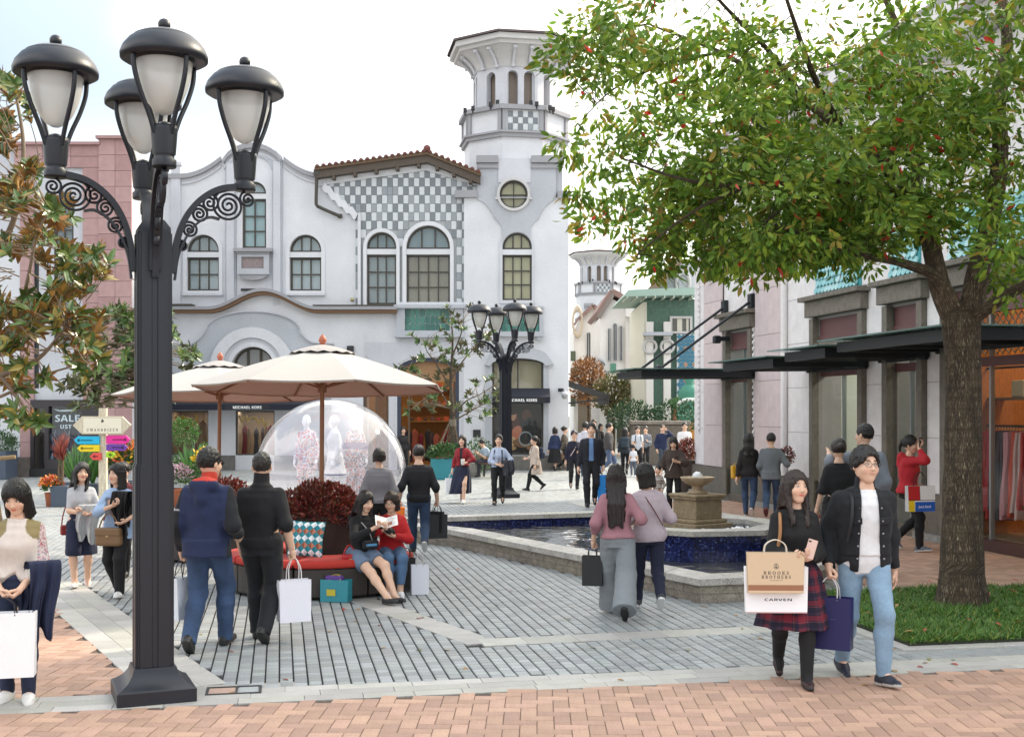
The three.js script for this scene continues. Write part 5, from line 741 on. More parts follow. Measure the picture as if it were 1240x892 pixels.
// ---------- parasols, round benches, bubble, signpost, plants in pots ----------
const canvasM = mat(0.45,0.425,0.405,{map: 'cloth',rough: 0.9}),undersideM = mat(0.62,0.41,0.31,{map: 'cloth',rough: 0.9}),poleM = mat(0.33,0.14,0.06,{map: 'wood',rough: 0.45});
function parasol(pos,h,r,turn,label) {
const g = thing('parasol',label,'parasol',pos,turn,'cream parasols over the round benches');g.quaternion.premultiply(new THREE.Quaternion().setFromAxisAngle(V(1,0,0),-0.045));g.position.z += 0.11;
mesh('pole',cyl(0.028,0.026,h + 0.02,0,0,0,16),poleM,g);
const n = 8,rim = h - 0.45,cloth = [],m = 8,sub = 6;
const pt = (k,t,s) => {const a0 = k * Math.PI / 4,a1 = (k + 1) * Math.PI / 4,rad = 0.05 + (r - 0.05) * t,x = lerp(Math.sin(a0),Math.sin(a1),s) * rad,z = lerp(Math.cos(a0),Math.cos(a1),s) * rad,sag = Math.sin(Math.PI * s) * 0.018 * t;return [x,h - (h - rim) * Math.pow(t,1.22) - sag * (0.6 + 0.4 * t),z];};
for (let k = 0;k < n;k++) {
const p = [];for (let i = 0;i < m;i++) for (let j = 0;j < sub;j++) {const t0 = i / m,t1 = (i + 1) / m,s0 = j / sub,s1 = (j + 1) / sub,A = pt(k,t0,s0),B_ = pt(k,t1,s0),C = pt(k,t1,s1),D = pt(k,t0,s1);p.push(...A,...B_,...C,...A,...C,...D);}
const val = [];for (let j = 0;j < sub;j++) {const A = pt(k,1,j / sub),D = pt(k,1,(j + 1) / sub);p.push(...A,A[0] * 0.995,A[1] - 0.014,A[2] * 0.995,D[0] * 0.995,D[1] - 0.014,D[2] * 0.995,...A,D[0] * 0.995,D[1] - 0.014,D[2] * 0.995,...D);}
let q = new THREE.BufferGeometry();q.setAttribute('position',new THREE.Float32BufferAttribute(p,3));q = boxUV(norm(toCreasedNormals(norm(q),0.6)));mesh('canopy_panel',q,canvasM,g);mesh('underside_panel',q.clone().scale(0.992,1,0.992).translate(0,-0.008,0),undersideM,g);  // a second, tan sheet is added just beneath each canopy panel
const a = k * Math.PI / 4,e = pt(k,1,0),f = pt(k,0.04,0),mid = pt(k,0.5,0);mesh('rib',bar(V(f[0],f[1] - 0.03,f[2]),V(mid[0],mid[1] - 0.025,mid[2]),0.013),poleM,g);mesh('rib',bar(V(mid[0],mid[1] - 0.025,mid[2]),V(e[0] * 0.99,e[1] - 0.02,e[2] * 0.99),0.013),poleM,g);mesh('strut',bar(V(0.04 * Math.sin(a),rim + 0.0,0.04 * Math.cos(a)),V(mid[0],mid[1] - 0.03,mid[2]),0.011),poleM,g);
}
mesh('hub',cyl(0.05,0.06,0.1,0,rim - 0.06,0,16),poleM,g);
// vent cap with a wavy edge
{const p = [],N = 64,f = (t,i) => {const a = i / N * 2 * Math.PI,rad = 0.02 + 0.34 * t * r / 1.4,y = h + 0.055 - 0.10 * Math.pow(t,1.3) - (t > 0.8 ? 0.018 * (0.5 + 0.5 * Math.cos(16 * a)) * (t - 0.8) * 5 : 0);return [rad * Math.sin(a),y,rad * Math.cos(a)];};for (let i = 0;i < N;i++) for (let j = 0;j < 6;j++) {const A = f(j / 6,i),B_ = f((j + 1) / 6,i),C = f((j + 1) / 6,i + 1),D = f(j / 6,i + 1);p.push(...A,...B_,...C,...A,...C,...D);}let q = new THREE.BufferGeometry();q.setAttribute('position',new THREE.Float32BufferAttribute(p,3));mesh('vent_cap',boxUV(norm(toCreasedNormals(norm(q),0.8))),mat(0.38,0.355,0.345,{map: 'cloth',rough: 0.9}),g);}
mesh('finial',lathe([[0,h + 0.04],[0.04,h + 0.045],[0.03,h + 0.07],[0.05,h + 0.10],[0.03,h + 0.15],[0,h + 0.18]],14),mat(0.42,0.12,0.06,{rough: 0.5}),g);
return g;
}
const BC = V(-2.22,0,-14.0),BC2 = V(-4.2,0,-17.2);
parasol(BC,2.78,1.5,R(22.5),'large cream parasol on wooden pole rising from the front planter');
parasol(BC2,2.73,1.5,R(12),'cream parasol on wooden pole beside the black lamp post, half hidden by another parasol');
const wicker = mat(0.052,0.042,0.036,{bump: 'rough',bs: 0.006,brep: 14,rough: 0.6,map: 'cloth'}),redC = mat(0.52,0.035,0.022,{map: 'cloth',rough: 0.8,sheen: 0.3});
function leafy(geo,n,place,mats,name,parent) {// many small leaves as one part
const im = new THREE.InstancedMesh(geo,mats,n),o = new THREE.Object3D(),c = new THREE.Color();for (let i = 0;i < n;i++) {const k = place(o,i,c);o.updateMatrix();im.setMatrixAt(i,o.matrix);im.setColorAt(i,c);}im.name = name;im.castShadow = im.receiveShadow = true;im.userData.kind = 'stuff';parent.add(im);return im;
}
function leafGeo(L,w,bend = 0.25,fold = 0.25) {// pointed leaf along +y, slightly folded and bent
const N = 4,p = [],row = [];for (let i = 0;i <= N;i++) {const t = i / N,ww = w * Math.pow(Math.sin(Math.PI * Math.min(0.999,0.06 + 0.94 * t)),0.8) * (1 - 0.25 * t),y = L * t,z = -bend * L * t * t;row.push([[-ww / 2,y,z + fold * ww / 2],[0,y,z],[ww / 2,y,z + fold * ww / 2]]);}
for (let i = 0;i < N;i++) for (let s = 0;s < 2;s++) {const a = row[i][s],b = row[i][s + 1],c = row[i + 1][s + 1],d = row[i + 1][s];p.push(...a,...b,...c,...a,...c,...d);}
const g = new THREE.BufferGeometry();g.setAttribute('position',new THREE.Float32BufferAttribute(p,3));g.computeVertexNormals();return norm(g);
}
const leafM = (o = {}) => new THREE.MeshPhysicalMaterial({color: 0xffffff,roughness: 0.5,side: THREE.DoubleSide,transmission: o.t ?? 0.3,thickness: 0,...o.x});
const LM = leafM();
function bush(parent,name,c,rx_,ry_,rz_,n,L,w,cols,y0 = -0.2) {// rounded shrub of real leaves
const geo = leafGeo(L,w),q = new THREE.Quaternion(),d = V(0,0,0);
return leafy(geo,n,(o,i,col) => {do d.set(rr(-1,1),rr(y0,1),rr(-1,1));while (d.length() > 1 || d.length() < 0.35);const s = 1 + 0.12 * PN.noise(d.x * 3 + c.x,d.y * 3,d.z * 3);o.position.set(c.x + d.x * rx_ * s,c.y + d.y * ry_ * s,c.z + d.z * rz_ * s);const out = d.clone().add(V(rr(-.7,.7),rr(-.2,.8),rr(-.7,.7))).normalize();o.quaternion.setFromUnitVectors(V(0,1,0),out).multiply(q.setFromAxisAngle(V(0,1,0),rr(0,6.3)));o.scale.setScalar(rr(0.7,1.3));const k = cols[Math.floor(rnd() * cols.length)],v = rr(0.75,1.25);col.setRGB(k[0] * v,k[1] * v,k[2] * v);},LM,name,parent);
}
const GREEN = [[0.045,0.12,0.02],[0.07,0.17,0.03],[0.03,0.085,0.02]],RED = [[0.21,0.025,0.02],[0.13,0.018,0.016],[0.28,0.05,0.03],[0.12,0.05,0.015]];
function roundBench(pos,turn,label) {
const g = thing('round_bench',label,'bench',pos,turn,'round wicker benches with planters');
const n = 8;for (let k = 0;k < n;k++) {
const a0 = k / n * 2 * Math.PI + 0.012,a1 = (k + 1) / n * 2 * Math.PI - 0.012,arcP = r => Array.from({length: 9},(_,i) => {const a = lerp(a0,a1,i / 8);return [r * Math.sin(a),r * Math.cos(a)];});
const seg = (ro,ri,y0,y1,bev) => {const gg = new THREE.ExtrudeGeometry(shapeOf(ccw([...arcP(ro),...arcP(ri).reverse()])),{depth: y1 - y0 - 2 * bev,bevelEnabled: bev > 0,bevelSize: bev,bevelThickness: bev,bevelOffset: -bev,bevelSegments: 3});return boxUV(gg.rotateX(-Math.PI / 2).translate(0,y0 + bev,0));};
mesh('wicker_module',[seg(1.06,0.5,0.03,0.34,0.02)],wicker,g);if (k % 2 === 0 || k === 5 || k === 7 || k === 3) mesh('seat_cushion',seg(1.09,0.52,0.345,0.435,0.035),redC,g);else mesh('seat_top',seg(1.07,0.52,0.342,0.37,0.01),wicker,g);
}
const pl = new THREE.Group();pl.name = 'planter';g.add(pl);mesh('planter_pot',toCreasedNormals(lathe([[0.40,0.3],[0.46,0.8],[0.475,0.84],[0.43,0.84],[0.42,0.76],[0,0.75]],10),0.4),wicker,pl);
mesh('soil',new THREE.CircleGeometry(0.42,20).rotateX(-Math.PI / 2).translate(0,0.77,0),mat(0.03,0.02,0.015),pl);
return g;
}
const b1 = roundBench(BC,R(-8),'round dark wicker bench with red cushions around the planter of red shrubs');
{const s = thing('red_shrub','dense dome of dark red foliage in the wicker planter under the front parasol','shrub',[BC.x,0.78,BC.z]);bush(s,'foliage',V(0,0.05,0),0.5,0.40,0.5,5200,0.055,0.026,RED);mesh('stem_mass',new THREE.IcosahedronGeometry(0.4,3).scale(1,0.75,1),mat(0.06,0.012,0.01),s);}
const b2 = roundBench(BC2,R(10),'round wicker bench with red cushions behind the two men with shopping bags');
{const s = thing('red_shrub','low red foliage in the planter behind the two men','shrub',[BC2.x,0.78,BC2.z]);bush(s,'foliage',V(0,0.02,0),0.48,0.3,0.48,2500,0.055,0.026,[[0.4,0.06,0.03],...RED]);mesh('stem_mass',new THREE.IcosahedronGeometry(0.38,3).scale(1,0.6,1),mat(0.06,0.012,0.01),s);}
// patterned scatter cushion
function pillowGeo(w,h,d) {const g = new THREE.PlaneGeometry(w,h,16,16),b = g.clone(),f = (q,s) => {const p = q.attributes.position;for (let i = 0;i < p.count;i++) {const x = p.getX(i) / w * 2,y = p.getY(i) / h * 2,k = (1 - x * x) * (1 - y * y);p.setXYZ(i,p.getX(i) * (1 - 0.08 * (1 - Math.abs(y)) * 1),p.getY(i) * (1 - 0.06 * (1 - Math.abs(x))),s * d / 2 * Math.pow(Math.max(0,k),0.45));}q.computeVertexNormals();return q;};return merge([f(g,1),f(b,-1)]);}
const diamonds = print(256,256,(x,w,h) => {const c = ['#0f6f7d','#e9edf0','#8a4a30','#1a8592','#c9d4da','#0c5a66'];x.fillStyle = '#dfe6ea';x.fillRect(0,0,w,h);const s = 52;for (let i = -1;i < 6;i++) for (let j = -1;j < 11;j++) {const cx = i * s + (j % 2 ? s / 2 : 0),cy = j * s / 2,k = ((j % 4) + 4) % 4 === 1 ? 1 : ((j % 4) + 4) % 4 === 3 ? 2 : 0;x.fillStyle = [c[0],c[1],c[2]][k];x.beginPath();x.moveTo(cx,cy - s / 2);x.lineTo(cx + s / 2,cy);x.lineTo(cx,cy + s / 2);x.lineTo(cx - s / 2,cy);x.fill();x.fillStyle = [c[3],c[4],'#b9745a'][k];x.beginPath();x.moveTo(cx,cy - s / 2);x.lineTo(cx + s / 2,cy);x.lineTo(cx,cy + s / 2);x.fill();}});
{const p = thing('scatter_cushion','square teal white and brown diamond patterned cushion leaning on the planter','cushion',[0,0,0]);const m = mesh('cover',pillowGeo(0.40,0.40,0.15),diamonds,p);m.rotation.set(-0.28,R(-6),R(-4));const c = at(370.5,660,13.28);p.position.set(c.x,0.635,-13.3);}
// ---------- clear bubble with mannequins ----------
{
const D = at(401,560,23),rB = 1.44,cy = 0.86,Y0 = 0.3;
const bd = thing('clear_bubble','large transparent display bubble on an orange platform holding three mannequins','display bubble',[D.x,0,D.z]);
const pts = [];const a0 = -Math.asin((cy - Y0) / rB);for (let i = 0;i <= 40;i++) {const a = lerp(a0,Math.PI / 2,i / 40);pts.push([Math.max(0.0001,rB * Math.cos(a)),cy + (2.29 - cy) * (Math.sin(a) > 0 ? Math.sin(a) : Math.sin(a))]);}
mesh('shell',lathe(pts,72),mat(0.93,0.92,0.95,{rough: 0.05,trans: 0.84,ior: 1.7,coat: 1,cr: 0.03}),bd);
mesh('platform',lathe([[0,0.3],[1.3,0.3],[1.36,0.28],[1.36,0.02],[0,0.02]],64),mat(0.62,0.17,0.03,{rough: 0.5}),bd);mesh('platform_top',lathe([[0,0.305],[1.2,0.305],[1.2,0.315],[0,0.315]],48),mat(0.7,0.7,0.7),bd);
}
// ---------- signpost ----------
{
const o = at(124.5,560,24),s = 24 / F,g = thing('signpost','cream wooden signpost with a pointed board and six coloured arrow signs','signpost',[o.x,0,o.z]),cr = mat(0.74,0.68,0.55,{map: 'wood',rough: 0.7});
const X = px => (px - 124.5) * s,Y = py => CH + (HY - py) * s;
mesh('post',box(9 * s,Y(494),0.1,0,Y(494) / 2,0),cr,g);
const board = ccw([[90,515],[101,504],[150,504],[160.5,514.5],[150,525.5],[101,525.5]].map(([a,b]) => [X(a),Y(b)]));
mesh('board',prism(board,0.06,0.12,[],0.008),cr,g);
const bp = print(512,160,(x,w,h) => {x.fillStyle = '#e4dcc6';x.fillRect(0,0,w,h);x.fillStyle = '#3b3630';x.font = 'bold 44px serif';x.textAlign = 'center';x.fillText('U M A N D D I Z E N',w / 2,h - 18,470);x.font = '20px serif';x.fillStyle = '#8a8478';x.fillText('— — — — — — — —',w / 2,92);x.fillText('· · · · · · · · · · · ·',w / 2,74);x.fillStyle = '#3b3630';x.beginPath();x.moveTo(240,48);x.lineTo(246,16);x.lineTo(256,8);x.lineTo(266,18);x.lineTo(280,34);x.lineTo(274,48);x.lineTo(264,36);x.lineTo(258,50);x.fill();});
mesh('board_print',plane(46 * s,18 * s,X(126),Y(515),0.1225),bp,g);
for (const [x0,x1,y0,y1,dir,c,nm] of [[91,122,528,537.5,-1,[0.01,0.42,0.66],'blue'],[95,122,538.5,546.5,-1,[0.78,0.58,0.01],'yellow'],[110,124,548,556.5,-1,[0.70,0.07,0.06],'red'],[130,159,527,537,1,[0.72,0.02,0.28],'magenta'],[130,156,537.5,545.5,1,[0.14,0.04,0.32],'purple'],[130,141,547,553.5,1,[0.35,0.62,0.02],'green']]) {
const t = (y1 - y0) / 2,p = dir < 0 ? [[x0,(y0 + y1) / 2],[x0 + t,y0],[x1,y0],[x1,y1],[x0 + t,y1]] : [[x1,(y0 + y1) / 2],[x1 - t,y1],[x0,y1],[x0,y0],[x1 - t,y0]];
const ar = mesh('arrow_sign',prism(ccw(p.map(([a,b]) => [X(a),Y(b)])),0.055,0.1,[],0.006),mat(...c,{rough: 0.55}),g);ar.userData.label = nm + ' arrow sign';
mesh('lettering',[box((x1 - x0) * 0.45 * s,0.02,0.004,X((x0 + x1) / 2),Y((y0 + y1) / 2),0.102),new THREE.CircleGeometry(0.03,10).translate(X(dir < 0 ? x0 + 6 : x1 - 6),Y((y0 + y1) / 2),0.103)],mat(c[0] * 0.25,c[1] * 0.25,c[2] * 0.25),ar).userData.kind = 'stuff';
}
}
// ---------- potted plants ----------
function pot(pos,r,h,m,name,label,cat,square) {const g = thing(name,label,cat,pos);mesh('pot',square ? [rbox(2 * r,h,2 * r,0.015,0,h / 2,0)] : lathe([[0,0],[r * 0.78,0],[r,h * 0.9],[r * 1.06,h * 0.9],[r * 1.06,h],[r * 0.9,h],[r * 0.88,h * 0.9],[0,h * 0.88]],20),m,g);return g;}
const terracotta = mat(0.36,0.11,0.05,{rough: 0.8,map: 'stone'}),slate = mat(0.055,0.075,0.11,{rough: 0.5});
function blades(parent,name,c,n,L,w,cols,spread = 1,droop = 0.5) {const geo = leafGeo(L,w,droop,0.2),q = new THREE.Quaternion();return leafy(geo,n,(o,i,col) => {const a = rr(0,6.28),t = rr(0.05,1) * spread;const d = V(Math.sin(a) * t,1,Math.cos(a) * t).normalize();o.position.set(c.x + rr(-.04,.04),c.y + rr(0,.05),c.z + rr(-.04,.04));const x = V(0,1,0).cross(d).normalize(),z = x.clone().cross(d).normalize().multiplyScalar(-1);o.quaternion.setFromRotationMatrix(new THREE.Matrix4().makeBasis(x.clone().multiplyScalar(-1),d,z.multiplyScalar(-1).clone().multiplyScalar(1)));o.scale.setScalar(rr(0.6,1.15));const k = cols[Math.floor(rnd() * cols.length)],v = rr(0.75,1.25);col.setRGB(k[0] * v,k[1] * v,k[2] * v);},LM,name,parent);}
{
const p1 = pot(gp(62,613),0.14,0.3,terracotta,'potted_flower','small terracotta pot of orange flowers beside the blue planter','potted plant');bush(p1,'foliage',V(0,0.38,0),0.2,0.16,0.2,260,0.07,0.035,GREEN);bush(p1,'blossom',V(0,0.48,0),0.24,0.17,0.24,260,0.06,0.05,[[0.7,0.2,0.02],[0.6,0.28,0.02],[0.5,0.08,0.02]]);
const p2 = pot(gp(74.5,613),0.18,0.45,slate,'potted_cordyline','slate blue square planter with a bare stemmed red cordyline','potted plant',true);mesh('stem',[bar(V(0,0.4,0),V(0.02,1.0,0),0.035,0.03),bar(V(-0.06,0.4,0.03),V(-0.05,0.95,0.02),0.03,0.025)],mat(0.3,0.22,0.15,{map: 'bark'}),p2);blades(p2,'red_blades',V(0,0.98,0),130,0.52,0.045,[[0.30,0.07,0.05],[0.38,0.11,0.07],[0.2,0.05,0.04]],1.3,0.25);
const ferns = [[97,604,0.55,0.05],[112,600,0.6,0.05],[88,598,0.5,0.05]];for (const [px,py,L,w] of ferns) {const f = pot(gp(px,py),0.22,0.3,slate,'potted_fern',['slate pot of arching green blades between cordyline and signpost','slate pot of arching green blades just behind the signpost','smaller slate pot of green blades beside the red cordyline'][ferns.findIndex(q_ => q_[0] === px)],'potted plant');f.userData.group = 'green grasses by the signpost';blades(f,'green_blades',V(0,0.3,0),170,L * 1.5,w,[[0.06,0.18,0.02],[0.1,0.25,0.03],[0.04,0.12,0.02]],1.1,0.7);}
const o1 = pot(gp(150,606),0.25,0.45,slate,'potted_flower','planter of orange and yellow lilies between the signpost and lamp post','potted plant');bush(o1,'foliage',V(0,0.8,0),0.4,0.45,0.3,700,0.12,0.04,GREEN);bush(o1,'blossom',V(0,0.95,0.1),0.42,0.4,0.3,130,0.12,0.08,[[0.8,0.25,0.02],[0.8,0.5,0.02],[0.6,0.1,0.03]]);
const o2 = pot(gp(222,603),0.3,0.5,mat(0.35,0.37,0.38,{rough: 0.6}),'potted_shrub','grey pot of clipped green topiary balls beside the black lamp post','potted plant',true);mesh('stem',bar(V(0,0.4,0),V(0,1.6,0),0.03),mat(0.12,0.08,0.05),o2);bush(o2,'foliage',V(0,1.55,0),0.36,0.34,0.36,1100,0.06,0.03,[[0.09,0.22,0.03],[0.06,0.16,0.02]],-1);bush(o2,'lower_foliage',V(0,0.75,0),0.36,0.3,0.36,700,0.07,0.035,GREEN,-1);
const o3 = pot(gp(214,614),0.25,0.4,terracotta,'potted_flower','pot of pink lilac flowers in front of the topiary','potted plant');bush(o3,'foliage',V(0,0.55,0),0.32,0.25,0.3,400,0.07,0.035,GREEN);bush(o3,'blossom',V(0,0.68,0),0.34,0.26,0.3,500,0.04,0.03,[[0.5,0.28,0.4],[0.4,0.2,0.32],[0.6,0.4,0.45]]);
const o4 = pot(gp(236,608),0.24,0.4,slate,'potted_fern','slate pot of wide green palm-like blades under the parasol','potted plant');blades(o4,'green_blades',V(0,0.45,0),150,0.8,0.06,[[0.05,0.16,0.02],[0.09,0.24,0.03]],1.2,0.6);
const o5 = pot(gp(247,612),0.22,0.4,terracotta,'potted_flower','pot of yellow blooms near the shop window','potted plant');bush(o5,'foliage',V(0,0.7,0),0.28,0.4,0.28,500,0.07,0.035,GREEN);bush(o5,'blossom',V(0,1.0,0),0.25,0.25,0.25,160,0.08,0.05,[[0.75,0.5,0.01],[0.7,0.42,0.02]]);
const h1 = pot(V(qx(16),0,-36.4),0.44,0.85,slate,'hedge_planter','square slate planter with a clipped round box hedge by the white wall','planter',true);bush(h1,'foliage',V(0,1.05,0),0.62,0.45,0.55,2200,0.05,0.03,[[0.03,0.09,0.02],[0.045,0.12,0.025]],-0.6);
const tp = thing('teal_planter','teal box planter with low green hedge in front of the handbag shop','planter',gp(540,580));mesh('box',[rbox(0.9,0.62,0.5,0.02,0,0.31,0)],mat(0.02,0.20,0.24,{rough: 0.5}),tp);bush(tp,'foliage',V(0,0.72,0),0.6,0.35,0.36,900,0.09,0.05,GREEN);
const hb = thing('box_hedge','rounded green hedge behind the seated person on the bench','hedge',gp(580,574));bush(hb,'foliage',V(0,0.6,0),0.5,0.6,0.4,1200,0.07,0.04,GREEN,-0.9);
for (const [px,w,lab] of [[766,1.0,'rounded dark green hedge on the left end of the lane planter wall'],[822,1.5,'rounded dark green hedge behind the man in white']]) {const hh = thing('box_hedge',lab,'hedge',[(px - CX) * 46.8 / F,1.4,-46.8]);bush(hh,'foliage',V(0,0.3,0),w,0.8,0.6,1500,0.1,0.06,[[0.02,0.07,0.02],[0.03,0.1,0.025]],-0.5);}
// stone block and slatted bench in front of the tower
const sb = thing('stone_block','pale square stone block beside the slatted bench','stone block',gp(573,577));mesh('block',rbox(0.42,0.45,0.42,0.02,0,0.22,0),mat(0.5,0.46,0.4,{map: 'granite'}),sb);
const bn = thing('park_bench','dark slatted park bench in front of the tower','bench',gp(590,578),R(-60));for (let i = 0;i < 5;i++) mesh('seat_slat',rbox(1.3,0.025,0.07,0.008,0,0.43,-0.16 + i * 0.085),mat(0.10,0.055,0.03,{map: 'wood'}),bn);for (let i = 0;i < 4;i++) mesh('back_slat',rbox(1.3,0.07,0.025,0.008,0,0.52 + i * 0.09,-0.24 - i * 0.015),mat(0.10,0.055,0.03,{map: 'wood'}),bn);for (const x of [-0.58,0.58]) mesh('leg',[beam(V(x,0,0.16),V(x,0.42,0.16),0.05,0.05),beam(V(x,0,-0.2),V(x,0.85,-0.28),0.05,0.05),beam(V(x,0.4,-0.24),V(x,0.4,0.18),0.05,0.04)],M.dark,bn);
}
// ---------- trees ----------
function taper(pts,radii,rad = 10,seg = 6) {// bent limb with its own radius at each point
const c = new THREE.CatmullRomCurve3(pts),n = (pts.length - 1) * seg,fr = c.computeFrenetFrames(n),p = [],uv = [],idx = [];let len = 0,last = null;
for (let i = 0;i <= n;i++) {const t = i / n,P = c.getPoint(t),k = t * (radii.length - 1),a = Math.min(Math.floor(k),radii.length - 2),r = lerp(radii[a],radii[a + 1],k - a);if (last) len += P.distanceTo(last);last = P;
for (let j = 0;j <= rad;j++) {const a2 = j / rad * 2 * Math.PI,w = r * (1 + 0.07 * PN.noise(P.x * 4 + Math.cos(a2),P.y * 3,P.z * 4 + Math.sin(a2))),v = fr.normals[i].clone().multiplyScalar(Math.cos(a2) * w).addScaledVector(fr.binormals[i],Math.sin(a2) * w).add(P);p.push(v.x,v.y,v.z);uv.push(j / rad * Math.max(1,Math.round(r * 2 * Math.PI / 0.4)) * 0.8,len * 0.8);}}
for (let i = 0;i < n;i++) for (let j = 0;j < rad;j++) {const a = i * (rad + 1) + j,b = a + rad + 1;idx.push(a,b,a + 1,b,b + 1,a + 1);}
const g = new THREE.BufferGeometry();g.setAttribute('position',new THREE.Float32BufferAttribute(p,3));g.setAttribute('uv',new THREE.Float32BufferAttribute(uv,2));g.setIndex(idx);g.computeVertexNormals();return norm(g);
}
const barkM = mat(0.33,0.265,0.20,{map: 'bark',bump: 'barkB',bs: 0.035,rough: 0.95}),barkD = mat(0.30,0.24,0.18,{map: 'bark',bump: 'barkB',bs: 0.012,rough: 0.95}),twigM = mat(0.24,0.19,0.14,{rough: 0.9});
const nearest = (p,list) => {let b = null,m = 1e9;for (const q of list) {const d = q.distanceToSquared(p);if (d < m) {m = d;b = q;}}return b;};
{// --- big camphor tree in the planting bed ---
const Z0 = 12.28,base = gp(1165,740),g = thing('camphor_tree','large leafy green tree with thick furrowed trunk rising from the grass bed','tree',base),L = v => v.sub(base),Q = (px,py,dz = 0) => L(at(px,py,Z0 + dz));
const trunk = taper([V(0,-0.05,0),V(0,0.12,0),V(0.005,0.4,0),Q(1166,600),Q(1167,500),Q(1166,430),Q(1164,395),Q(1162,372)],[0.33,0.262,0.225,0.195,0.178,0.176,0.19,0.15],28,6);
{const p = trunk.attributes.position;for (let i = 0;i < p.count;i++) {const y = p.getY(i);if (y < 0.35) {const a = Math.atan2(p.getZ(i),p.getX(i)),k = 1 + 0.10 * Math.sin(a * 5 + 1) * (1 - y / 0.35) ;p.setX(i,p.getX(i) * k);p.setZ(i,p.getZ(i) * k);}}trunk.computeVertexNormals();}
mesh('trunk',trunk,barkM,g);
const limbs = [
[[[1160,380,0],[1136,337,-.1],[1095,319,-.3],[1051,310,-.5],[998,295,-.8],[930,268,-1.1]],[0.085,0.062,0.045,0.036,0.026,0.012]],
[[[1160,395,0],[1140,350,.05],[1126,290,.1],[1112,237,.2],[1095,222,.25],[1061,193,.3],[1022,160,.4],[979,126,.6],[930,97,.8],[872,63,1],[785,29,1.3]],[0.13,0.11,0.09,0.08,0.07,0.06,0.05,0.042,0.034,0.025,0.01]],
[[[1112,252,.2],[1075,227,-.2],[1046,220,-.4],[988,218,-.7],[901,227,-1],[820,215,-1.2],[750,190,-1.3]],[0.055,0.046,0.04,0.033,0.025,0.016,0.006]],
[[[1172,395,0],[1187,320,.1],[1201,261,.2],[1211,193,.3],[1211,121,.4],[1220,48,.6],[1211,-20,.8],[1190,-150,1]],[0.13,0.115,0.10,0.085,0.07,0.06,0.05,0.02]],
[[[1172,388,0],[1192,376,-.2],[1220,357,-.5],[1260,335,-.9],[1330,290,-1.4],[1420,240,-2]],[0.085,0.065,0.055,0.048,0.03,0.012]],
[[[1110,230,.2],[1112,190,.3],[1114,145,.5],[1109,77,.7],[1090,39,.9],[1070,-10,1.1],[1030,-120,1.3]],[0.06,0.055,0.05,0.045,0.04,0.035,0.012]],
[[[1061,193,.3],[1010,190,.9],[960,180,1.6],[900,150,2.2],[840,150,2.7]],[0.04,0.032,0.024,0.016,0.006]],
[[[979,126,.6],[930,60,.2],[880,10,-.3],[820,-60,-.8]],[0.035,0.026,0.018,0.008]],
[[[1022,160,.4],[985,90,-.4],[960,20,-1],[930,-70,-1.5]],[0.035,0.03,0.02,0.01]],
[[[901,227,-1],[850,250,-1.1],[800,285,-1.0],[770,310,-.9]],[0.02,0.014,0.009,0.004]],
[[[872,63,1],[800,80,.7],[740,110,.4],[700,150,.3]],[0.02,0.014,0.009,0.004]],
[[[785,29,1.3],[730,40,1.1],[690,60,1]],[0.012,0.008,0.004]],
];
const sk = [];for (const [pts,rd] of limbs) {const P = pts.map(q => Q(...q));mesh('limb',taper(P,rd,12,5),barkD,g);const c = new THREE.CatmullRomCurve3(P);for (let i = 4;i <= 40;i++) sk.push(c.getPoint(i / 40));}
const zones = [[1000,165,185,155,2.3,300],[860,130,120,130,2.0,135],[735,190,62,80,1.2,32],[715,55,60,55,1.0,34],[780,60,90,70,1.4,50],[1150,50,130,110,2.3,150],[1218,265,42,120,1.4,55],[905,288,115,54,1.4,150],[800,265,60,55,1.0,42],[1010,285,70,42,1.2,40],[960,-190,330,170,3,260],[1330,60,100,260,2.5,110],[790,325,22,14,.6,7],[712,235,22,45,.7,10],[1130,140,90,60,1.5,90],[1060,250,90,60,1.6,80],[1150,230,60,70,1.4,50],[960,235,130,95,2,140],[880,190,90,80,1.6,60]];
const leaves = [],tw = [],fr = new THREE.Quaternion();
for (const [px,py,a,b,dd,n] of zones) for (let i = 0;i < n;i++) {
let x,y,z;do {x = rr(-1,1);y = rr(-1,1);z = rr(-1,1);}while (x * x + y * y + z * z > 1);
if (PN.noise((px + x * a) / 52,(py + y * b) / 40,z * dd * 0.5 + 4) < -0.27) continue;
const c = Q(px + x * a,py + y * b,z * dd);const s = nearest(c,sk),dir = c.clone().sub(s);if (dir.length() > 0.12 && dir.length() < 0.75 && rnd() < 0.6) {const m = s.clone().lerp(c,0.5).add(V(rr(-.1,.1),rr(0,.12),rr(-.1,.1)));tw.push(taper([s,m,c.clone().add(V(0,0.04,0))],[0.006,0.004,0.002],4,3));}
dir.normalize();const sz = rr(0.15,0.26),k = Math.round(rr(18,34)),tone = rr(0.75,1.25),yellow = px < 850 && rnd() < 0.4 ? 1 : rnd() < 0.12 ? 0.7 : 0;
for (let l = 0;l < k;l++) {const o = V(rr(-1,1),rr(-1,1),rr(-1,1)).normalize().multiplyScalar(sz * Math.cbrt(rnd()));o.y *= 0.6;leaves.push([c.clone().add(o),o.clone().normalize().multiplyScalar(0.7).addScaledVector(dir,0.4).add(V(rr(-.5,.5),rr(-.9,.1),rr(-.5,.5))).normalize(),tone,yellow]);}
}
mesh('twigs',tw,barkD,g).userData.kind = 'stuff';
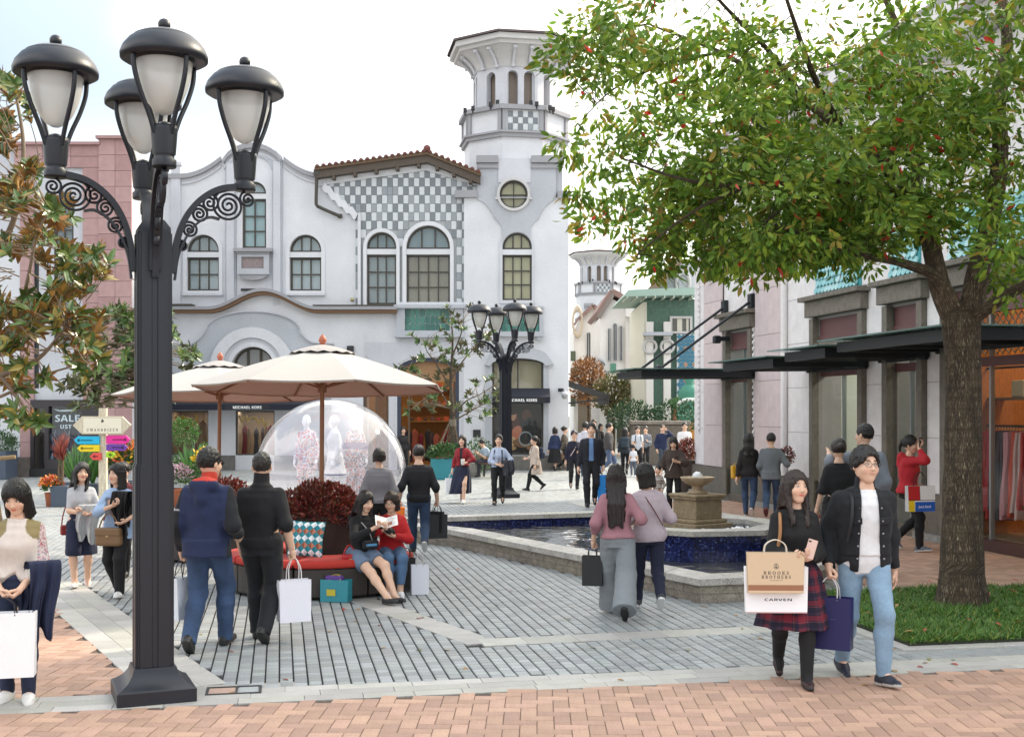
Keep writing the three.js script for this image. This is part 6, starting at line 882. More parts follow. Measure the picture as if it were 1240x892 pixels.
const rest = [];leafy(leafGeo(0.092,0.042,0.15,0.3),leaves.length,(o,i,col) => {const [p,d,t,y] = leaves[i];o.position.copy(p);o.quaternion.setFromUnitVectors(V(0,1,0),d).multiply(fr.setFromAxisAngle(V(0,1,0),rr(0,6.28)));o.scale.setScalar(rr(0.75,1.3));const k = rnd(),v = t * rr(0.75,1.25);if (k < 0.012) col.setRGB(0.6,0.05,0.03);else if (k < 0.05 + y * 0.25) col.setRGB(0.36 * v,0.27 * v,0.05 * v);else if (k < 0.45) col.setRGB(0.25 * v,0.34 * v,0.036 * v);else col.setRGB(0.125 * v,0.235 * v,0.026 * v);},leafM({t: 0.45,x: {roughness: 0.6,specularIntensity: 0.45}}),'crown',g);
}
// broad leathery leaves in whorls, green above and rust brown beneath
function magnolia(g,whorls,L,w,rate) {
const top = leafGeo(L,w,0.18,0.3),und = top.clone().translate(0,0,-0.0015),list = [],q = new THREE.Quaternion(),m4 = new THREE.Matrix4();
for (const [c,d] of whorls) {const n = Math.round(rr(7,11)),a0 = rr(0,6.28),sx = V(0,1,0).cross(d);if (sx.length() < 0.01) sx.set(1,0,0);sx.normalize();const sy = d.clone().cross(sx);for (let i = 0;i < n;i++) {const a = a0 + i * 2.4,sp = rr(0.7,1.5),dir = d.clone().addScaledVector(sx,Math.cos(a) * sp).addScaledVector(sy,Math.sin(a) * sp).normalize();const up = d.clone().addScaledVector(dir,-d.dot(dir)).normalize(),x = dir.clone().cross(up).normalize();list.push([c.clone().addScaledVector(d,-rr(0,0.10)),new THREE.Quaternion().setFromRotationMatrix(m4.makeBasis(x,dir,x.clone().cross(dir))),rr(0.7,1.2)]);}}
const put = (geo,cols,name,mt) => leafy(geo,list.length,(o,i,col) => {o.position.copy(list[i][0]);o.quaternion.copy(list[i][1]);o.scale.setScalar(list[i][2]);const k = cols[Math.floor(rnd() * cols.length)],v = rr(0.75,1.3);col.setRGB(k[0] * v,k[1] * v,k[2] * v);},mt,name,g);
put(top,[[0.06,0.12,0.03],[0.085,0.16,0.035],[0.13,0.18,0.04],...(rate ? [[0.30,0.24,0.05],[0.08,0.15,0.03]] : [])],'crown',leafM({t: 0.12,x: {roughness: 0.3}}));
put(und,rate ? [[0.36,0.18,0.045],[0.27,0.12,0.03],[0.46,0.27,0.06],[0.22,0.15,0.05]] : [[0.10,0.11,0.05],[0.14,0.12,0.05]],'leaf_undersides',leafM({t: 0.12,x: {roughness: 0.8}}));
}
{// --- magnolia at the left edge ---
const Z0 = 11,base = V((-110 - CX) * Z0 / F,0,-Z0),g = thing('magnolia_tree','magnolia tree with glossy green and rust brown leaves beside the front lamp post','tree',base),Q = (px,py,dz = 0) => at(px,py,Z0 + dz).sub(base);
mesh('trunk',taper([V(0,0,0),V(0.02,0.8,0),V(0.0,1.8,0.02),V(0.05,3.2,0),V(0.1,5,0)],[0.12,0.095,0.085,0.06,0.02],14),barkM,g);
const limbs = [[[-110,520,0],[-50,490,-.2],[0,455,-.4],[45,435,-.5],[80,395,-.6]],[[-108,480,0],[-40,430,.1],[20,395,.1],[75,350,0],[125,310,-.1]],[[-108,420,0],[-30,340,.2],[15,270,.3],[28,180,.3],[15,95,.3]],[[-50,490,-.2],[0,480,.2],[50,455,.4],[100,440,.5]],[[0,455,-.4],[20,480,-.5],[35,500,-.5]],[[20,395,.1],[35,330,-.3],[45,280,-.4],[60,255,-.4]],[[-100,350,0],[-60,200,.3],[-30,60,.4]]];
const sk = [];limbs.forEach((l,i) => {const P = l.map(q => Q(...q));mesh('limb',taper(P,i < 3 ? [0.05,0.04,0.028,0.02,0.01] : [0.022,0.016,0.012,0.007],8,5),twigM,g);const c = new THREE.CatmullRomCurve3(P);for (let k = 5;k <= 24;k++) sk.push(c.getPoint(k / 24));});
const poly = [[-120,60],[-10,62],[20,85],[48,130],[42,195],[80,245],[118,292],[152,285],[152,312],[128,350],[122,400],[134,438],[98,458],[64,482],[42,520],[-10,500],[-120,480]],W_ = [],tw = [];
for (let i = 0;i < 560;i++) {let px,py;do {px = rr(-120,152);py = rr(60,520);}while (!inPoly(px,py,poly) || PN.noise(px / 45,py / 45,3.3) < -0.18);const c = Q(px,py,rr(-0.9,0.9)),s = nearest(c,sk),d = c.clone().sub(s);if (d.length() > 0.06) {const s2 = d.length() > 0.45 ? c.clone().addScaledVector(d,-0.45 / d.length() * rr(0.6,1)) : s;tw.push(taper([s2,s2.clone().lerp(c,0.5).add(V(rr(-.04,.04),rr(-.05,.02),rr(-.04,.04))),c],[0.006,0.005,0.003],4,3));}d.normalize().add(V(rr(-.3,.3),rr(0.1,.9),rr(-.3,.5))).normalize();W_.push([c,d]);}
mesh('twigs',tw,twigM,g).userData.kind = 'stuff';magnolia(g,W_,0.132,0.053,1);
for (const [a,b] of [[[-30,470,-.4],[24,640,-.75]],[[-60,470,.3],[-190,650,.5]]]) mesh('prop_pole',bar(Q(...a),V(Q(b[0],b[1],b[2]).x,0,Q(...b).z),0.04,0.036,10),mat(0.26,0.19,0.10,{map: 'bark'}),g);
mesh('prop_tie',bar(Q(-12,556,-.62),Q(18,553,-.6),0.018),mat(0.26,0.19,0.10),g);
}
{// --- evergreen magnolia behind the front lamp ---
const Z0 = 29,base = V((172 - CX) * Z0 / F,0,-Z0),g = thing('evergreen_tree','dark green evergreen tree behind the signpost and lamp post','tree',base),Q = (px,py,dz = 0) => at(px,py,Z0 + dz).sub(base);
mesh('trunk',taper([V(0,0,0),V(0.03,1.4,0),V(-0.05,2.6,0),V(0.05,4.4,0)],[0.1,0.08,0.06,0.02],10),barkD,g);const W_ = [],tw = [],sk = Array.from({length: 20},(_,i) => V(0,1.5 + i * 0.15,0));
for (let i = 0;i < 230;i++) {const side = rnd();let px,py;const [cx,cy,a,b] = side < 0.45 ? [140,430,45,62] : side < 0.7 ? [178,410,28,80] : side < 0.82 ? [112,470,36,26] : [215,440,26,45];do {px = rr(-1,1);py = rr(-1,1);}while (px * px + py * py > 1);const c = Q(cx + px * a,cy + py * b,rr(-1,1)),s = nearest(c,sk);tw.push(taper([s,s.clone().lerp(c,0.55).add(V(0,0.1,0)),c],[0.02,0.012,0.005],4,3));W_.push([c,c.clone().sub(s).normalize().add(V(rr(-.4,.4),rr(0,.9),rr(-.4,.4))).normalize()]);}
mesh('twigs',tw,twigM,g).userData.kind = 'stuff';magnolia(g,W_,0.24,0.095,0);
}
{// --- young magnolia with props in front of the handbag shop ---
const base = gp(547,578),Z0 = -base.z,g = thing('young_magnolia','young open-branched tree held by wooden props beside the teal planter','tree',base),Q = (px,py,dz = 0) => at(px,py,Z0 + dz).sub(base);
mesh('trunk',taper([V(0,0,0),Q(548,520),Q(546,460),Q(548,410),Q(545,375)],[0.11,0.09,0.05,0.03,0.01],10),mat(0.24,0.19,0.14,{map: 'bark',bump: 'barkB',bs: 0.01}),g);
const limbs = [[[548,500,0],[530,470,.2],[505,450,.3],[482,440,.4]],[[547,505,0],[565,485,-.3],[580,478,-.5],[597,468,-.6]],[[546,470,0],[528,440,-.2],[515,420,-.4],[520,405,-.4]],[[546,460,0],[562,435,.3],[575,420,.4],[583,405,.5]],[[547,495,0],[525,490,-.5],[505,488,-.8]],[[548,430,0],[558,405,-.2],[562,385,-.3]],[[548,510,0],[566,500,.5],[590,487,.9]]],sk = [];
for (const l of limbs) {const P = l.map(q => Q(...q));mesh('limb',taper(P,[0.035,0.024,0.014,0.006],6,4),mat(0.24,0.19,0.14,{map: 'bark'}),g);const c = new THREE.CatmullRomCurve3(P);for (let k = 8;k <= 20;k++) sk.push(c.getPoint(k / 20));}for (let y = 380;y < 470;y += 6) sk.push(Q(547,y));
const W_ = [],tw = [];for (let i = 0;i < 125;i++) {const s = sk[Math.floor(rnd() * sk.length)],c = s.clone().add(V(rr(-.5,.5),rr(-.25,.45),rr(-.5,.5)));tw.push(taper([s,s.clone().lerp(c,0.5),c],[0.01,0.007,0.004],4,2));W_.push([c,c.clone().sub(s).normalize().add(V(0,rr(0,.8),0)).normalize()]);}
mesh('twigs',tw,twigM,g).userData.kind = 'stuff';magnolia(g,W_,0.2,0.08,0);
for (const [a,b] of [[[545,510],[515,580]],[[549,508],[562,578]],[[547,512],[530,576]]]) {const e = gp(b[0],b[1]).sub(base);mesh('prop_pole',bar(Q(a[0],a[1]),V(e.x,0,e.z),0.035,0.03,8),mat(0.36,0.27,0.19,{map: 'bark'}),g);}
mesh('trunk_wrap',[cyl(0.12,0.115,0.22,Q(548,512).x,Q(548,512).y - 0.1,0,12)],mat(0.2,0.17,0.12,{map: 'cloth'}),g);
}
// --- lane trees in autumn colour ---
for (const [px,py,a,b,Z,n,cols,lab] of [[712,462,22,30,62,1500,[[0.30,0.12,0.03],[0.36,0.17,0.05],[0.22,0.10,0.03]],'rust orange autumn tree down the lane beside the tower'],[742,478,24,24,58,1400,[[0.14,0.14,0.04],[0.20,0.17,0.05],[0.09,0.11,0.03]],'olive green tree down the lane before the gabled houses'],[770,470,16,22,64,700,[[0.24,0.13,0.04],[0.16,0.12,0.04]],'brownish tree between the gabled house and the green house']]) {
const base = V((px - CX) * Z / F,0,-Z),g = thing('lane_tree',lab,'tree',base),s = Z / F,cy = CH + (HY - py) * s;mesh('trunk',taper([V(0,0,0),V(0.05,1.5,0),V(0,cy,0)],[0.12,0.09,0.03],8),barkD,g);const tw = [];for (let i = 0;i < 40;i++) {const t = rr(0.5,1),e = V(rr(-1,1) * a * s * 0.9,cy + rr(-.8,1) * b * s * 0.9,rr(-1,1) * a * s * 0.9);tw.push(taper([V(0,cy * 0.75,0),V(e.x * 0.5,(cy * 0.75 + e.y) / 2 + 0.2,e.z * 0.5),e],[0.05,0.03,0.01],4,3));}mesh('twigs',tw,barkD,g).userData.kind = 'stuff';
bush(g,'crown',V(0,cy,0),a * s,b * s,a * s,n,0.17,0.09,cols,-1);
}
// ---------- grass bed with granite edging ----------
{
const g = thing('grass_bed','square bed of dense green grass edged with pale granite round the big tree','planting bed'),P = GRASS.map(p => [p[0],-p[1]]);
mesh('soil',slab(P,-0.02,0.035),mat(0.03,0.035,0.014,{map: 'rough'}),g);
const ks = tint(0.50,0.48,0.45,5,0.1,{map: 'stone',rough: 0.6});const edge = (a0,b0,a1,b1,turn) => {const Lg = Math.hypot(a1 - a0,b1 - b0),n = Math.round(Lg / 0.5);for (let i = 0;i < n;i++) {const t = (i + 0.5) / n,[X,D] = XD(lerp(a0,a1,t),lerp(b0,b1,t));const m = mesh('edging_stone',stoneGeo(Lg / n - 0.004,0.13,0.05,0.006),ks[i % 5],g);m.position.set(X,0.02,-D);m.rotation.y = turn;}};
edge(5.23,9.455,9.5,9.455,TH);edge(5.295,9.53,5.295,12.4,TH + Math.PI / 2);edge(5.23,12.41,9.5,12.41,TH);edge(9.47,9.53,9.47,12.34,TH + Math.PI / 2);
{const l = [];for (let a = 5.25;a < 9.6;a += 0.107) for (const b of [9.14,9.245,9.345]) {const [X,D] = XD(a,b);const m = mesh('edging_sett',stoneGeo(0.1,0.1,0.02,0.003),ks[Math.floor(rnd() * 5)],g);m.position.set(X,0,-D);m.rotation.y = TH;m.material = mat(0.345,0.36,0.36,{map: 'stone',bump: 'rough',bs: 0.0015,rough: 0.52});}}
const geo = leafGeo(0.115,0.010,0.5,0.2),q = new THREE.Quaternion();
leafy(geo,42000,(o,i,col) => {const [X,D] = XD(rr(5.38,9.38),rr(9.54,12.33)),hgt = 0.75 + 0.5 * PN.noise(X * 1.7,D * 1.7,0) + 0.25 * PN.noise(X * 6,D * 6,3);o.position.set(X,0.03,-D);o.quaternion.setFromEuler(new THREE.Euler(rr(-.75,.75),rr(0,6.28),rr(-.75,.75)));o.scale.set(1,clamp(hgt,0.45,1.5) * rr(0.7,1.15),1);const v = rr(0.6,1.3),y = rnd() < 0.1;col.setRGB((y ? 0.22 : 0.085) * v,(y ? 0.24 : 0.20) * v,0.022 * v);},leafM({t: 0.2}),'grass',g);
}
// a few fallen leaves
{const g = new THREE.Group(),fl = leafy(leafGeo(0.09,0.042,0.3,0.35),130,(o,i,col) => {const c = i < 80 ? XD(rr(4.2,8.5),rr(8.2,13.6)) : [rr(-3,5),rr(8.5,16)];let [X,D] = c;const z = zone(X,D);o.position.set(X,z === 'basin' ? -0.2 : z === 'bed' ? 0.12 : 0.006,-D);o.rotation.set(-Math.PI / 2 + rr(-.2,.2),0,rr(0,6.28),'YXZ');o.scale.setScalar(rr(0.7,1.1));const k = rnd();if (k < 0.3) col.setRGB(0.4,0.05,0.03);else if (k < 0.7) col.setRGB(0.32,0.18,0.04);else col.setRGB(0.2,0.2,0.05);},leafM({t: 0.1}),'fallen_leaves',scene);tag(fl,'scattered red and brown fallen leaves on the paving','leaves',null,'stuff');}
// ---------- people: one continuous body each (smooth-joined tapered bones), clothes and hair over it ----------
function meshSDF(f,lo,hi,h,colf) {// surface nets on a grid, skipping empty blocks
const B = 4,n = [0,1,2].map(i => Math.ceil((hi[i] - lo[i]) / h / B) * B + 1),[nx,ny,nz] = n,val = new Float32Array(nx * ny * nz).fill(9),rad = h * B * 0.87 * 1.7 + h;
for (let bz = 0;bz < nz;bz += B) for (let by = 0;by < ny;by += B) for (let bx = 0;bx < nx;bx += B) {
const c = f(lo[0] + (bx + B / 2) * h,lo[1] + (by + B / 2) * h,lo[2] + (bz + B / 2) * h),far = Math.abs(c) > rad;
for (let z = bz;z < Math.min(bz + B,nz);z++) for (let y = by;y < Math.min(by + B,ny);y++) for (let x = bx;x < Math.min(bx + B,nx);x++) val[x + nx * (y + ny * z)] = far ? c : f(lo[0] + x * h,lo[1] + y * h,lo[2] + z * h);
}
const id = new Int32Array(nx * ny * nz).fill(-1),P = [],I = [],C = [],e = [[0,1],[2,3],[4,5],[6,7],[0,2],[1,3],[4,6],[5,7],[0,4],[1,5],[2,6],[3,7]],v = new Float32Array(8);
for (let z = 0;z < nz - 1;z++) for (let y = 0;y < ny - 1;y++) for (let x = 0;x < nx - 1;x++) {
const b = x + nx * (y + ny * z);let m = 0;for (let k = 0;k < 8;k++) {v[k] = val[b + (k & 1) + nx * (((k >> 1) & 1) + ny * (k >> 2))];if (v[k] < 0) m++;}if (m === 0 || m === 8) continue;
let sx = 0,sy = 0,sz = 0,c = 0;for (const [i,j] of e) if ((v[i] < 0) !== (v[j] < 0)) {const t = v[i] / (v[i] - v[j]);sx += (i & 1) + t * ((j & 1) - (i & 1));sy += ((i >> 1) & 1) + t * (((j >> 1) & 1) - ((i >> 1) & 1));sz += (i >> 2) + t * ((j >> 2) - (i >> 2));c++;}
id[b] = P.length / 3;const X = lo[0] + (x + sx / c) * h,Y = lo[1] + (y + sy / c) * h,Z = lo[2] + (z + sz / c) * h;P.push(X,Y,Z);if (colf) C.push(...colf(X,Y,Z));
}
const S = [1,nx,nx * ny];
for (let z = 1;z < nz - 1;z++) for (let y = 1;y < ny - 1;y++) for (let x = 1;x < nx - 1;x++) {
const b = x + nx * (y + ny * z),s = val[b] < 0;for (let a = 0;a < 3;a++) {if ((val[b + S[a]] < 0) === s) continue;const u = S[(a + 1) % 3],w = S[(a + 2) % 3],q = [id[b],id[b - u],id[b - u - w],id[b - w]];if (q.some(k => k < 0)) continue;if (s) I.push(q[0],q[1],q[2],q[0],q[2],q[3]);else I.push(q[0],q[2],q[1],q[0],q[3],q[2]);}
}
const g = new THREE.BufferGeometry();g.setAttribute('position',new THREE.Float32BufferAttribute(P,3));if (colf) g.setAttribute('color',new THREE.Float32BufferAttribute(C,3));g.setIndex(I);g.computeVertexNormals();return g;
}
const smin = (a,b,k) => {const d = Math.abs(a - b);return d >= k ? Math.min(a,b) : Math.min(a,b) - (k - d) * (k - d) / (4 * k);};
const rc = (a,b,ra,rb) => {const dx = b.x - a.x,dy = b.y - a.y,dz = b.z - a.z;return {ax: a.x,ay: a.y,az: a.z,dx,dy,dz,il: 1 / Math.max(1e-9,dx * dx + dy * dy + dz * dz),ra,dr: rb - ra};};
const dc = (c,x,y,z) => {const px = x - c.ax,py = y - c.ay,pz = z - c.az;let t = (px * c.dx + py * c.dy + pz * c.dz) * c.il;t = t < 0 ? 0 : t > 1 ? 1 : t;const ex = px - t * c.dx,ey = py - t * c.dy,ez = pz - t * c.dz;return Math.sqrt(ex * ex + ey * ey + ez * ez) - c.ra - t * c.dr;};
const ell = (x,y,z,a,b,c) => {const k = Math.sqrt((x / a) ** 2 + (y / b) ** 2 + (z / c) ** 2);return (k - 1) * Math.min(a,b,c) * (k < 1 ? 1 : 1);};
const bounds = (pts,m) => {const lo = [1e9,1e9,1e9],hi = [-1e9,-1e9,-1e9];for (const p of pts) ['x','y','z'].forEach((k,i) => {lo[i] = Math.min(lo[i],p[k] - m);hi[i] = Math.max(hi[i],p[k] + m);});return [lo,hi];};
// head, facing +z, centre between ears; male / female
const headCache = new Map();
function headGeo(male,h,skin) {
const key = [male,h].join();if (!headCache.has(key)) {
const jw = male ? 0.058 : 0.051,f = (x,y,z) => {
const ax = Math.abs(x);let d = ell(x,y - 0.025,z + 0.008,0.075,0.098,0.093);
d = smin(d,ell(x,y + 0.052,z - 0.022,jw,0.062,0.066),0.05);d = smin(d,ell(x,y + 0.098,z - 0.058,0.024,0.018,0.022),0.03);
d = smin(d,ell(ax - 0.038,y + 0.028,z - 0.062,0.024,0.024,0.022),0.02);
d = -smin(-d,ell(ax - 0.031,y - 0.012,z - 0.100,0.019,0.012,0.016),0.012);
d = smin(d,dc({ax: 0,ay: 0.018,az: 0.082,dx: 0,dy: -0.042,dz: 0.020,il: 1 / (0.042 ** 2 + 0.02 ** 2),ra: 0.0075,dr: 0.0045},x,y,z),0.012);
d = smin(d,ell(ax - 0.010,y + 0.027,z - 0.092,0.008,0.006,0.009),0.006);
d = smin(d,ell(x,y + 0.056 - 7 * x * x,z - 0.082,0.024,0.009,0.011),0.008);d = Math.max(d,-ell(x,y + 0.0565 - 7 * x * x,z - 0.096,0.022,0.0016,0.01));
d = smin(d,ell(ax - 0.078,y + 0.006,z + 0.008,0.010,0.030,0.018),0.008);return d;
};
const col = (x,y,z) => {const ax = Math.abs(x);if (z > 0.06 && Math.hypot(x / 0.024,(y + 0.0565 - 7 * x * x) / (male ? 0.0075 : 0.0095)) < 1) return male ? [0.78,0.6,0.58] : [0.85,0.35,0.36];if (z > 0.05 && ax > 0.013 && ax < 0.050 && Math.abs(y - 0.034 + (ax - 0.032) * (ax - 0.032) * 6) < (male ? 0.0055 : 0.0042)) return [0.14,0.11,0.10];return ax > 0.02 && ax < 0.055 && y > -0.05 && y < -0.01 && z > 0.05 ? [1.02,0.93,0.92] : [1,1,1];};
const g = norm(meshSDF(f,[-0.1,-0.135,-0.115],[0.1,0.14,0.13],h,col)),parts = [g];
for (const s of [-1,1]) {const e = new THREE.SphereGeometry(0.0125,12,10).rotateX(Math.PI / 2),p = e.attributes.position,c = [];for (let i = 0;i < p.count;i++) {const r = Math.hypot(p.getX(i),p.getY(i)),fr = p.getZ(i) > 0;const lid = p.getY(i) > 0.0042;c.push(...(lid ? [0.16,0.12,0.11] : fr && r < 0.0068 ? [0.02,0.012,0.01] : [1.15,1.8,2.4]));}e.setAttribute('color',new THREE.Float32BufferAttribute(c,3));parts.push(norm(e.scale(1.15,0.62,1).translate(s * 0.031,0.0105,0.0775)));}
headCache.set(key,merge(parts));
}
return headCache.get(key).clone();
}
// hand: wrist at 0, fingers along -y, palm faces +x side (towards the thigh), thumb towards +z; mirrored for the other side
const handCache = new Map();
function handGeo(curl,h) {
const key = curl + '_' + h;if (!handCache.has(key)) {
const pr = [];const cv = {relax: 0.35,grip: 1.35,flat: 0.08,hold: 0.8}[curl];pr.push(rc(V(0,0.01,0),V(0,-0.03,0),0.023,0.024));
const palm = [rc(V(0,-0.025,0.012),V(0,-0.085,0.026),0.017,0.013),rc(V(0,-0.025,0),V(0,-0.09,0.008),0.018,0.013),rc(V(0,-0.025,-0.01),V(0,-0.088,-0.010),0.017,0.012),rc(V(0,-0.025,-0.014),V(0,-0.08,-0.028),0.015,0.011)],fing = [];
[[0.026,-0.085,0.074,0.0088],[0.008,-0.09,0.080,0.009],[-0.010,-0.088,0.075,0.0085],[-0.028,-0.08,0.060,0.0078]].forEach(([z,y,L,r],i) => {let p = V(0,y,z),a = 0.1;const seg = [0.45,0.3,0.25];let rad = r;for (let k = 0;k < 3;k++) {a += cv * (k === 0 ? 0.75 : 0.85) + i * 0.04;const q = p.clone().add(V(Math.sin(a) * L * seg[k],-Math.cos(a) * L * seg[k],(i - 1.5) * -0.002));fing.push(rc(p,q,rad,rad * 0.92));p = q;rad *= 0.92;}});
let p = V(0.006,-0.03,0.02),q = V(0.022,-0.055,0.042);const th = [rc(p,q,0.0135,0.0105)];const q2 = q.clone().add(V(curl === 'grip' || curl === 'hold' ? 0.02 : 0.008,-0.028,curl === 'grip' ? -0.008 : 0.008));th.push(rc(q,q2,0.0105,0.0085));
const f = (x,y,z) => {let d = dc(pr[0],x,y,z);for (const c of palm) d = smin(d,dc(c,x,y,z),0.016);for (const c of fing) {const e = dc(c,x,y,z);d = smin(d,e,0.004);}for (const c of th) d = smin(d,dc(c,x,y,z),0.008);return d;};
handCache.set(key,norm(meshSDF(f,[-0.05,-0.20,-0.06],[0.11,0.045,0.08],h)));
}
return handCache.get(key).clone();
}
const TOR = {m: [[-0.12,0.12,0.10],[-0.03,0.165,0.118],[0.10,0.152,0.108],[0.26,0.160,0.118],[0.37,0.160,0.108],[0.435,0.125,0.085],[0.475,0.078,0.062],[0.53,0.056,0.056]],f: [[-0.12,0.125,0.105],[-0.03,0.168,0.122],[0.12,0.122,0.09],[0.27,0.134,0.110],[0.36,0.132,0.094],[0.425,0.102,0.072],[0.465,0.064,0.052],[0.53,0.045,0.045]]};
const SKIN = mat(0.66,0.42,0.30,{vc: true,rough: 0.55});SKIN.vertexColors = true;
const clothMats = new Map();
function clothM(c,o = {}) {const k = JSON.stringify([c,o]);if (!clothMats.has(k)) clothMats.set(k,mat(...(o.vc ? [1,1,1] : c),{rough: 0.88,sheen: 0.25,...o}));return clothMats.get(k);}
const hairM = (c = [0.012,0.009,0.008]) => mat(...c.map(v => v * 1.6),{rough: 0.38,map: 'hair',bump: 'hair',bs: 0.004});
function person(o) {
const male = !!o.male,H = o.H,s = H / 1.7,far = o.cell || 0.012,T_ = TOR[male ? 'm' : 'f'],w = o.wear,po = o.pose || {};
const g = thing('person',o.label,'person',o.pos,o.turn || 0);if (o.group) g.userData.group = o.group;const X = v => V(v[0] * s,v[1] * s,v[2] * s);
// --- joints ---
const hipH = (po.hip ?? 0.925) * s,P = V((po.hipX || 0) * s,hipH,(po.hipZ || 0) * s),lean = po.lean || 0,roll = po.roll || 0,twist = po.twist || 0,q = new THREE.Quaternion().setFromEuler(new THREE.Euler(lean,twist,roll,'YXZ')),qi = q.clone().invert();
const tp = (x,y,z) => V(x * s,y * s,z * s).applyQuaternion(q).add(P),sw = (male ? 0.158 : 0.130),N = tp(0,0.50,-0.005);
const hq = new THREE.Quaternion().setFromEuler(new THREE.Euler((po.head?.[1] || 0),(po.head?.[0] || 0),(po.head?.[2] || 0),'YXZ')),HC = N.clone().add(V(0,0.155 * s,0.018 * s).applyQuaternion(new THREE.Quaternion().slerpQuaternions(q,hq,0.5))),hs = s * (o.headScale || 1.05);
function ik(a,b,l1,l2,pole) {const d = b.clone().sub(a);let L = d.length();const mx = (l1 + l2) * 0.998;if (L > mx) {d.multiplyScalar(mx / L);b = a.clone().add(d);L = mx;}const u = d.clone().normalize(),k = (l1 * l1 - l2 * l2 + L * L) / (2 * L),hgt = Math.sqrt(Math.max(0,l1 * l1 - k * k)),pp = pole.clone().addScaledVector(u,-pole.dot(u)).normalize();return [a.clone().addScaledVector(u,k).addScaledVector(pp,hgt),b];}
const J = {L: {},R: {}};
for (const [k,sg] of [['L',1],['R',-1]]) {
const j = J[k],ft = (po.feet || {})[k] || [0.085 * sg,0.075,0];j.hip = V(0.088 * sg * s,-0.02 * s,0).applyQuaternion(new THREE.Quaternion().setFromEuler(new THREE.Euler(0,twist * 0.5,0))).add(P);
const kp = (po.knee || {})[k] || [0.1 * sg,0,1];[j.knee,j.ankle] = ik(j.hip,X(ft),0.425 * s,0.425 * s,V(...kp));j.fy = ft[3] ?? 0.12 * sg;j.fp = ft[4] || 0;
j.sh = tp(sw * sg,0.402,-0.012);const hd = (po.hands || {})[k] || [0.25 * sg,0.80,0.03],ep = (po.elbow || {})[k] || [0.35 * sg,-0.15,-1];[j.el,j.wr] = ik(j.sh,X(hd),0.285 * s,0.25 * s,V(...ep));
}
// torso field in its own frame
const tv = V(0,0,0),tb = (x,y,z,off,y0,y1,Tt = T_) => {
tv.set(x - P.x,y - P.y,z - P.z).applyQuaternion(qi).multiplyScalar(1 / s);const yy = tv.y;let i = 0;while (i < Tt.length - 2 && yy > Tt[i + 1][0]) i++;const t = clamp((yy - Tt[i][0]) / (Tt[i + 1][0] - Tt[i][0]),0,1),u = t * t * (3 - 2 * t),ww = lerp(Tt[i][1],Tt[i + 1][1],u) + off,dd = lerp(Tt[i][2],Tt[i + 1][2],u) + off;
let zz = tv.z - (!male && !o.flat ? 0.018 * Math.exp(-((yy - 0.29) ** 2) / 0.006) * (tv.z > 0 ? 1 : 0) : 0) - (male ? 0 : 0) + (yy < 0.02 ? 0.012 : 0);
const k = Math.sqrt(Math.sqrt((tv.x / ww) ** 4 + (zz / dd) ** 4) * 0.35 + ((tv.x / ww) ** 2 + (zz / dd) ** 2) * 0.65 * 1.0);const d = (k - 1) * Math.min(ww,dd);return Math.max(d,y0 - yy,yy - y1) * s;
};
const arm = (j,off,t1) => {const e = t1 <= 1 ? j.sh.clone().lerp(j.el,t1) : j.el,pr = [rc(j.sh,e,(male ? 0.054 : 0.043) * s + off,(male ? 0.043 : 0.036) * s + off)];if (t1 > 1) pr.push(rc(j.el,j.el.clone().lerp(j.wr,t1 - 1),(male ? 0.043 : 0.036) * s + off,(male ? 0.030 : 0.026) * s + off * 0.8));return pr;};
const leg = (j,off,t1,flare = 0) => {const a = (male ? 0.088 : 0.086) * s + off,b = (male ? 0.060 : 0.056) * s + off + flare * 0.5,c = (male ? 0.042 : 0.038) * s + off * 1.1 + flare;const e = t1 <= 1 ? j.hip.clone().lerp(j.knee,t1) : j.knee,pr = [rc(j.hip,e,a,t1 <= 1 ? lerp(a,b,t1) : b)];if (t1 > 1) {const calf = j.knee.clone().lerp(j.ankle,0.32).add(V(0,0,-0.012 * s));if (!flare) pr.push(rc(j.knee,calf,b,b * 0.97));pr.push(rc(flare ? j.knee : calf,j.knee.clone().lerp(j.ankle,t1 - 1),flare ? b : b * 0.97,c));}return pr;};
const neck = [rc(N.clone().add(V(0,-0.06 * s,0)),HC.clone().add(V(0,-0.05 * s,-0.01 * s)),(male ? 0.056 : 0.045) * s,(male ? 0.053 : 0.042) * s)];
const sdf = (prims,k,torso) => (x,y,z) => {let d = torso ? torso(x,y,z) : 9;for (let i = 0;i < prims.length;i++) d = smin(d,dc(prims[i],x,y,z),k);return d;};
// --- body (skin) ---
const bp = [...neck];for (const k of ['L','R']) {const j = J[k];bp.push(...arm(j,0,2),...leg(j,0,2));const toe = V(0,0,1).applyEuler(new THREE.Euler(j.fp,j.fy,0,'YXZ'));bp.push(rc(j.ankle,j.ankle.clone().add(V(0,-0.045 * s,0)).addScaledVector(toe,0.10 * s),0.031 * s,0.018 * s));}
const allPts = [P,N,HC,...['L','R'].flatMap(k => Object.values(J[k]).filter(v => v.isVector3))],[lo,hi] = bounds(allPts,0.17 * s);
const bodyG = norm(meshSDF(sdf(bp,0.035 * s,(x,y,z) => tb(x,y,z,0,-0.12,0.52)),lo,hi,far * 1.1)),white = a => {a.setAttribute('color',new THREE.BufferAttribute(new Float32Array(a.attributes.position.count * 3).fill(1),3));return a;};
const skin = o.skin || [1,1,1],parts = [white(bodyG)];
parts.push(headGeo(male,far < 0.014 ? 0.0055 : 0.009).scale(hs,hs,hs).applyQuaternion(hq).translate(HC.x,HC.y,HC.z));
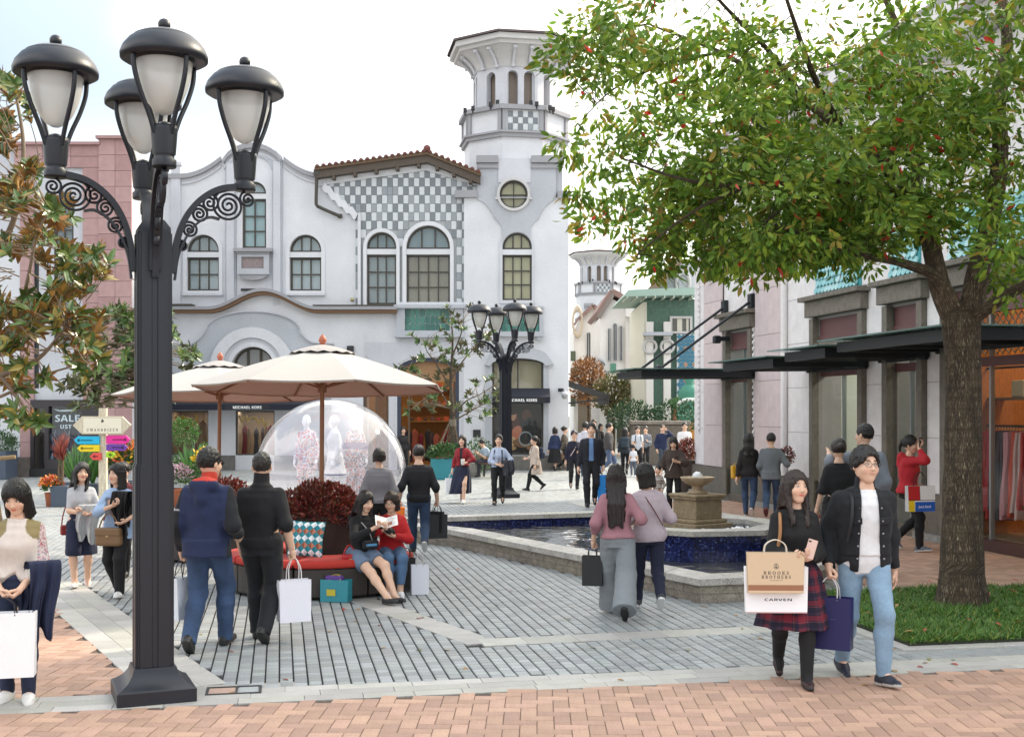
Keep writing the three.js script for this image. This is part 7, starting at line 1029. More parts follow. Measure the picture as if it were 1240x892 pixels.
for (const [k,sg] of [['L',1],['R',-1]]) {const j = J[k],hd = (o.hand || {})[k] || 'relax',gh = handGeo(hd,far < 0.014 ? 0.0048 : 0.008).scale(sg < 0 ? 1 : -1,1,1);if (sg > 0) {const p = gh.attributes.position,nn = gh.attributes.normal;for (let i = 0;i < p.count;i += 3) for (const a of [p,nn]) {const t = [a.getX(i + 1),a.getY(i + 1),a.getZ(i + 1)];a.setXYZ(i + 1,a.getX(i + 2),a.getY(i + 2),a.getZ(i + 2));a.setXYZ(i + 2,...t);}}
const dn = (o.fingers || {})[k] ? V(...o.fingers[k]).normalize() : j.wr.clone().sub(j.el).normalize(),th = (o.thumb || {})[k] ? V(...o.thumb[k]) : V(0,0,1).addScaledVector(dn,0);let zz = th.clone().addScaledVector(dn,-th.dot(dn));if (zz.length() < 0.05) zz = V(0,1,0.2).addScaledVector(dn,-V(0,1,0.2).dot(dn));zz.normalize();const yy = dn.clone().multiplyScalar(-1),xx = yy.clone().cross(zz);gh.scale(s,s,s).applyMatrix4(new THREE.Matrix4().makeBasis(xx,yy,zz)).translate(j.wr.x,j.wr.y,j.wr.z);parts.push(white(gh));j.dn = dn;j.grip = j.wr.clone().addScaledVector(dn,0.085 * s);}
mesh('body',parts,SKIN,g);
// --- clothes ---
const wr = (x,y,z,a) => a * (0.6 * PN.noise(x * 9 + s * 7,y * 7,z * 9) + 0.4 * PN.noise(x * 20,y * 13,z * 20 + 3));
const garment = (name,f,pts,m,color,c = far,colf) => {const [a,b] = bounds(pts,0.2 * s);const geo = meshSDF(f,a,b,c,colf);const gg = norm(geo);boxUV(gg);mesh(name,gg,colf ? clothM(color,{...m,vc: true}) : clothM(color,m),g);};
const top = (t,name = 'top') => {const off = (t.loose ?? 0.02),sl = t.sleeve ?? 1.95,pr = [];for (const k of ['L','R']) if (sl > 0) pr.push(...arm(J[k],(t.armLoose ?? off * 0.6) * s,sl));if (t.neck) pr.push(rc(N.clone().add(V(0,-0.05 * s,0)),HC.clone().add(V(0,-0.13 * s + t.neck * s,-0.005)),0.076 * s,0.07 * s));if (t.hood) pr.push(rc(tp(-0.07,0.47,-0.10),tp(0.07,0.47,-0.10),0.055 * s,0.055 * s),rc(tp(0,0.36,-0.13),tp(0,0.47,-0.11),0.05 * s,0.06 * s));
const hem = t.hem ?? -0.1,Tt = t.flare ? [[hem,T_[1][1] + t.flare,T_[1][2] + t.flare],...T_.slice(1)].sort((a,b) => a[0] - b[0]) : hem < -0.12 ? [[hem,T_[1][1] + 0.01,T_[1][2] + 0.01],...T_.slice(1)] : T_,base = sdf(pr,0.045 * s,(x,y,z) => tb(x,y,z,off,hem,t.yoke ?? 0.487,Tt)),fold = (t.fold ?? 0.010) * s;
const cuffs = ['L','R'].map(k => {const j = J[k],a = sl > 1 ? j.el : j.sh,b = sl > 1 ? j.wr : j.el,d = b.clone().sub(a).normalize(),e = a.clone().lerp(b,sl > 1 ? sl - 1 : sl);return [e,d,a.clone().lerp(b,0.4)];});
const f = (x,y,z) => {let d = base(x,y,z) + wr(x,y,z,fold);for (const [e,n_,m_] of cuffs) {const rx_ = x - e.x,ry_ = y - e.y,rz_ = z - e.z,al = rx_ * n_.x + ry_ * n_.y + rz_ * n_.z;if (al > -0.02 && rx_ * rx_ + ry_ * ry_ + rz_ * rz_ < 0.0225 * s * s) d = Math.max(d,al);}
if (t.open) {tv.set(x - P.x,y - P.y,z - P.z).applyQuaternion(qi).multiplyScalar(1 / s);const wd = t.open * (1 + 0.5 * clamp((0.35 - tv.y) * 1.2,-0.4,1));if (tv.z > 0.0 && tv.y > hem - 0.05) d = Math.max(d,(wd - Math.abs(tv.x - (t.openX || 0))) * s);}
if (t.vneck) {tv.set(x - P.x,y - P.y,z - P.z).applyQuaternion(qi).multiplyScalar(1 / s);if (tv.z > 0) d = Math.max(d,(tv.y - (0.5 - t.vneck)) * 0.45 * s - Math.abs(tv.x) * 0.9 * s);}return d;};
garment(name,f,[P,N,tp(0,hem,0),tp(0.2,0.4,0),tp(-0.2,0.4,0),...(sl > 0 ? ['L','R'].flatMap(k => [J[k].sh,J[k].el,...(sl > 1 ? [J[k].wr] : [])]) : []),...(t.hood ? [tp(0,0.5,-0.15)] : [])],{map: 'cloth',...(t.mat || {})},t.color,far,t.pattern && ((x,y,z) => {tv.set(x - P.x,y - P.y,z - P.z).applyQuaternion(qi).multiplyScalar(1 / s);return t.pattern(tv.x,tv.y,tv.z,x,y,z);}));};
if (w.shirt) top({loose: 0.017,sleeve: 0,hem: -0.1,fold: 0.006,...w.shirt},'shirt');if (w.top) top(w.top);if (w.jacket) top({loose: 0.03,hem: -0.12,...w.jacket},'jacket');
if (w.pants) {const t = w.pants,off = (t.loose ?? 0.012) * s,len = t.len ?? 2.09,pr = ['L','R'].flatMap(k => leg(J[k],off,len,(t.flare || 0) * s)),base = sdf(pr,0.03 * s,(x,y,z) => tb(x,y,z,0.007,-0.13,t.rise ?? 0.06));const cut = ['L','R'].map(k => {const j = J[k],a = len > 1 ? j.knee : j.hip,b = len > 1 ? j.ankle : j.knee;return [a.clone().lerp(b,len > 1 ? len - 1 : len),b.clone().sub(a).normalize()];});
garment('trousers',(x,y,z) => {let d = base(x,y,z) + wr(x * 0.8,y * 1.9,z * 0.8,(t.fold ?? 0.008) * s);for (const [e,n_] of cut) {const a = x - e.x,b = y - e.y,c = z - e.z,al = a * n_.x + b * n_.y + c * n_.z,r2 = a * a + b * b + c * c;if (al > -0.01 && r2 < 0.04 * s * s) d = Math.max(d,al);}return d;},[tp(0,0.06,0),P,...['L','R'].flatMap(k => [J[k].hip,J[k].knee,...(len > 1 ? [J[k].ankle] : [])])],{map: 'cloth',...(t.mat || {})},t.color,far,t.pattern);}
if (w.skirt) {const t = w.skirt,n = 96,m = 24,p = [],uv = [],idx = [],y0 = (t.waist ?? 0.10),y1 = t.hem;const legAt = (j,y) => {const a = y > j.knee.y ? [j.hip,j.knee] : [j.knee,j.ankle];const u_ = clamp((a[0].y - y) / Math.max(1e-3,a[0].y - a[1].y),0,1);return [lerp(a[0].x,a[1].x,u_),lerp(a[0].z,a[1].z,u_)];};for (let i = 0;i <= m;i++) {const u = i / m,y = lerp(y0,y1,u),rw = lerp(T_[2][1] + 0.012,T_[1][1] + 0.025,clamp(u * 4,0,1)) + (t.flare ?? 0.06) * Math.pow(clamp(u * 1.1 - 0.1,0,1),1.1),rd = lerp(T_[2][2] + 0.014,T_[1][2] + 0.03,clamp(u * 4,0,1)) + (t.flare ?? 0.06) * Math.pow(clamp(u * 1.1 - 0.1,0,1),1.1);for (let k = 0;k <= n;k++) {const a = k / n * 2 * Math.PI,pl = 1 + (t.pleat ?? 0.05) * u * Math.cos(a * (t.n ?? 11) + 0.8 * Math.sin(2 * a));const v = tp(Math.sin(a) * rw * pl,Math.max(y,-0.02),Math.cos(a) * rd * pl - 0.005),low = Math.min(0,y + 0.02) * s,Y_ = v.y + low;let dx = v.x - P.x,dz = v.z - P.z;const Lr = Math.hypot(dx,dz) || 1,ux = dx / Lr,uz = dz / Lr;let need = 0;if (y < -0.02) for (const kk of ['L','R']) {const [lx,lz] = legAt(J[kk],Y_),dd = (lx - P.x) * ux + (lz - P.z) * uz,side = Math.abs((lx - P.x) * uz - (lz - P.z) * ux),rl = (0.098 - 0.045 * clamp((P.y - Y_) / (0.5 * s),0,1)) * s + 0.012;if (dd > -0.02 && side < rl * 1.6) need = Math.max(need,dd + rl * Math.sqrt(Math.max(0,1 - (side / (rl * 1.6)) ** 2)));}const kf = Math.max(1,need / Lr);p.push(P.x + dx * kf + (t.swayX || 0) * u * u * s,Y_,P.z + dz * kf + (t.swayZ || 0) * u * u * s);uv.push(k / n * 1.2,y);}}for (let i = 0;i < m;i++) for (let k = 0;k < n;k++) {const a = i * (n + 1) + k,b = a + n + 1;idx.push(a,b,a + 1,b,b + 1,a + 1);}const gg = new THREE.BufferGeometry();gg.setAttribute('position',new THREE.Float32BufferAttribute(p,3));gg.setAttribute('uv',new THREE.Float32BufferAttribute(uv,2));gg.setIndex(idx);gg.computeVertexNormals();mesh('skirt',norm(gg),t.mat || clothM(t.color,{map: 'cloth'}),g);}
if (w.tights) {const pr = ['L','R'].flatMap(k => [...leg(J[k],0.009 * s,2),rc(J[k].ankle,J[k].ankle.clone().add(V(0,-0.045 * s,0)).add(V(0,0,0.10 * s).applyEuler(new THREE.Euler(J[k].fp,J[k].fy,0,'YXZ'))),0.038 * s,0.024 * s)]);garment('tights',sdf(pr,0.02),['L','R'].flatMap(k => [J[k].hip,J[k].knee,J[k].ankle]),{},w.tights);}
if (w.shoes) for (const k of ['L','R']) {const j = J[k],t = w.shoes,e = new THREE.Euler(j.fp,j.fy,0,'YXZ'),fq = new THREE.Quaternion().setFromEuler(e),fi = fq.clone().invert(),a = j.ankle,v = V(0,0,0),hgt = t.high ? 0.04 : t.low ? -0.03 : 0.0,body = [rc(V(0,-0.045,-0.045),V(0,-0.048,0.05),0.036,0.038),rc(V(0,-0.048,0.05),V(0,-0.053,0.145),0.040,0.026),rc(V(0,-0.02,-0.03),V(0,hgt,-0.015),0.038,0.036),rc(V(0,-0.03,0.0),V(0,-0.045,0.07),t.low ? 0.02 : 0.042,0.034)];
garment('shoe',(x,y,z) => {v.set(x - a.x,y - a.y,z - a.z).applyQuaternion(fi).multiplyScalar(1 / s);let d = 9;for (const c of body) d = smin(d,dc(c,v.x,v.y,v.z),0.03);const sole = Math.max(Math.min(dc(body[0],v.x * 0.95,-0.045,v.z),dc(body[1],v.x * 0.95,-0.05,v.z)) - 0.002,Math.abs(v.y + 0.065) - 0.011);d = Math.max(Math.min(Math.max(d,-0.072 - v.y),sole),v.y - hgt - 0.012);return d * s;},[a,a.clone().add(V(0,0,0.1 * s).applyQuaternion(fq)),a.clone().add(V(0,-0.07 * s,0))].map(p => p),{rough: 0.5},t.color,Math.min(far,0.010),(x,y,z) => {v.set(x - a.x,y - a.y,z - a.z).applyQuaternion(fi);return v.y < -0.054 * s ? (t.sole || t.color) : v.z > 0.03 * s && v.z < 0.09 * s && v.y > -0.035 * s && t.lace ? t.lace : t.color;});}
// --- hair ---
if (o.hair) {const h = o.hair,hi_ = hq.clone().invert(),v = V(0,0,0),L = h.len || 0,hp = [];
const f = (x,y,z) => {v.set(x - HC.x,y - HC.y,z - HC.z).applyQuaternion(hi_).multiplyScalar(1 / hs);const X_ = v.x,Y_ = v.y,Z_ = v.z,ax = Math.abs(X_);const vol = h.vol ?? 0.014;let d = ell(X_,Y_ - 0.030,Z_ + 0.012,0.077 + vol,0.098 + vol,0.094 + vol);const ang = Math.atan2(X_,-Z_);
if (h.style === 'short') {d = Math.max(d,-(Y_ + 0.035 - 0.5 * Math.max(0,Z_ + 0.02) - (Z_ > 0.02 ? 0.3 * (Z_ - 0.02) : 0)) * 0.8);d = Math.max(d,-ell(X_,Y_ + 0.034 - (h.fringe || 0),Z_ - 0.10,0.076,0.105,0.062));d += 0.007 * PN.noise(X_ * 55,Y_ * 40,Z_ * 55);}
else {const low = -0.06 - L;let fall = Math.max(ell(X_,0,Z_ + 0.022,0.088 + vol * 0.6 + (h.wide || 0) * clamp(-Y_ * 3,0,1),1,0.086 + vol * 0.5),low - Y_ + 0.012 * Math.sin(X_ * 60) ,Y_ - 0.03);if (L > 0.16) {fall = Math.max(fall,-0.15 - Y_);const t = clamp((-Y_ - 0.06) / 0.22,0,1);const back = Math.max(ell(X_ - (h.shift || 0) * t,0,Z_ + 0.062 + 0.088 * t,(0.094 - 0.025 * clamp((-Y_ - 0.25) * 3,0,1)) + (h.wide || 0),1,0.034),low - Y_ + 0.02 * Math.sin(X_ * 50 + 2),Y_ - 0.0);fall = smin(fall,back,0.035);if (h.front) fall = smin(fall,Math.max(ell(ax - 0.078 + 0.02 * t,0,Z_ - 0.02 - 0.075 * t,0.024,1,0.024),low * 0.85 - Y_ + 0.02 * Math.sin(X_ * 90),Y_),0.02);}
d = smin(d,fall,0.02);d = Math.max(d,-ell(X_,Y_ + 0.055 - (h.fringe || 0),Z_ - 0.095,0.066,0.115,0.075));if (Y_ < -0.03) d = Math.max(d,-ell(X_,Y_ + 0.10,Z_ - 0.085,0.066,0.14,0.085));d += 0.0035 * Math.sin(ang * 34 + 3 * PN.noise(X_ * 14,Y_ * 5,Z_ * 14)) + 0.003 * PN.noise(X_ * 70,Y_ * 14,Z_ * 70);}
if (h.bun) d = smin(d,Math.hypot(X_,Y_ - (h.bun[0] ?? 0.05),Z_ + 0.12) - (h.bun[1] ?? 0.04),0.015);if (h.tail) {const t = clamp((0.03 - Y_) / h.tail,0,1);d = smin(d,Math.max(Math.hypot(X_,Z_ + 0.115 + 0.03 * Math.sin(t * 2)) - 0.03 * (1 - 0.4 * t),Y_ - 0.05,-Y_ - h.tail),0.015);}return d * hs;};
const e = V(0,-0.08 - L,0).multiplyScalar(hs);const [a,b] = bounds([HC,HC.clone().add(V(0,0,-0.07).applyQuaternion(hq)),...(h.style === 'short' ? [] : [HC.clone().add(e.applyQuaternion(hq)),HC.clone().add(V(0,-(h.tail || 0),-0.05))])],0.15 * hs);mesh('hair',boxUV(norm(meshSDF(f,a,b,far < 0.014 ? 0.0068 : 0.011))),hairM(h.color),g);}
if (o.glasses) {const gl = [];for (const sx of [-1,1]) {gl.push(new THREE.TorusGeometry(0.0215,0.0016,5,20).scale(1.15,0.85,1).translate(sx * 0.033,0.008,0.101),bar(V(sx * 0.057,0.012,0.098),V(sx * 0.079,0.012,0.0),0.0016));if (o.glasses === 'dark') gl.push(new THREE.CircleGeometry(0.0215,16).scale(1.15,0.85,1).translate(sx * 0.033,0.008,0.1));}gl.push(bar(V(-0.01,0.011,0.102),V(0.01,0.011,0.102),0.0016));mesh('glasses',merge(gl).scale(hs,hs,hs).applyQuaternion(hq).translate(HC.x,HC.y,HC.z),mat(0.05,0.05,0.055,{rough: 0.3,metal: 0.5}),g).userData.kind = 'stuff';}
g.userData.J = undefined;delete g.userData.J;g.updateMatrixWorld(true);
const world = v => v.clone().applyMatrix4(g.matrixWorld);
return {g,J,s,P,N,HC,hq,tp,world,hand: k => world(J[k].grip),wrist: k => world(J[k].wr)};
}
// walking pose: stride in metres, which foot leads
function walk(st,lead = 'L',x = {}) {const o = lead === 'L' ? 'R' : 'L',sg = lead === 'L' ? 1 : -1,lift = x.lift ?? 0.11;return {hip: 0.91,feet: {[lead]: [0.075 * sg,0.085,st * 0.5,0.1 * sg,-0.12],[o]: [-0.07 * sg,0.075 + lift,-st * 0.52,-0.1 * sg,0.75]},hands: {[lead]: [0.235 * sg,0.79,-0.10],[o]: [-0.235 * sg,0.80,0.16]},lean: 0.03,...x};}
function stand(x = {}) {return {feet: {L: [0.09,0.075,0.02,0.2],R: [-0.09,0.075,-0.02,-0.15]},...x};}
// ---------- shopping bags and other carried things ----------
function bag(name,label,cat,top,w,h,d,color,turn,o = {}) {// top: point where the fingers hold the handles
const drop = o.drop ?? 0.16,g = thing(name,label,cat,[top.x,top.y - drop - h,top.z],turn),m = o.mat || mat(...color,{rough: o.rough ?? 0.55,bump: 'stuccoB',bs: 0.004,brep: 5});
const k = o.taper ?? 0.96,hw = w / 2,hd = d / 2,q = (a,b,c,e) => {const gg = new THREE.BufferGeometry();gg.setAttribute('position',new THREE.Float32BufferAttribute([...a,...b,...c,...a,...c,...e],3));gg.computeVertexNormals();return boxUV(gg);};
const B = [[-hw * k,0,hd],[hw * k,0,hd],[hw * k,0,-hd],[-hw * k,0,-hd]],T_ = [[-hw,h,hd * 0.75],[hw,h,hd * 0.75],[hw,h,-hd * 0.75],[-hw,h,-hd * 0.75]],in_ = (o.gusset ?? 0.25) * hw * 0.4;
mesh('front_panel',q(B[0],B[1],T_[1],T_[0]),m,g);mesh('back_panel',q(B[2],B[3],T_[3],T_[2]),m,g);mesh('base',q(B[0],B[3],B[2],B[1]),m,g);
for (const s of [-1,1]) {const i = s < 0 ? [0,3] : [1,2],bm = [B[i[0]][0],h * 0.18,0],tm = [s * (hw - in_),h,0];mesh('gusset',[q(B[i[0]],bm,tm,T_[i[0]]),q(bm,B[i[1]],T_[i[1]],tm),q(B[i[0]],B[i[1]],bm,bm)],m,g);}
const hm = mat(...(o.handle || [0.6,0.58,0.55]),{rough: 0.7});for (const s of [-1,1]) mesh('handle',tube([V(-w * 0.2,h - 0.02,s * hd * 0.75),V(-w * 0.17,h + drop * 0.6,s * hd * 0.4),V(0,h + drop,s * 0.006),V(w * 0.17,h + drop * 0.6,s * hd * 0.4),V(w * 0.2,h - 0.02,s * hd * 0.75)],0.0045,20,6),hm,g);
if (o.print) {const pm = print(512,Math.round(512 * h / w),o.print);const a = B.map(v => v.slice()),gg = new THREE.BufferGeometry(),z = 0.0025;const f = [[B[0][0],0.002,hd + z],[B[1][0],0.002,hd + z],[T_[1][0],h - 0.001,hd * 0.75 + z],[T_[0][0],h - 0.001,hd * 0.75 + z]];gg.setAttribute('position',new THREE.Float32BufferAttribute([...f[0],...f[1],...f[2],...f[0],...f[2],...f[3]],3));gg.setAttribute('uv',new THREE.Float32BufferAttribute([0,0,1,0,1,1,0,0,1,1,0,1],2));gg.computeVertexNormals();mesh('printed_face',gg,pm,g);}
return g;
}
function handbag(name,label,top,w,h,d,color,turn,o = {}) {const g = thing(name,label,'handbag',[top.x,top.y,top.z],turn),m = mat(...color,{rough: 0.45}),dr = o.drop ?? 0.22;mesh('bag_body',rbox(w,h,d,Math.min(d * 0.4,0.04),0,-dr - h / 2,0,3),m,g);mesh('flap',rbox(w * 0.98,h * 0.45,d * 1.08,0.02,0,-dr - h * 0.22,0.003,2),m,g);mesh('strap',tube([V(-w * 0.42,-dr - 0.03,0),V(-w * 0.25,-dr * 0.4,0),V(0,0,0),V(w * 0.25,-dr * 0.4,0),V(w * 0.42,-dr - 0.03,0)],0.008,20,6),o.strap ? mat(...o.strap) : m,g);mesh('clasp',rbox(0.03,0.02,0.01,0.004,0,-dr - h * 0.45,d / 2 + 0.004),mat(0.5,0.4,0.2,{metal: 0.8,rough: 0.3}),g);return g;}
function strap(parent,pts,r,c) {mesh('bag_strap',tube(pts,r,30,6),mat(...c,{rough: 0.6}),parent);}
function drape(name,label,cat,c,w,h,d,color,turn,seedN = 0) {// cloth hung over an arm: a sheet falling on both sides in folds
const g = thing(name,label,cat,[c.x,c.y,c.z],turn),layers = [];
for (let q = 0;q < 2;q++) {const n = 44,m = 44,geo = new THREE.PlaneGeometry(1,1,n,m),p = geo.attributes.position,k = 1 - 0.13 * q;for (let i = 0;i < p.count;i++) {const u = p.getX(i) * 2,v = p.getY(i) * 2,t = Math.abs(v),L = h * k * (v > 0 ? 1 : 0.8) * (1 - 0.16 * Math.sin(u * 2.2 + seedN + q) - 0.06 * Math.sin(u * 7 + seedN)),arc_ = Math.min(1,t * L / 0.06),f = 0.006 + 0.055 * Math.min(1,t * 1.4);p.setXYZ(i,u * w / 2 * (1 - 0.22 * t * (0.6 + 0.4 * Math.sin(seedN + q * 2))) + 0.02 * Math.sin(v * 4 + seedN),-Math.max(0,t * L - 0.04) + 0.03 * (1 - arc_ * arc_),(v > 0 ? 1 : -1) * (d * 0.3 * Math.sqrt(arc_) + q * 0.012 + f * (Math.sin(u * 6.5 + seedN * 2 + v * 1.3 + q) + 0.5 * Math.sin(u * 14 + seedN + v * 3)) * 0.5) + 0.02 * PN.noise(u * 2,v * 3,seedN));}geo.computeVertexNormals();layers.push(geo);}
mesh('outer_fold',layers[0],clothM(color,{map: 'cloth'}),g);mesh('inner_fold',layers[1],clothM(color,{map: 'cloth'}),g);return g;
}
function backpack(P_,color,label,k = 1) {const {g,s,tp}= P_;const c = P_.world(tp(0,0.26,-0.19));const b = thing('backpack',label,'backpack',c,g.rotation.y);mesh('pack',rbox(0.27 * s * k,0.36 * s * k,0.14 * s,0.05,0,0,0,3),mat(...color,{map: 'cloth',rough: 0.8}),b);mesh('front_pocket',rbox(0.2 * s * k,0.17 * s * k,0.06 * s,0.025,0,-0.07 * s,-0.085 * s,3),mat(...color,{map: 'cloth',rough: 0.8}),b);for (const x of [-1,1]) mesh('shoulder_strap',tube([V(x * 0.08 * s,0.12 * s,0.07 * s),V(x * 0.09 * s,0.20 * s,0.16 * s),V(x * 0.095 * s,0.16 * s,0.29 * s),V(x * 0.11 * s,0.0,0.315 * s),V(x * 0.135 * s,-0.13 * s,0.2 * s),V(x * 0.12 * s,-0.15 * s,0.06 * s)],0.014 * s,24,6).scale(1,1,1),mat(...color,{rough: 0.8}),b);return b;}
const DEN = {map: 'cloth'},JEAN = [0.07,0.12,0.22],BLACK = [0.008,0.008,0.010],WSH = {color: [0.72,0.71,0.7],sole: [0.75,0.74,0.72]},BSH = {color: [0.012,0.012,0.014],sole: [0.02,0.02,0.02]},BLK = [0.010,0.007,0.006],BRN = [0.035,0.016,0.010];
const Hh = (px,py,head) => (py - head) / (py - HY) * CH;
const jeans = (base) => (x,y,z) => {const n = 0.85 + 0.35 * PN.noise(x * 9,y * 4,z * 9) + 0.2 * (rnd() - 0.5);return base.map(c => c * n);};
{// 1. girl with the white bag at the left edge
const p = person({label: 'person in cream raglan sweater with olive shoulders carrying a large white bag',pos: gp(22,848),turn: R(12),H: 1.56,cell: 0.0105,hair: {style: 'bob',len: 0.10,vol: 0.018,fringe: -0.012,wide: 0.012,color: BLK},
wear: {top: {color: [0.70,0.62,0.55],loose: 0.03,hem: -0.06,sleeve: 1.7,pattern: (x,y,z) => {const ax = Math.abs(x);if (y > 0.47 - ax * 1.1 + 0.0 && ax > 0.07 && ax < 0.165 && y > 0.33) return [0.28,0.22,0.10];if (ax >= 0.155) {const n = PN.noise(x * 60,y * 60,z * 60);return n > 0.22 ? [0.42,0.12,0.16] : n < -0.3 ? [0.25,0.22,0.28] : [0.62,0.52,0.50];}return [0.70,0.62,0.56];}},pants: {color: [0.02,0.03,0.07],pattern: jeans([0.022,0.032,0.075])},shoes: {...WSH,high: true}},
pose: stand({head: [-0.15,0.42,0.05],hands: {L: [0.06,0.90,0.22],R: [-0.10,0.90,0.20]},elbow: {L: [1,-0.2,-0.6],R: [-1,-0.2,-0.6]},feet: {L: [0.08,0.075,0.04,0.15],R: [-0.09,0.075,-0.05,-0.2]}}),hand: {L: 'grip',R: 'grip'},fingers: {L: [-0.5,-0.6,0.4],R: [0.5,-0.6,0.4]}});
const h = p.hand('L').lerp(p.hand('R'),0.55);bag('shopping_bag','large plain white paper bag held by the person in the cream sweater','shopping bag',h.add(V(-0.02,0,0.06)),0.44,0.44,0.13,[0.82,0.82,0.84],R(14),{handle: [0.01,0.01,0.02],drop: 0.10});
drape('folded_jacket','navy jacket draped over the forearm of the person in cream','jacket',p.world(p.J.L.el.clone().lerp(p.J.L.wr,0.4)).add(V(0.05,0.06,0.0)),0.22,0.60,0.16,[0.014,0.021,0.058],R(35),1);
}
{// 2-4. two women chatting, a third behind
const a = person({label: 'person in grey top and navy pencil skirt holding a grey cardigan',pos: gp(98,710),turn: R(14),H: 1.45,cell: 0.0135,hair: {len: 0.2,vol: 0.018,wide: 0.015,front: true,color: BLK},wear: {top: {color: [0.50,0.51,0.54],sleeve: 0.9,hem: 0.0,loose: 0.018},skirt: {color: [0.010,0.016,0.045],hem: -0.46,flare: 0.02,pleat: 0.0},shoes: {color: [0.75,0.6,0.6],sole: [0.7,0.7,0.7],low: true}},pose: walk(0.24,'R',{head: [0.3,0.0,-0.12],hands: {L: [0.04,1.06,0.22],R: [0.06,1.02,0.25]},elbow: {L: [1,-0.6,-0.4],R: [-1,-0.6,-0.4]},lift: 0.03}),hand: {R: 'relax',L: 'grip'}});
drape('grey_cardigan','light grey cardigan hanging over the crossed arms in front of the navy skirt','cardigan',a.world(a.J.L.wr.clone().lerp(a.J.L.el,0.4)).add(V(0,0.04,0.04)),0.24,0.46,0.10,[0.46,0.47,0.48],R(10),2);
handbag('red_handbag','small dark red bag at the hip of the person in the navy skirt',a.world(a.tp(-0.19,0.2,0)),0.14,0.12,0.06,[0.22,0.015,0.02],R(30));
const b = person({label: 'person in light blue shirt and black trousers with a black jacket over one shoulder',pos: gp(143,722),turn: R(-6),H: 1.47,cell: 0.0135,hair: {len: 0.12,vol: 0.014,wide: 0.004,color: BLK},wear: {top: {color: [0.36,0.50,0.72],loose: 0.035,hem: -0.16,flare: 0.02,sleeve: 1.5},pants: {color: BLACK,loose: 0.02},shoes: WSH},pose: walk(0.28,'L',{head: [-0.4,0,0.05],hands: {R: [0.02,1.18,0.22],L: [0.2,1.0,0.2]},elbow: {R: [-1,-0.7,0],L: [1,-0.5,-0.4]},lift: 0.04}),hand: {R: 'hold'}});
drape('black_jacket','black jacket carried over the shoulder of the person in light blue','jacket',b.world(b.tp(0.12,0.42,0.12)),0.20,0.44,0.12,BLACK,R(-20),3);
handbag('brown_handbag','soft brown leather handbag in front of the light blue shirt',b.world(b.tp(-0.03,0.18,0.20)),0.30,0.20,0.10,[0.18,0.105,0.05],R(-8),{drop: 0.16});
person({label: 'person with tied-back dark hair walking behind the light blue shirt',pos: gp(150,697),turn: R(0),H: 1.42,cell: 0.018,hair: {style: 'short',vol: 0.012,color: BLK},wear: {top: {color: [0.12,0.02,0.03]},pants: {color: BLACK},shoes: BSH},pose: walk(0.3)});
}
{// 5-6. two men seen from behind with white bags
const a = person({label: 'person seen from behind in navy hooded jacket with red collar and blue jeans',male: true,pos: gp(251,786),turn: R(172),H: 1.74,cell: 0.0105,glasses: 'dark',hair: {style: 'short',vol: 0.010,color: BLK},wear: {jacket: {color: [0.014,0.024,0.075],loose: 0.034,hem: -0.13,neck: 0.03,hood: true,fold: 0.013,pattern: (x,y,z) => y > 0.512 ? [0.55,0.05,0.03] : Math.abs(x) > 0.196 ? (x > 0 && y > 0.26 && y < 0.275 ? [0.4,0.4,0.42] : [0.010,0.011,0.016]) : [0.014,0.024,0.075]},pants: {color: JEAN,pattern: jeans([0.045,0.085,0.18]),loose: 0.018},shoes: {...BSH,high: true}},pose: walk(0.42,'R',{head: [-0.45,0.05,0],hands: {L: [0.25,0.83,0.04],R: [-0.22,0.95,0.15]},lift: 0.05}),hand: {L: 'grip',R: 'grip'}});
bag('shopping_bag','tall white paper bag with grey side held by the person in the navy jacket','shopping bag',a.hand('L'),0.30,0.36,0.12,[0.66,0.70,0.76],R(70),{handle: [0.05,0.05,0.06]});
const b = person({label: 'person seen from behind in black turtleneck and black jeans',male: true,pos: gp(316,776),turn: R(176),H: 1.69,cell: 0.0105,hair: {style: 'short',vol: 0.004,color: [0.03,0.024,0.02]},wear: {top: {color: BLACK,neck: 0.065,loose: 0.022,hem: -0.08,sleeve: 1.25,armLoose: 0.016},pants: {color: [0.014,0.015,0.02],loose: 0.022},shoes: {...BSH,high: true}},pose: walk(0.30,'L',{head: [0.2,0.0,0],hands: {R: [-0.28,0.83,0.0],L: [0.22,0.82,0.12]},lift: 0.05}),hand: {R: 'grip'}});
bag('shopping_bag','large white paper bag with cord handles held by the person in the turtleneck','shopping bag',b.hand('R'),0.29,0.37,0.14,[0.78,0.77,0.84],R(25),{handle: [0.75,0.73,0.72],drop: 0.2});
}
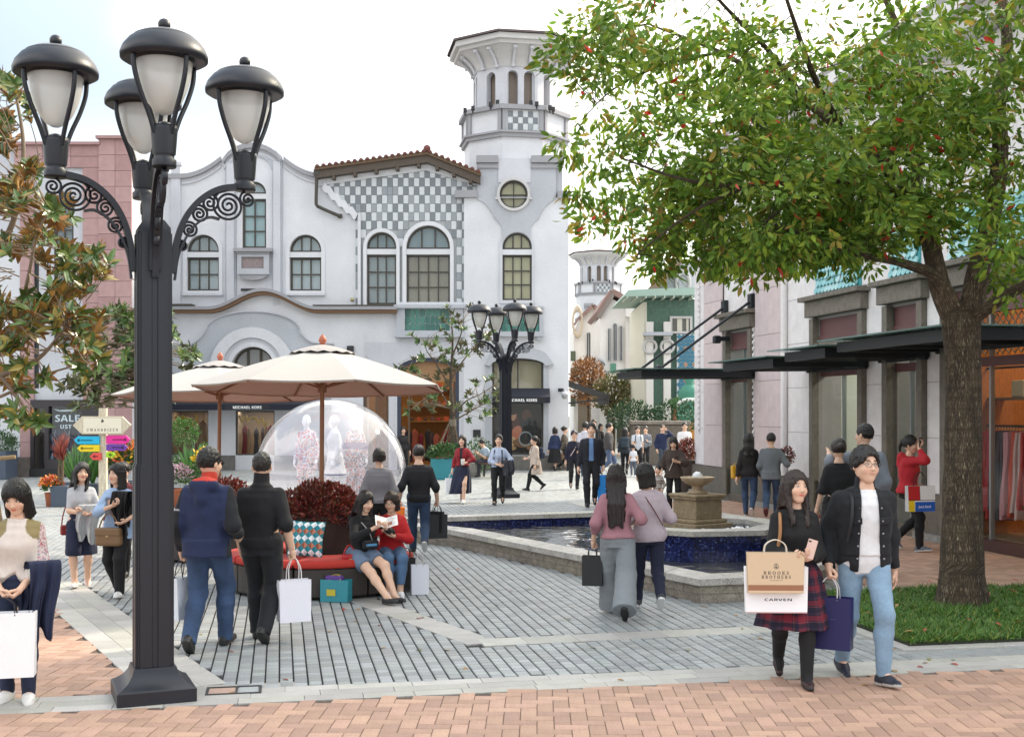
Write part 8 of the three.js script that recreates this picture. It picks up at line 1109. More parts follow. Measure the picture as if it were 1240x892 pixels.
{// 7-9. seated pair with magazine, person at the bubble
const d1 = at(437,690,13.25),a = person({label: 'person in black top and denim shorts sitting on the round bench reading',pos: [d1.x,0,d1.z],turn: R(36),H: 1.50,cell: 0.0105,flat: false,hair: {len: 0.34,vol: 0.012,color: BLK,shift: 0.02,front: true},wear: {top: {color: BLACK,hem: -0.06,sleeve: 1.9,loose: 0.02},pants: {color: [0.16,0.22,0.32],len: 0.62,loose: 0.03,pattern: jeans([0.17,0.24,0.36])},shoes: {...BSH,low: true}},pose: {hip: 0.555,lean: 0.12,head: [0.15,0.35,0.0],feet: {L: [0.10,0.08,0.66,0.3,-0.1],R: [-0.04,0.08,0.74,0.3,-0.1]},knee: {L: [0.1,1,0.5],R: [0.1,1,0.5]},hands: {L: [0.16,0.88,0.34],R: [-0.02,0.88,0.34]},elbow: {L: [1,-0.6,-0.3],R: [-1,-0.6,-0.3]}},hand: {L: 'hold',R: 'hold'}});
const d2 = at(474,690,13.55),b = person({label: 'person in red sweater and blue jeans sitting on the round bench beside a reader',pos: [d2.x,0,d2.z],turn: R(10),H: 1.46,cell: 0.0105,glasses: true,hair: {len: 0.04,vol: 0.014,color: BRN},wear: {top: {color: [0.50,0.012,0.016],loose: 0.032,hem: -0.06,sleeve: 1.9},pants: {color: JEAN,pattern: jeans([0.10,0.19,0.34]),len: 1.8,loose: 0.015},shoes: WSH},pose: {hip: 0.56,lean: 0.16,head: [-0.4,0.28,0],feet: {L: [0.08,0.08,0.42,0.1],R: [-0.06,0.08,0.40,0]},knee: {L: [0.1,0.8,1],R: [0,0.8,1]},hands: {L: [0.0,0.78,0.30],R: [-0.12,0.86,0.32]},elbow: {L: [1,-0.6,-0.3],R: [-1,-0.6,-0.3]}},hand: {L: 'relax',R: 'hold'}});
const mc = a.hand('L').lerp(b.hand('R'),0.5);const mz = thing('magazine','open magazine held between the two seated people','magazine',[mc.x,mc.y + 0.05,mc.z + 0.04],R(10));const pg = print(128,160,(x,w,h) => {x.fillStyle = '#f2f1ee';x.fillRect(0,0,w,h);x.fillStyle = '#667';for (let i = 0;i < 14;i++) x.fillRect(12,14 + i * 10,rr(60,104),3);x.fillStyle = '#9a6a55';x.fillRect(14,80,50,50);});for (const s of [-1,1]) {const m = mesh('page',plane(0.13,0.18,s * 0.064,0,0),pg,mz);m.rotation.set(-1.0,s * -0.35,0);}
handbag('red_crossbody_bag','small red bag beside the seated person in black',a.world(a.tp(-0.20,0.12,0.05)),0.17,0.12,0.07,[0.42,0.015,0.02],R(30),{drop: 0.10});
strap(a.g,[a.tp(-0.08,0.42,0.07),a.tp(0.0,0.3,0.155),a.tp(0.09,0.14,0.14)],0.006,[0.3,0.3,0.32]);const pc = a.world(a.tp(0.04,0.13,0.155));const fp = thing('belt_bag','black belt bag with pale blue lettering worn by the seated person in black','bag',[pc.x,pc.y,pc.z],R(36));mesh('pouch',rbox(0.2,0.1,0.06,0.028,0,0,0,3),mat(0.012,0.014,0.02),fp);const sw_ = print(128,64,(x,w,h) => {x.fillStyle = '#0b0c12';x.fillRect(0,0,w,h);x.strokeStyle = '#5fa6d8';x.lineWidth = 6;x.beginPath();for (let i = 0;i < 6;i++) {x.arc(18 + i * 18,32,9,0,6);}x.stroke();});mesh('lettering',plane(0.15,0.07,0,0,0.0305),sw_,fp);
const tb1 = gp(407,728);const ts = bag('teal_gift_bag','small teal and gold gift bag standing in front of the round bench','gift bag',V(tb1.x,0.29,tb1.z),0.32,0.235,0.16,[0.02,0.22,0.27],R(-12),{drop: 0.05,handle: [0.4,0.3,0.05],rough: 0.4});mesh('tissue',rbox(0.2,0.08,0.1,0.03,-0.02,0.235,0),mat(0.10,0.04,0.25,{map: 'cloth'}),ts);mesh('gold_print',plane(0.1,0.07,-0.03,0.1,0.081),mat(0.5,0.42,0.04),ts);
bag('shopping_bag','small white paper bag on the ground beside the person in red','shopping bag',gp(508,719).setY(0.46),0.20,0.33,0.11,[0.78,0.78,0.84],R(12),{drop: 0.13});
bag('black_bag','black carrier bag on the ground against the bench beside the person in red','shopping bag',gp(493,716).setY(0.5),0.18,0.36,0.12,BLACK,R(20),{drop: 0.12,handle: [0.02,0.02,0.02]});
person({label: 'person seen from behind in soft grey sweater facing the clear bubble',pos: gp(459,678),turn: R(186),H: 1.53,cell: 0.0125,hair: {len: 0.0,vol: 0.012,color: [0.02,0.014,0.012]},wear: {top: {color: [0.22,0.215,0.235],loose: 0.04,armLoose: 0.035,hem: -0.05,sleeve: 1.7},pants: {color: BLACK},shoes: BSH},pose: stand({hands: {L: [0.17,1.0,0.2],R: [-0.17,1.0,0.2]}})});
}
{// 10. person walking off with black bags
const a = person({label: 'person seen from behind in black sweater and jeans walking with black bags',male: true,pos: gp(507,672),turn: R(188),H: 1.57,cell: 0.0125,hair: {style: 'short',vol: 0.012,color: BLK},wear: {top: {color: [0.012,0.012,0.016],loose: 0.022,hem: -0.1,sleeve: 1.35},pants: {color: JEAN,pattern: jeans([0.04,0.075,0.15])},shoes: {color: [0.015,0.015,0.018],sole: [0.6,0.6,0.6]}},pose: walk(0.55,'L',{head: [0,0.1,0],hands: {R: [-0.29,0.84,0.06],L: [0.30,0.86,0.05]},lift: 0.16}),hand: {R: 'grip',L: 'hold'}});
bag('shopping_bag','flat black paper bag held by the person in the black sweater','shopping bag',a.hand('R'),0.28,0.34,0.10,[0.014,0.015,0.018],R(10),{handle: [0.03,0.03,0.03],drop: 0.14});
bag('shopping_bag','black paper bag hanging behind another black bag','shopping bag',a.hand('R').add(V(-0.02,0.02,-0.04)),0.24,0.30,0.09,[0.012,0.012,0.014],R(-35),{handle: [0.03,0.03,0.03],drop: 0.12});
const c = a.hand('L'),bt = thing('drink_bottle','small clear bottle in the hand of the person in the black sweater','bottle',[c.x,c.y - 0.1,c.z]);mesh('bottle',lathe([[0,0],[0.03,0],[0.03,0.12],[0.014,0.16],[0.014,0.18],[0,0.18]],16),mat(0.6,0.75,0.85,{rough: 0.1,trans: 0.7}),bt);
const ob = thing('orange_bag','orange shopping bag beside the clear bubble','shopping bag',gp(478,640));mesh('bag_body',[rbox(0.34,0.36,0.16,0.01,0,0.2,0)],mat(0.70,0.16,0.015),ob);mesh('handle',tube([V(-0.08,0.37,0),V(-0.05,0.5,0),V(0.05,0.5,0),V(0.08,0.37,0)],0.006,16,6),mat(0.7,0.2,0.03),ob);
}
{// 11-12. two women arm in arm, from behind
const a = person({label: 'person with very long hair in pink sweater and wide grey trousers seen from behind',pos: gp(748,747),turn: R(176),H: 1.52,cell: 0.0105,hair: {len: 0.46,vol: 0.014,wide: 0.006,color: [0.022,0.011,0.010]},wear: {top: {color: [0.37,0.175,0.205],loose: 0.03,armLoose: 0.024,hem: -0.03,sleeve: 1.55},pants: {color: [0.255,0.28,0.30],loose: 0.022,flare: 0.072,len: 2.12},shoes: BSH},pose: walk(0.66,'L',{hands: {L: [0.27,0.84,0.08],R: [-0.22,1.05,0.12]},roll: -0.03,lift: 0.09}),hand: {L: 'grip'}});
bag('shopping_bag','small black paper bag held by the person in the pink sweater','shopping bag',a.hand('L'),0.21,0.30,0.10,[0.010,0.010,0.012],R(-12),{handle: [0.04,0.04,0.04],drop: 0.09});
const b = person({label: 'person in pale mauve sweater and navy trousers leaning towards the pink sweater',pos: gp(786,741),turn: R(184),H: 1.52,cell: 0.0105,hair: {len: 0.07,vol: 0.014,color: BLK},wear: {top: {color: [0.50,0.41,0.45],loose: 0.038,armLoose: 0.022,hem: -0.1,sleeve: 1.9},pants: {color: [0.014,0.018,0.045],loose: 0.014},shoes: {color: [0.03,0.03,0.035],sole: [0.7,0.7,0.7]}},pose: walk(0.66,'L',{head: [0.75,0.1,-0.1],roll: -0.05,hands: {L: [0.22,1.0,0.12],R: [-0.2,1.05,0.2]},lift: 0.15})});
strap(b.g,[b.tp(0.06,0.45,-0.08),b.tp(-0.02,0.3,-0.165),b.tp(-0.14,0.08,-0.13)],0.006,[0.12,0.03,0.03]);
}
// 13-14. the couple walking towards us on the right
{
const plaid = print(512,512,(x,w,h) => {x.fillStyle = '#2a1220';x.fillRect(0,0,w,h);const S = 128;for (let i = 0;i < 4;i++) {x.globalAlpha = 0.6;x.fillStyle = '#7c1a2c';x.fillRect(i * S,0,44,h);x.fillRect(0,i * S,w,44);x.fillStyle = '#0e0f26';x.fillRect(i * S + 64,0,34,h);x.fillRect(0,i * S + 64,w,34);x.globalAlpha = 0.5;x.fillStyle = '#b06a70';x.fillRect(i * S + 52,0,3,h);x.fillRect(0,i * S + 52,w,3);x.fillStyle = '#3a3f68';x.fillRect(i * S + 108,0,4,h);x.fillRect(0,i * S + 108,w,4);}x.globalAlpha = 1;});plaid.map.wrapS = plaid.map.wrapT = THREE.RepeatWrapping;plaid.map.repeat.set(2,2.2);plaid.roughness = 0.9;
const a = person({label: 'smiling person in black sweater and dark red plaid skirt holding a phone',pos: gp(962,824),turn: R(-6),H: 1.60,cell: 0.0098,hair: {len: 0.27,vol: 0.012,color: BRN,front: true,fringe: 0.006},wear: {top: {color: [0.009,0.009,0.010],loose: 0.024,armLoose: 0.020,hem: 0.06,sleeve: 1.7,neck: 0.0},skirt: {mat: plaid,hem: -0.455,flare: 0.12,pleat: 0.075,n: 9,waist: 0.13},tights: [0.008,0.008,0.009],shoes: {color: [0.03,0.012,0.012],sole: [0.01,0.01,0.01],low: true}},pose: walk(0.42,'L',{head: [0.42,-0.02,-0.06],hands: {L: [0.06,1.02,0.27],R: [-0.02,1.03,0.27]},elbow: {L: [0.55,-1,-0.5],R: [-0.8,-1,-0.4]},lift: 0.12,feet: {L: [0.07,0.075,0.22,0.05,-0.05],R: [-0.10,0.17,-0.22,0,0.7]}}),hand: {L: 'hold',R: 'hold'},fingers: {L: [-0.75,0.1,0.5],R: [0.75,0.15,0.45]}});
const ph = thing('smartphone','rose gold smartphone in the hands of the person in the plaid skirt','phone',a.hand('R').add(V(0.03,0.055,0.02)),R(-25));const pb = mesh('phone_body',rbox(0.072,0.145,0.008,0.004,0,0,0,3),mat(0.62,0.42,0.36,{metal: 0.4,rough: 0.35}),ph);pb.rotation.set(-0.15,0,-0.25);mesh('camera_lens',rbox(0.02,0.012,0.003,0.003,-0.02,0.055,0.005),M.dark,pb);
const el = at(937.5,652,8.86);el.y = 1.105;
bag('shopping_bag','white paper bag with black capitals hanging behind the kraft bag','shopping bag',el.clone().setY(1.0).add(V(0.02,0,-0.03)),0.465,0.34,0.08,[0.83,0.83,0.85],R(-2),{drop: 0.10,print: (x,w,h) => {x.fillStyle = '#f3f3f6';x.fillRect(0,0,w,h);x.fillStyle = '#23232b';x.font = 'bold 46px sans-serif';x.textAlign = 'center';x.save();x.translate(w * 0.52,h * 0.74);x.scale(1.35,0.62);x.fillText('CARVEN',0,0);x.restore();x.fillStyle = '#c99a95';x.fillRect(0,h - 7,w,7);}});
bag('shopping_bag','kraft paper bag with brown band and dark emblem on the forearm','shopping bag',el.clone().add(V(0,0,0.04)),0.42,0.30,0.06,[0.52,0.40,0.28],R(-2),{drop: 0.09,handle: [0.62,0.55,0.45],print: (x,w,h) => {x.fillStyle = '#cfb596';x.fillRect(0,0,w,h);for (let i = 0;i < 900;i++) {x.fillStyle = `rgba(120,90,60,${0.06 * rnd()})`;x.fillRect(rnd() * w,rnd() * h,30 * rnd(),2);}x.fillStyle = '#97684c';x.fillRect(0,h * 0.80,w,h * 0.14);x.fillStyle = '#2e2a2c';x.textAlign = 'center';x.font = 'bold 42px serif';x.fillText('B R O O K S',w / 2,h * 0.545);x.fillText('B R O T H E R S',w / 2,h * 0.645,270);x.font = '13px serif';x.fillText('ESTABLISHED 1818',w / 2,h * 0.70);x.strokeStyle = '#2e2a2c';x.lineWidth = 4;x.beginPath();x.ellipse(w / 2,h * 0.36,22,15,0,0,7);x.moveTo(w / 2 - 20,h * 0.31);x.quadraticCurveTo(w / 2,h * 0.24,w / 2 + 20,h * 0.31);x.moveTo(w / 2,h * 0.28);x.lineTo(w / 2,h * 0.33);x.stroke();x.beginPath();x.ellipse(w / 2,h * 0.365,12,7,0.3,0,7);x.fill();}});
const sb_ = a.world(a.tp(-0.14,0.30,0.02));strap(a.g,[a.tp(-0.115,0.455,-0.03),a.tp(-0.125,0.42,0.10),a.tp(-0.13,0.28,0.135),a.tp(-0.16,0.10,0.10)],0.013,[0.35,0.17,0.07]);const cb = a.world(a.tp(-0.24,0.10,-0.06));handbag('tan_shoulder_bag','tan leather shoulder bag behind the elbow of the person in the black sweater',cb,0.22,0.2,0.08,[0.32,0.14,0.05],R(60),{drop: 0.02});
const b = person({label: 'smiling person with glasses in open black jacket, white shirt and pale jeans',male: true,pos: gp(1046,824),turn: R(-2),H: 1.78,cell: 0.0098,glasses: true,hair: {style: 'short',vol: 0.020,fringe: 0.004,color: BLK},wear: {shirt: {color: [0.82,0.82,0.84],hem: -0.12,loose: 0.022,fold: 0.012,mat: {map: 'cloth'}},jacket: {color: [0.009,0.010,0.014],open: 0.062,openX: 0.012,hem: -0.10,neck: 0.02,fold: 0.014,loose: 0.036},pants: {color: [0.3,0.42,0.55],loose: 0.009,len: 2.02,fold: 0.007,pattern: (x,y,z) => {const n = 0.9 + 0.3 * PN.noise(x * 7,y * 3,z * 7) + 0.12 * (rnd() - 0.5);return [0.27 * n,0.41 * n,0.56 * n];}},shoes: {color: [0.010,0.013,0.028],sole: [0.45,0.43,0.4],lace: [0.02,0.02,0.03]}},pose: walk(0.45,'L',{head: [0.3,-0.03,-0.04],hands: {R: [-0.26,0.84,0.04],L: [0.25,0.80,-0.12]},lift: 0.04,feet: {L: [0.10,0.08,0.16,0.45,-0.1],R: [-0.10,0.11,-0.24,0.1,0.35]}}),hand: {R: 'grip'}});
for (const sx of [-1,1]) {const pk_ = rbox(0.105,0.05,0.012,0.005).rotateY(sx * 0.42).applyQuaternion(new THREE.Quaternion().setFromEuler(new THREE.Euler(0.03,0,0))),c = b.tp(sx * 0.108 + 0.012,0.27,0.139);mesh('pocket_flap',pk_.translate(c.x,c.y,c.z),clothM([0.014,0.015,0.02],{map: 'cloth'}),b.g);for (let i = 0;i < 5;i++) {const q = b.tp(sx * (0.079 + 0.004 * i) + 0.012,0.36 - i * 0.09,0.135 + (i > 0 ? 0.018 : 0));mesh('button',new THREE.SphereGeometry(0.008,8,6).translate(q.x,q.y,q.z),mat(0.3,0.3,0.32,{metal: 0.6,rough: 0.35}),b.g);}}
mesh('sock',cyl(0.046,0.05,0.06,b.J.L.ankle.x,b.J.L.ankle.y - 0.02,b.J.L.ankle.z,16),mat(0.01,0.16,0.15,{map: 'cloth'}),b.g);
for (const sx of [-1]) strap(b.g,[b.tp(sx * 0.105,0.46,-0.06),b.tp(sx * 0.11,0.44,0.09),b.tp(sx * 0.125,0.3,0.158),b.tp(sx * 0.15,0.12,0.13)],0.014,[0.008,0.009,0.012]);
const bk = b.world(b.tp(0,0.18,-0.22));const bp_ = thing('backpack','black backpack worn by the person with glasses','backpack',[bk.x,bk.y,bk.z],R(4));mesh('pack',rbox(0.40,0.5,0.17,0.06,0,0,0,3),mat(0.008,0.009,0.012,{map: 'cloth'}),bp_);mesh('side_pocket',rbox(0.06,0.18,0.12,0.025,-0.21,-0.12,0,2),mat(0.02,0.02,0.024),bp_);
bag('shopping_bag','glossy dark blue paper bag held by the person with glasses','shopping bag',b.hand('R'),0.34,0.39,0.13,[0.012,0.012,0.10],R(-28),{handle: [0.62,0.6,0.6],drop: 0.15,rough: 0.25,print: (x,w,h) => {x.fillStyle = '#17154f';x.fillRect(0,0,w,h);x.fillStyle = '#c9c9d8';x.font = 'italic 20px serif';x.textAlign = 'center';x.fillText('— · —',w * 0.6,h * 0.42);}});
}
{// 15-19. people along the shop windows
const m = person({label: 'tall person in grey sweater with one arm round a companion in black',male: true,pos: [(1048 - CX) * 15.2 / F,0,-15.2],turn: R(165),H: 1.88,cell: 0.013,hair: {style: 'short',vol: 0.006,color: BLK},wear: {top: {color: [0.25,0.28,0.33],loose: 0.028,sleeve: 1.55},pants: {color: [0.03,0.035,0.05]},shoes: BSH},pose: stand({head: [0.95,0.0,0],hands: {L: [0.40,1.36,0.06],R: [-0.22,0.85,0.1]},elbow: {L: [0.2,-0.3,-1]}}),hand: {L: 'flat'}});
const w = person({label: 'person in black short-sleeved dress with a hair bun and red handbag',pos: [(1016 - CX) * 15 / F,0,-15],turn: R(178),H: 1.69,cell: 0.013,hair: {style: 'short',vol: 0.014,bun: [0.04,0.045],color: [0.03,0.017,0.012]},wear: {top: {color: BLACK,loose: 0.04,hem: -0.35,sleeve: 1.1,flare: 0.03},pants: {color: BLACK},shoes: BSH},pose: stand({hands: {L: [0.26,0.84,0.05],R: [-0.24,0.85,0.06]}}),hand: {L: 'grip'}});
handbag('red_handbag','glossy pinkish red handbag held by the person in the black dress',w.hand('L'),0.24,0.2,0.1,[0.52,0.02,0.06],R(8),{drop: 0.10});
const r = person({label: 'person in red jacket talking on a phone with a colourful bag',pos: gp(1100,667),turn: R(62),H: 1.70,cell: 0.013,hair: {style: 'short',vol: 0.014,tail: 0.12,color: BLK},wear: {jacket: {color: [0.48,0.018,0.03],loose: 0.036,hem: -0.06,hood: true,sleeve: 1.8},pants: {color: BLACK},shoes: {color: [0.10,0.12,0.15],sole: [0.6,0.6,0.6]}},pose: walk(0.35,'R',{head: [-0.1,0.1,0.1],hands: {R: [-0.06,1.52,0.16],L: [0.22,0.95,0.1]},elbow: {R: [-0.7,-1,0.5]}}),hand: {R: 'hold'},fingers: {R: [0.3,1,0.2]}});
const pp = thing('smartphone','dark phone held to the ear of the person in red','phone',r.hand('R').add(V(0,0,0.02)),R(40));mesh('phone_body',rbox(0.07,0.14,0.01,0.004),M.dark,pp);
const cbp = r.world(r.tp(-0.16,0.13,0.10)).add(V(0.06,0,0.10));const cb = bag('colour_block_bag','square shoulder bag in red, white, yellow and blue blocks','handbag',V(cbp.x,cbp.y + 0.14,cbp.z),0.44,0.37,0.10,[0.5,0.5,0.5],R(14),{drop: 0.20,handle: [0.012,0.012,0.015],print: (x,w,h) => {x.fillStyle = '#e8e8ea';x.fillRect(0,0,w,h);x.fillStyle = '#c01f25';x.fillRect(0,0,w * 0.42,h * 0.55);x.fillStyle = '#1757b8';x.fillRect(w * 0.24,h * 0.62,w * 0.76,h * 0.38);x.fillStyle = '#e8c81c';x.fillRect(0,h * 0.55,w * 0.22,h * 0.45);x.fillStyle = '#15161a';x.fillRect(0,h * 0.55,w,10);x.fillRect(w * 0.42,0,8,h * 0.55);x.fillStyle = '#f2f2f2';x.font = 'italic bold 54px serif';x.fillText('Just Park',w * 0.36,h * 0.86,w * 0.5);}});
const h1 = person({label: 'person with long black hair in black hooded top and jeans seen from behind',pos: gp(907,625),turn: R(165),H: 1.62,cell: 0.016,hair: {len: 0.24,vol: 0.014,color: BLK},wear: {jacket: {color: [0.014,0.011,0.012],loose: 0.03,hem: -0.1,hood: true},pants: {color: JEAN,pattern: jeans([0.05,0.09,0.18])},shoes: {color: [0.03,0.03,0.035],sole: [0.65,0.65,0.65]}},pose: walk(0.4,'L')});
handbag('yellow_bag','mustard yellow bag at the side of the person in the black hooded top',h1.world(h1.tp(0.24,0.18,0.0)),0.24,0.26,0.1,[0.58,0.32,0.02],R(10),{drop: 0.05});
const h2 = person({label: 'person in grey jacket and jeans beside the black hooded top seen from behind',male: true,pos: gp(934,626),turn: R(160),H: 1.63,cell: 0.016,hair: {style: 'short',vol: 0.012,color: BLK},wear: {jacket: {color: [0.16,0.18,0.20],loose: 0.034,hem: -0.15},pants: {color: JEAN,pattern: jeans([0.055,0.095,0.18])},shoes: {color: [0.12,0.03,0.03]}},pose: walk(0.45,'R',{head: [0.5,0.1,0],hands: {R: [-0.25,1.1,0.2],L: [0.2,0.85,0.1]}}),hand: {R: 'grip'}});
const fb = thing('bouquet','bunch of dark red leaves carried by the person in the grey jacket','bouquet',h2.hand('R').add(V(0.06,0.05,0)));bush(fb,'blossom',V(0,0.08,0),0.14,0.16,0.14,260,0.05,0.03,RED,-1);mesh('wrap',lathe([[0.01,-0.15],[0.06,0.0],[0.1,0.06]],12),mat(0.3,0.25,0.2),fb);
const bw = person({label: 'person in dark brown coat looking down at a phone behind the fountain',pos: gp(816,619),turn: R(-8),H: 1.52,cell: 0.014,hair: {len: 0.10,vol: 0.013,color: BLK},wear: {jacket: {color: [0.055,0.038,0.030],loose: 0.045,armLoose: 0.05,hem: -0.16,sleeve: 1.6},pants: {color: BLACK},shoes: BSH},pose: stand({head: [-0.1,0.45,0],hands: {L: [0.06,1.15,0.28],R: [-0.28,0.9,0.05]},elbow: {L: [1,-0.6,-0.3]}}),hand: {L: 'hold'}});
strap(bw.g,[bw.tp(0.09,0.46,0.05),bw.tp(0.0,0.26,0.165),bw.tp(-0.1,0.02,0.19)],0.008,[0.5,0.45,0.4]);
person({label: 'small child in striped top standing beside the person in the brown coat',pos: gp(797,624),turn: R(-30),H: 0.96,headScale: 1.35,cell: 0.012,hair: {style: 'short',vol: 0.004,color: BLK},wear: {top: {color: [0.5,0.4,0.3],pattern: (x,y) => Math.sin(y * 110) > 0 ? [0.55,0.5,0.45] : [0.12,0.09,0.08]},pants: {color: [0.28,0.13,0.05]},shoes: BSH},pose: stand({hands: {R: [-0.2,1.0,0.1],L: [0.2,0.9,0.1]}})});
}
{// 20-. people on the far side of the plaza
const P_ = (px,py,head,turn,label,x) => person({label,pos: gp(px,py),H: Hh(px,py,head),turn: R(turn),cell: 0.017,headScale: 1.1,...x});
const a = P_(560,609,527,-12,'person in red cardigan over a long navy dress with a white bag',{hair: {len: 0.08,vol: 0.012,color: BLK},wear: {jacket: {color: [0.26,0.014,0.022],hem: 0.02,open: 0.03,sleeve: 1.8},shirt: {color: [0.02,0.015,0.025]},skirt: {color: [0.014,0.018,0.045],hem: -0.66,flare: 0.12,pleat: 0.06,swayX: -0.12,swayZ: -0.05},shoes: WSH},pose: walk(0.4,'L',{hands: {L: [0.14,1.02,0.24],R: [-0.26,0.82,0.02]},elbow: {L: [1,-0.5,-0.3]}}),hand: {R: 'grip',L: 'hold'}});
bag('shopping_bag','white carrier bag held by the person in the red cardigan','shopping bag',a.hand('R'),0.28,0.36,0.1,[0.78,0.78,0.8],R(20),{drop: 0.1});
const c1 = a.hand('L'),cup = thing('paper_cup','white takeaway cup held by the person in the red cardigan','cup',[c1.x,c1.y - 0.02,c1.z + 0.03]);mesh('cup',lathe([[0,0],[0.035,0],[0.045,0.13],[0,0.135]],14),mat(0.7,0.65,0.6),cup);
const b = P_(604,611,526,-6,'person in striped blue blouse and black trousers with a dark jacket over the arm',{hair: {style: 'short',vol: 0.012,bun: [0.06,0.04],color: BLK},wear: {top: {color: [0.4,0.47,0.62],hem: 0.0,sleeve: 1.7,loose: 0.03,pattern: (x,y,z) => Math.sin(x * 190) > 0.2 ? [0.30,0.38,0.58] : [0.55,0.60,0.70]},pants: {color: BLACK},shoes: {...BSH,low: true}},pose: walk(0.42,'R',{hands: {R: [0.0,0.98,0.22],L: [0.16,0.98,0.2]},elbow: {R: [-1,-0.5,-0.3],L: [1,-0.5,-0.3]}})});
drape('dark_jacket','dark grey jacket over the arm of the person in the striped blouse','jacket',b.world(b.J.L.wr.clone().lerp(b.J.L.el,0.4)).add(V(0.02,0.03,0.03)),0.26,0.34,0.13,[0.05,0.05,0.06],R(20),5);for (const x of [-1,1]) strap(b.g,[b.tp(x * 0.085,0.44,-0.05),b.tp(x * 0.09,0.4,0.10),b.tp(x * 0.1,0.2,0.13)],0.014,[0.015,0.015,0.03]);
const c = P_(648,594,528,-82,'person in pale beige coat with a turquoise and navy backpack walking past the tower',{hair: {style: 'short',vol: 0.014,tail: 0.1,color: BLK},wear: {jacket: {color: [0.55,0.45,0.38],hem: -0.40,loose: 0.045,flare: 0.04},pants: {color: BLACK},shoes: BSH},pose: walk(0.5,'L',{hands: {R: [-0.2,1.0,0.22]}})});backpack(c,[0.02,0.03,0.06],'navy backpack with turquoise side on the beige coat');
const d = P_(716,613,512,-4,'person in dark blazer, blue shirt and black trousers carrying a bright blue bag',{male: true,hair: {style: 'short',vol: 0.014,color: BLK},cell: 0.015,wear: {shirt: {color: [0.14,0.25,0.46],hem: 0.02},jacket: {color: [0.012,0.013,0.020],open: 0.04,hem: -0.16,loose: 0.026},pants: {color: [0.010,0.010,0.014]},shoes: BSH},pose: walk(0.4,'R',{hands: {L: [0.25,0.82,0.0],R: [-0.26,0.8,0.08]}}),hand: {L: 'grip'}});
bag('shopping_bag','bright blue carrier bag held by the person in the blazer','shopping bag',d.hand('L').add(V(0.02,0.0,-0.02)),0.30,0.62,0.08,[0.012,0.22,0.62],R(15),{drop: 0.1});
const e = P_(695,592,521,6,'person in navy top with purple hair band and a pale strap',{hair: {style: 'short',vol: 0.014,bun: [0.08,0.035],color: [0.03,0.015,0.05]},glasses: true,wear: {top: {color: [0.014,0.014,0.035],loose: 0.03,sleeve: 1.8},pants: {color: [0.012,0.012,0.016]},shoes: BSH},pose: walk(0.25,'L',{hands: {L: [0.1,1.05,0.22]}}),hand: {L: 'hold'}});strap(e.g,[e.tp(0.09,0.46,0.03),e.tp(0.02,0.3,0.14),e.tp(-0.12,0.06,0.14)],0.012,[0.55,0.45,0.42]);
P_(672,570,517,150,'person in blue denim jacket and long black skirt beside the tower wall',{cell: 0.022,hair: {len: 0.05,color: BLK},wear: {jacket: {color: [0.02,0.035,0.09]},skirt: {color: BLACK,hem: -0.6,flare: 0.1},shoes: BSH},pose: walk(0.35,'L')});
const f2 = P_(683,570,516,100,'person in dark floral top with a tan bag beside the denim jacket',{cell: 0.022,hair: {style: 'short',bun: [0.05,0.03],color: BLK},wear: {top: {color: [0.05,0.04,0.03],pattern: (x,y,z) => PN.noise(x * 40,y * 40,z * 40) > 0.15 ? [0.28,0.22,0.16] : [0.03,0.025,0.02]},pants: {color: BLACK},shoes: BSH},pose: walk(0.3,'R',{hands: {R: [-0.1,1.1,0.25]}})});bag('shopping_bag','tan paper bag carried by the person in the floral top','shopping bag',f2.hand('L'),0.3,0.34,0.1,[0.5,0.33,0.2],R(15),{drop: 0.05});
P_(709,580,511,175,'person in white hooded top seen from behind near the blazer',{cell: 0.02,male: true,hair: {style: 'short',vol: 0.016,color: BLK},wear: {jacket: {color: [0.62,0.60,0.68],hood: true,loose: 0.04},pants: {color: [0.04,0.05,0.08]},shoes: WSH},pose: walk(0.3)});
P_(719,566,508,0,'person in black jacket and white collar among the far walkers',{cell: 0.024,male: true,hair: {style: 'short',color: [0.06,0.04,0.03]},wear: {shirt: {color: [0.7,0.7,0.7]},jacket: {color: BLACK,open: 0.04},pants: {color: BLACK},shoes: BSH},pose: walk(0.3)});
P_(737,576,512,75,'person in grey jacket and jeans walking across the lane',{cell: 0.02,male: true,hair: {style: 'short',vol: 0.014,color: BLK},wear: {jacket: {color: [0.07,0.065,0.065],loose: 0.035},pants: {color: JEAN,pattern: jeans([0.12,0.17,0.30])},shoes: BSH},pose: walk(0.5,'L')});
P_(727,561,513,30,'person in black with dark hair half hidden behind the grey jacket',{cell: 0.024,hair: {len: 0.05,color: BLK},wear: {top: {color: BLACK},pants: {color: BLACK},shoes: BSH},pose: walk(0.3)});
const bkp = P_(757,575,518,170,'person with dark backpack and long hair seen from behind in the lane',{cell: 0.02,hair: {len: 0.16,color: BLK},wear: {jacket: {color: [0.03,0.04,0.055],loose: 0.035},pants: {color: BLACK},shoes: BSH},pose: walk(0.3)});backpack(bkp,[0.03,0.05,0.07],'dark blue backpack on the long-haired walker',1.1);
const wt = P_(772,571,516,8,'person in white shirt with backpack straps and black trousers',{cell: 0.02,male: true,hair: {style: 'short',vol: 0.014,color: BLK},wear: {top: {color: [0.62,0.66,0.72],sleeve: 0.7},pants: {color: BLACK},shoes: BSH},pose: walk(0.3)});backpack(wt,[0.015,0.016,0.02],'black backpack worn over the white shirt',0.9);
P_(767,577,539,178,'small child in white shirt and grey trousers seen from behind',{cell: 0.018,headScale: 1.35,hair: {style: 'short',color: BLK},wear: {top: {color: [0.68,0.7,0.74],sleeve: 0.8},pants: {color: [0.12,0.14,0.18]},shoes: WSH},pose: stand()});
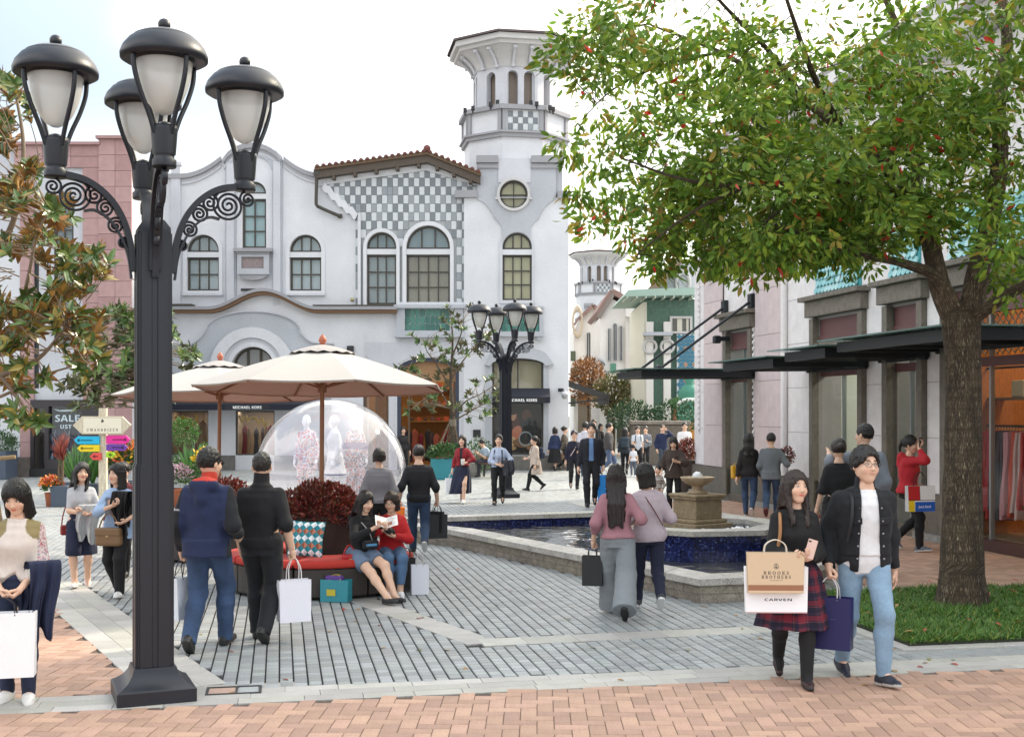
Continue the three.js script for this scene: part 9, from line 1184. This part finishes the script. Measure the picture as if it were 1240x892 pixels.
P_(782,567,516,-12,'person in grey patterned shirt holding a camera',{cell: 0.022,male: true,hair: {style: 'short',vol: 0.014,color: [0.03,0.025,0.02]},wear: {top: {color: [0.2,0.22,0.25],pattern: (x,y,z) => PN.noise(x * 30,y * 30,z * 30) > 0.1 ? [0.36,0.38,0.42] : [0.12,0.13,0.16]},pants: {color: BLACK},shoes: BSH},pose: walk(0.25,'R',{hands: {L: [0.1,1.1,0.25],R: [-0.1,1.1,0.25]}})});
P_(763,558,510,10,'person with bare shoulders and dark hair behind the white shirt',{cell: 0.026,hair: {style: 'short',bun: [0.08,0.03],color: BLK},wear: {top: {color: [0.3,0.12,0.1],sleeve: 0.3},pants: {color: BLACK},shoes: BSH},pose: walk(0.3)});
P_(802,572,514,20,'person in navy sweater and dark jeans with a hand at the face',{cell: 0.022,male: true,hair: {style: 'short',vol: 0.002,color: [0.03,0.025,0.02]},wear: {top: {color: [0.014,0.022,0.07],loose: 0.03},pants: {color: [0.04,0.055,0.08]},shoes: BSH},pose: walk(0.3,'L',{hands: {L: [0.08,1.5,0.18],R: [-0.24,0.82,0.05]},elbow: {L: [0.7,-1,0.2]}})});
P_(829,575,511,0,'person in plain white shirt near the stone pier',{cell: 0.022,male: true,glasses: true,hair: {style: 'short',vol: 0.01,color: BLK},wear: {top: {color: [0.75,0.73,0.74],loose: 0.03},pants: {color: BLACK},shoes: BSH},pose: walk(0.3)});
P_(488,573,517,20,'person in dark clothes standing at the handbag shop entrance',{cell: 0.024,hair: {len: 0.05,color: BLK},wear: {top: {color: [0.02,0.018,0.022]},pants: {color: BLACK},shoes: BSH},pose: stand()});
const rs = thing('potted_red_shrub','dark red shrub in a tall pot beside the brown coat','potted plant',gp(836,596));mesh('pot',lathe([[0,0],[0.25,0],[0.36,0.8],[0.3,0.82],[0,0.78]],20),mat(0.06,0.04,0.03),rs);bush(rs,'foliage',V(0,1.0,0),0.42,0.36,0.4,1300,0.07,0.035,RED,-0.4);
// seated on the slatted bench
const s1 = gp(591,577);person({label: 'person in light blue shirt sitting sideways on the slatted bench',male: true,pos: [s1.x,0,s1.z],turn: R(-60),H: 1.55,cell: 0.02,hair: {style: 'short',vol: 0.014,color: BLK},wear: {top: {color: [0.42,0.52,0.62],sleeve: 0.8,loose: 0.03},pants: {color: [0.05,0.05,0.07]},shoes: BSH},pose: {hip: 0.55,lean: 0.35,head: [0,0.4,0],feet: {L: [0.1,0.08,0.42],R: [-0.1,0.08,0.40]},knee: {L: [0.1,0.7,1],R: [-0.1,0.7,1]},hands: {L: [0.08,0.8,0.4],R: [-0.08,0.8,0.4]}}});
// green and white figure by the far house
const mm = thing('display_figure','green and white display statue by the door of the green house','statue',[(835 - CX) * 50 / F,0,-50]);mesh('plinth',rbox(1.0,1.6,0.8,0.04,0,0.8,0),mat(0.45,0.2,0.05),mm);mesh('figure',lathe([[0,1.6],[0.5,1.6],[0.55,2.0],[0.35,2.4],[0.5,2.8],[0.3,3.1],[0.15,3.2],[0.26,3.5],[0.2,3.75],[0,3.85]],20),mat(0.05,0.22,0.15,{rough: 0.6}),mm);mesh('sash',new THREE.TorusGeometry(0.45,0.08,8,24).rotateX(1.1).translate(0,2.35,0),mat(0.75,0.78,0.75),mm);
}
{// mannequins inside the bubble
const D = at(401,560,23),white = mat(0.85,0.85,0.86,{rough: 0.35});
const fl = (x,y,z) => {const n = PN.noise(x * 26,y * 26,z * 26),m = PN.noise(x * 40 + 9,y * 40,z * 40);return n > 0.2 ? [0.55,0.12,0.14] : n < -0.22 ? [0.35,0.32,0.5] : m > 0.3 ? [0.7,0.35,0.25] : [0.75,0.73,0.74];};
const fl2 = (x,y,z) => {const n = PN.noise(x * 30 + 4,y * 30,z * 30);return n > 0.25 ? [0.68,0.14,0.06] : n < -0.2 ? [0.30,0.28,0.32] : [0.76,0.74,0.75];};
const mk = (px,dz,turn,label,wear) => {const x = (px - CX) * (23 + dz) / F,q = person({label,pos: [x,0.315,-(23 + dz)],turn: R(turn),H: 1.66,cell: 0.016,wear,pose: stand({hands: {L: [0.22,0.82,0.06],R: [-0.22,0.82,0.06]}})});q.g.name = numbered('mannequin');q.g.userData.category = 'mannequin';used.set('person',used.get('person') - 1);q.g.children[0].material = white;q.g.children[0].name = 'figure';return q;};
mk(371,0.1,-10,'white mannequin in a pink and white patterned coat inside the bubble',{jacket: {color: [0.6,0.5,0.5],hem: -0.30,pattern: fl,loose: 0.03},pants: {color: [0.6,0.5,0.5],pattern: (x,y,z) => fl2(x,y,z)}});
mk(405,-0.2,-70,'white mannequin in a plain white dress with navy hem inside the bubble',{jacket: {color: [0.8,0.8,0.8],hem: -0.42,flare: 0.06,loose: 0.03,pattern: (x,y) => y < -0.36 && y > -0.39 ? [0.05,0.07,0.2] : [0.82,0.82,0.83]}});
mk(430,0.3,8,'white mannequin in a patterned top and orange printed trousers inside the bubble',{top: {color: [0.6,0.6,0.6],pattern: (x,y,z) => y > 0.1 && y < 0.24 ? [0.35,0.28,0.40] : fl2(x,y,z)},pants: {color: [0.6,0.5,0.5],loose: 0.03,pattern: (x,y,z) => fl2(x * 1.3,y * 0.8,z)}});
}
// ---------- render ----------
scene.traverse(o => {if (o.isMesh) {o.castShadow = true;o.receiveShadow = true;}});
const renderer = new THREE.WebGLRenderer({antialias: true});
renderer.setSize(1024,736);renderer.shadowMap.enabled = true;renderer.shadowMap.type = THREE.PCFSoftShadowMap;
renderer.toneMapping = THREE.LinearToneMapping;renderer.toneMappingExposure = EXPOSURE;
document.body.appendChild(renderer.domElement);
renderer.render(scene,camera);
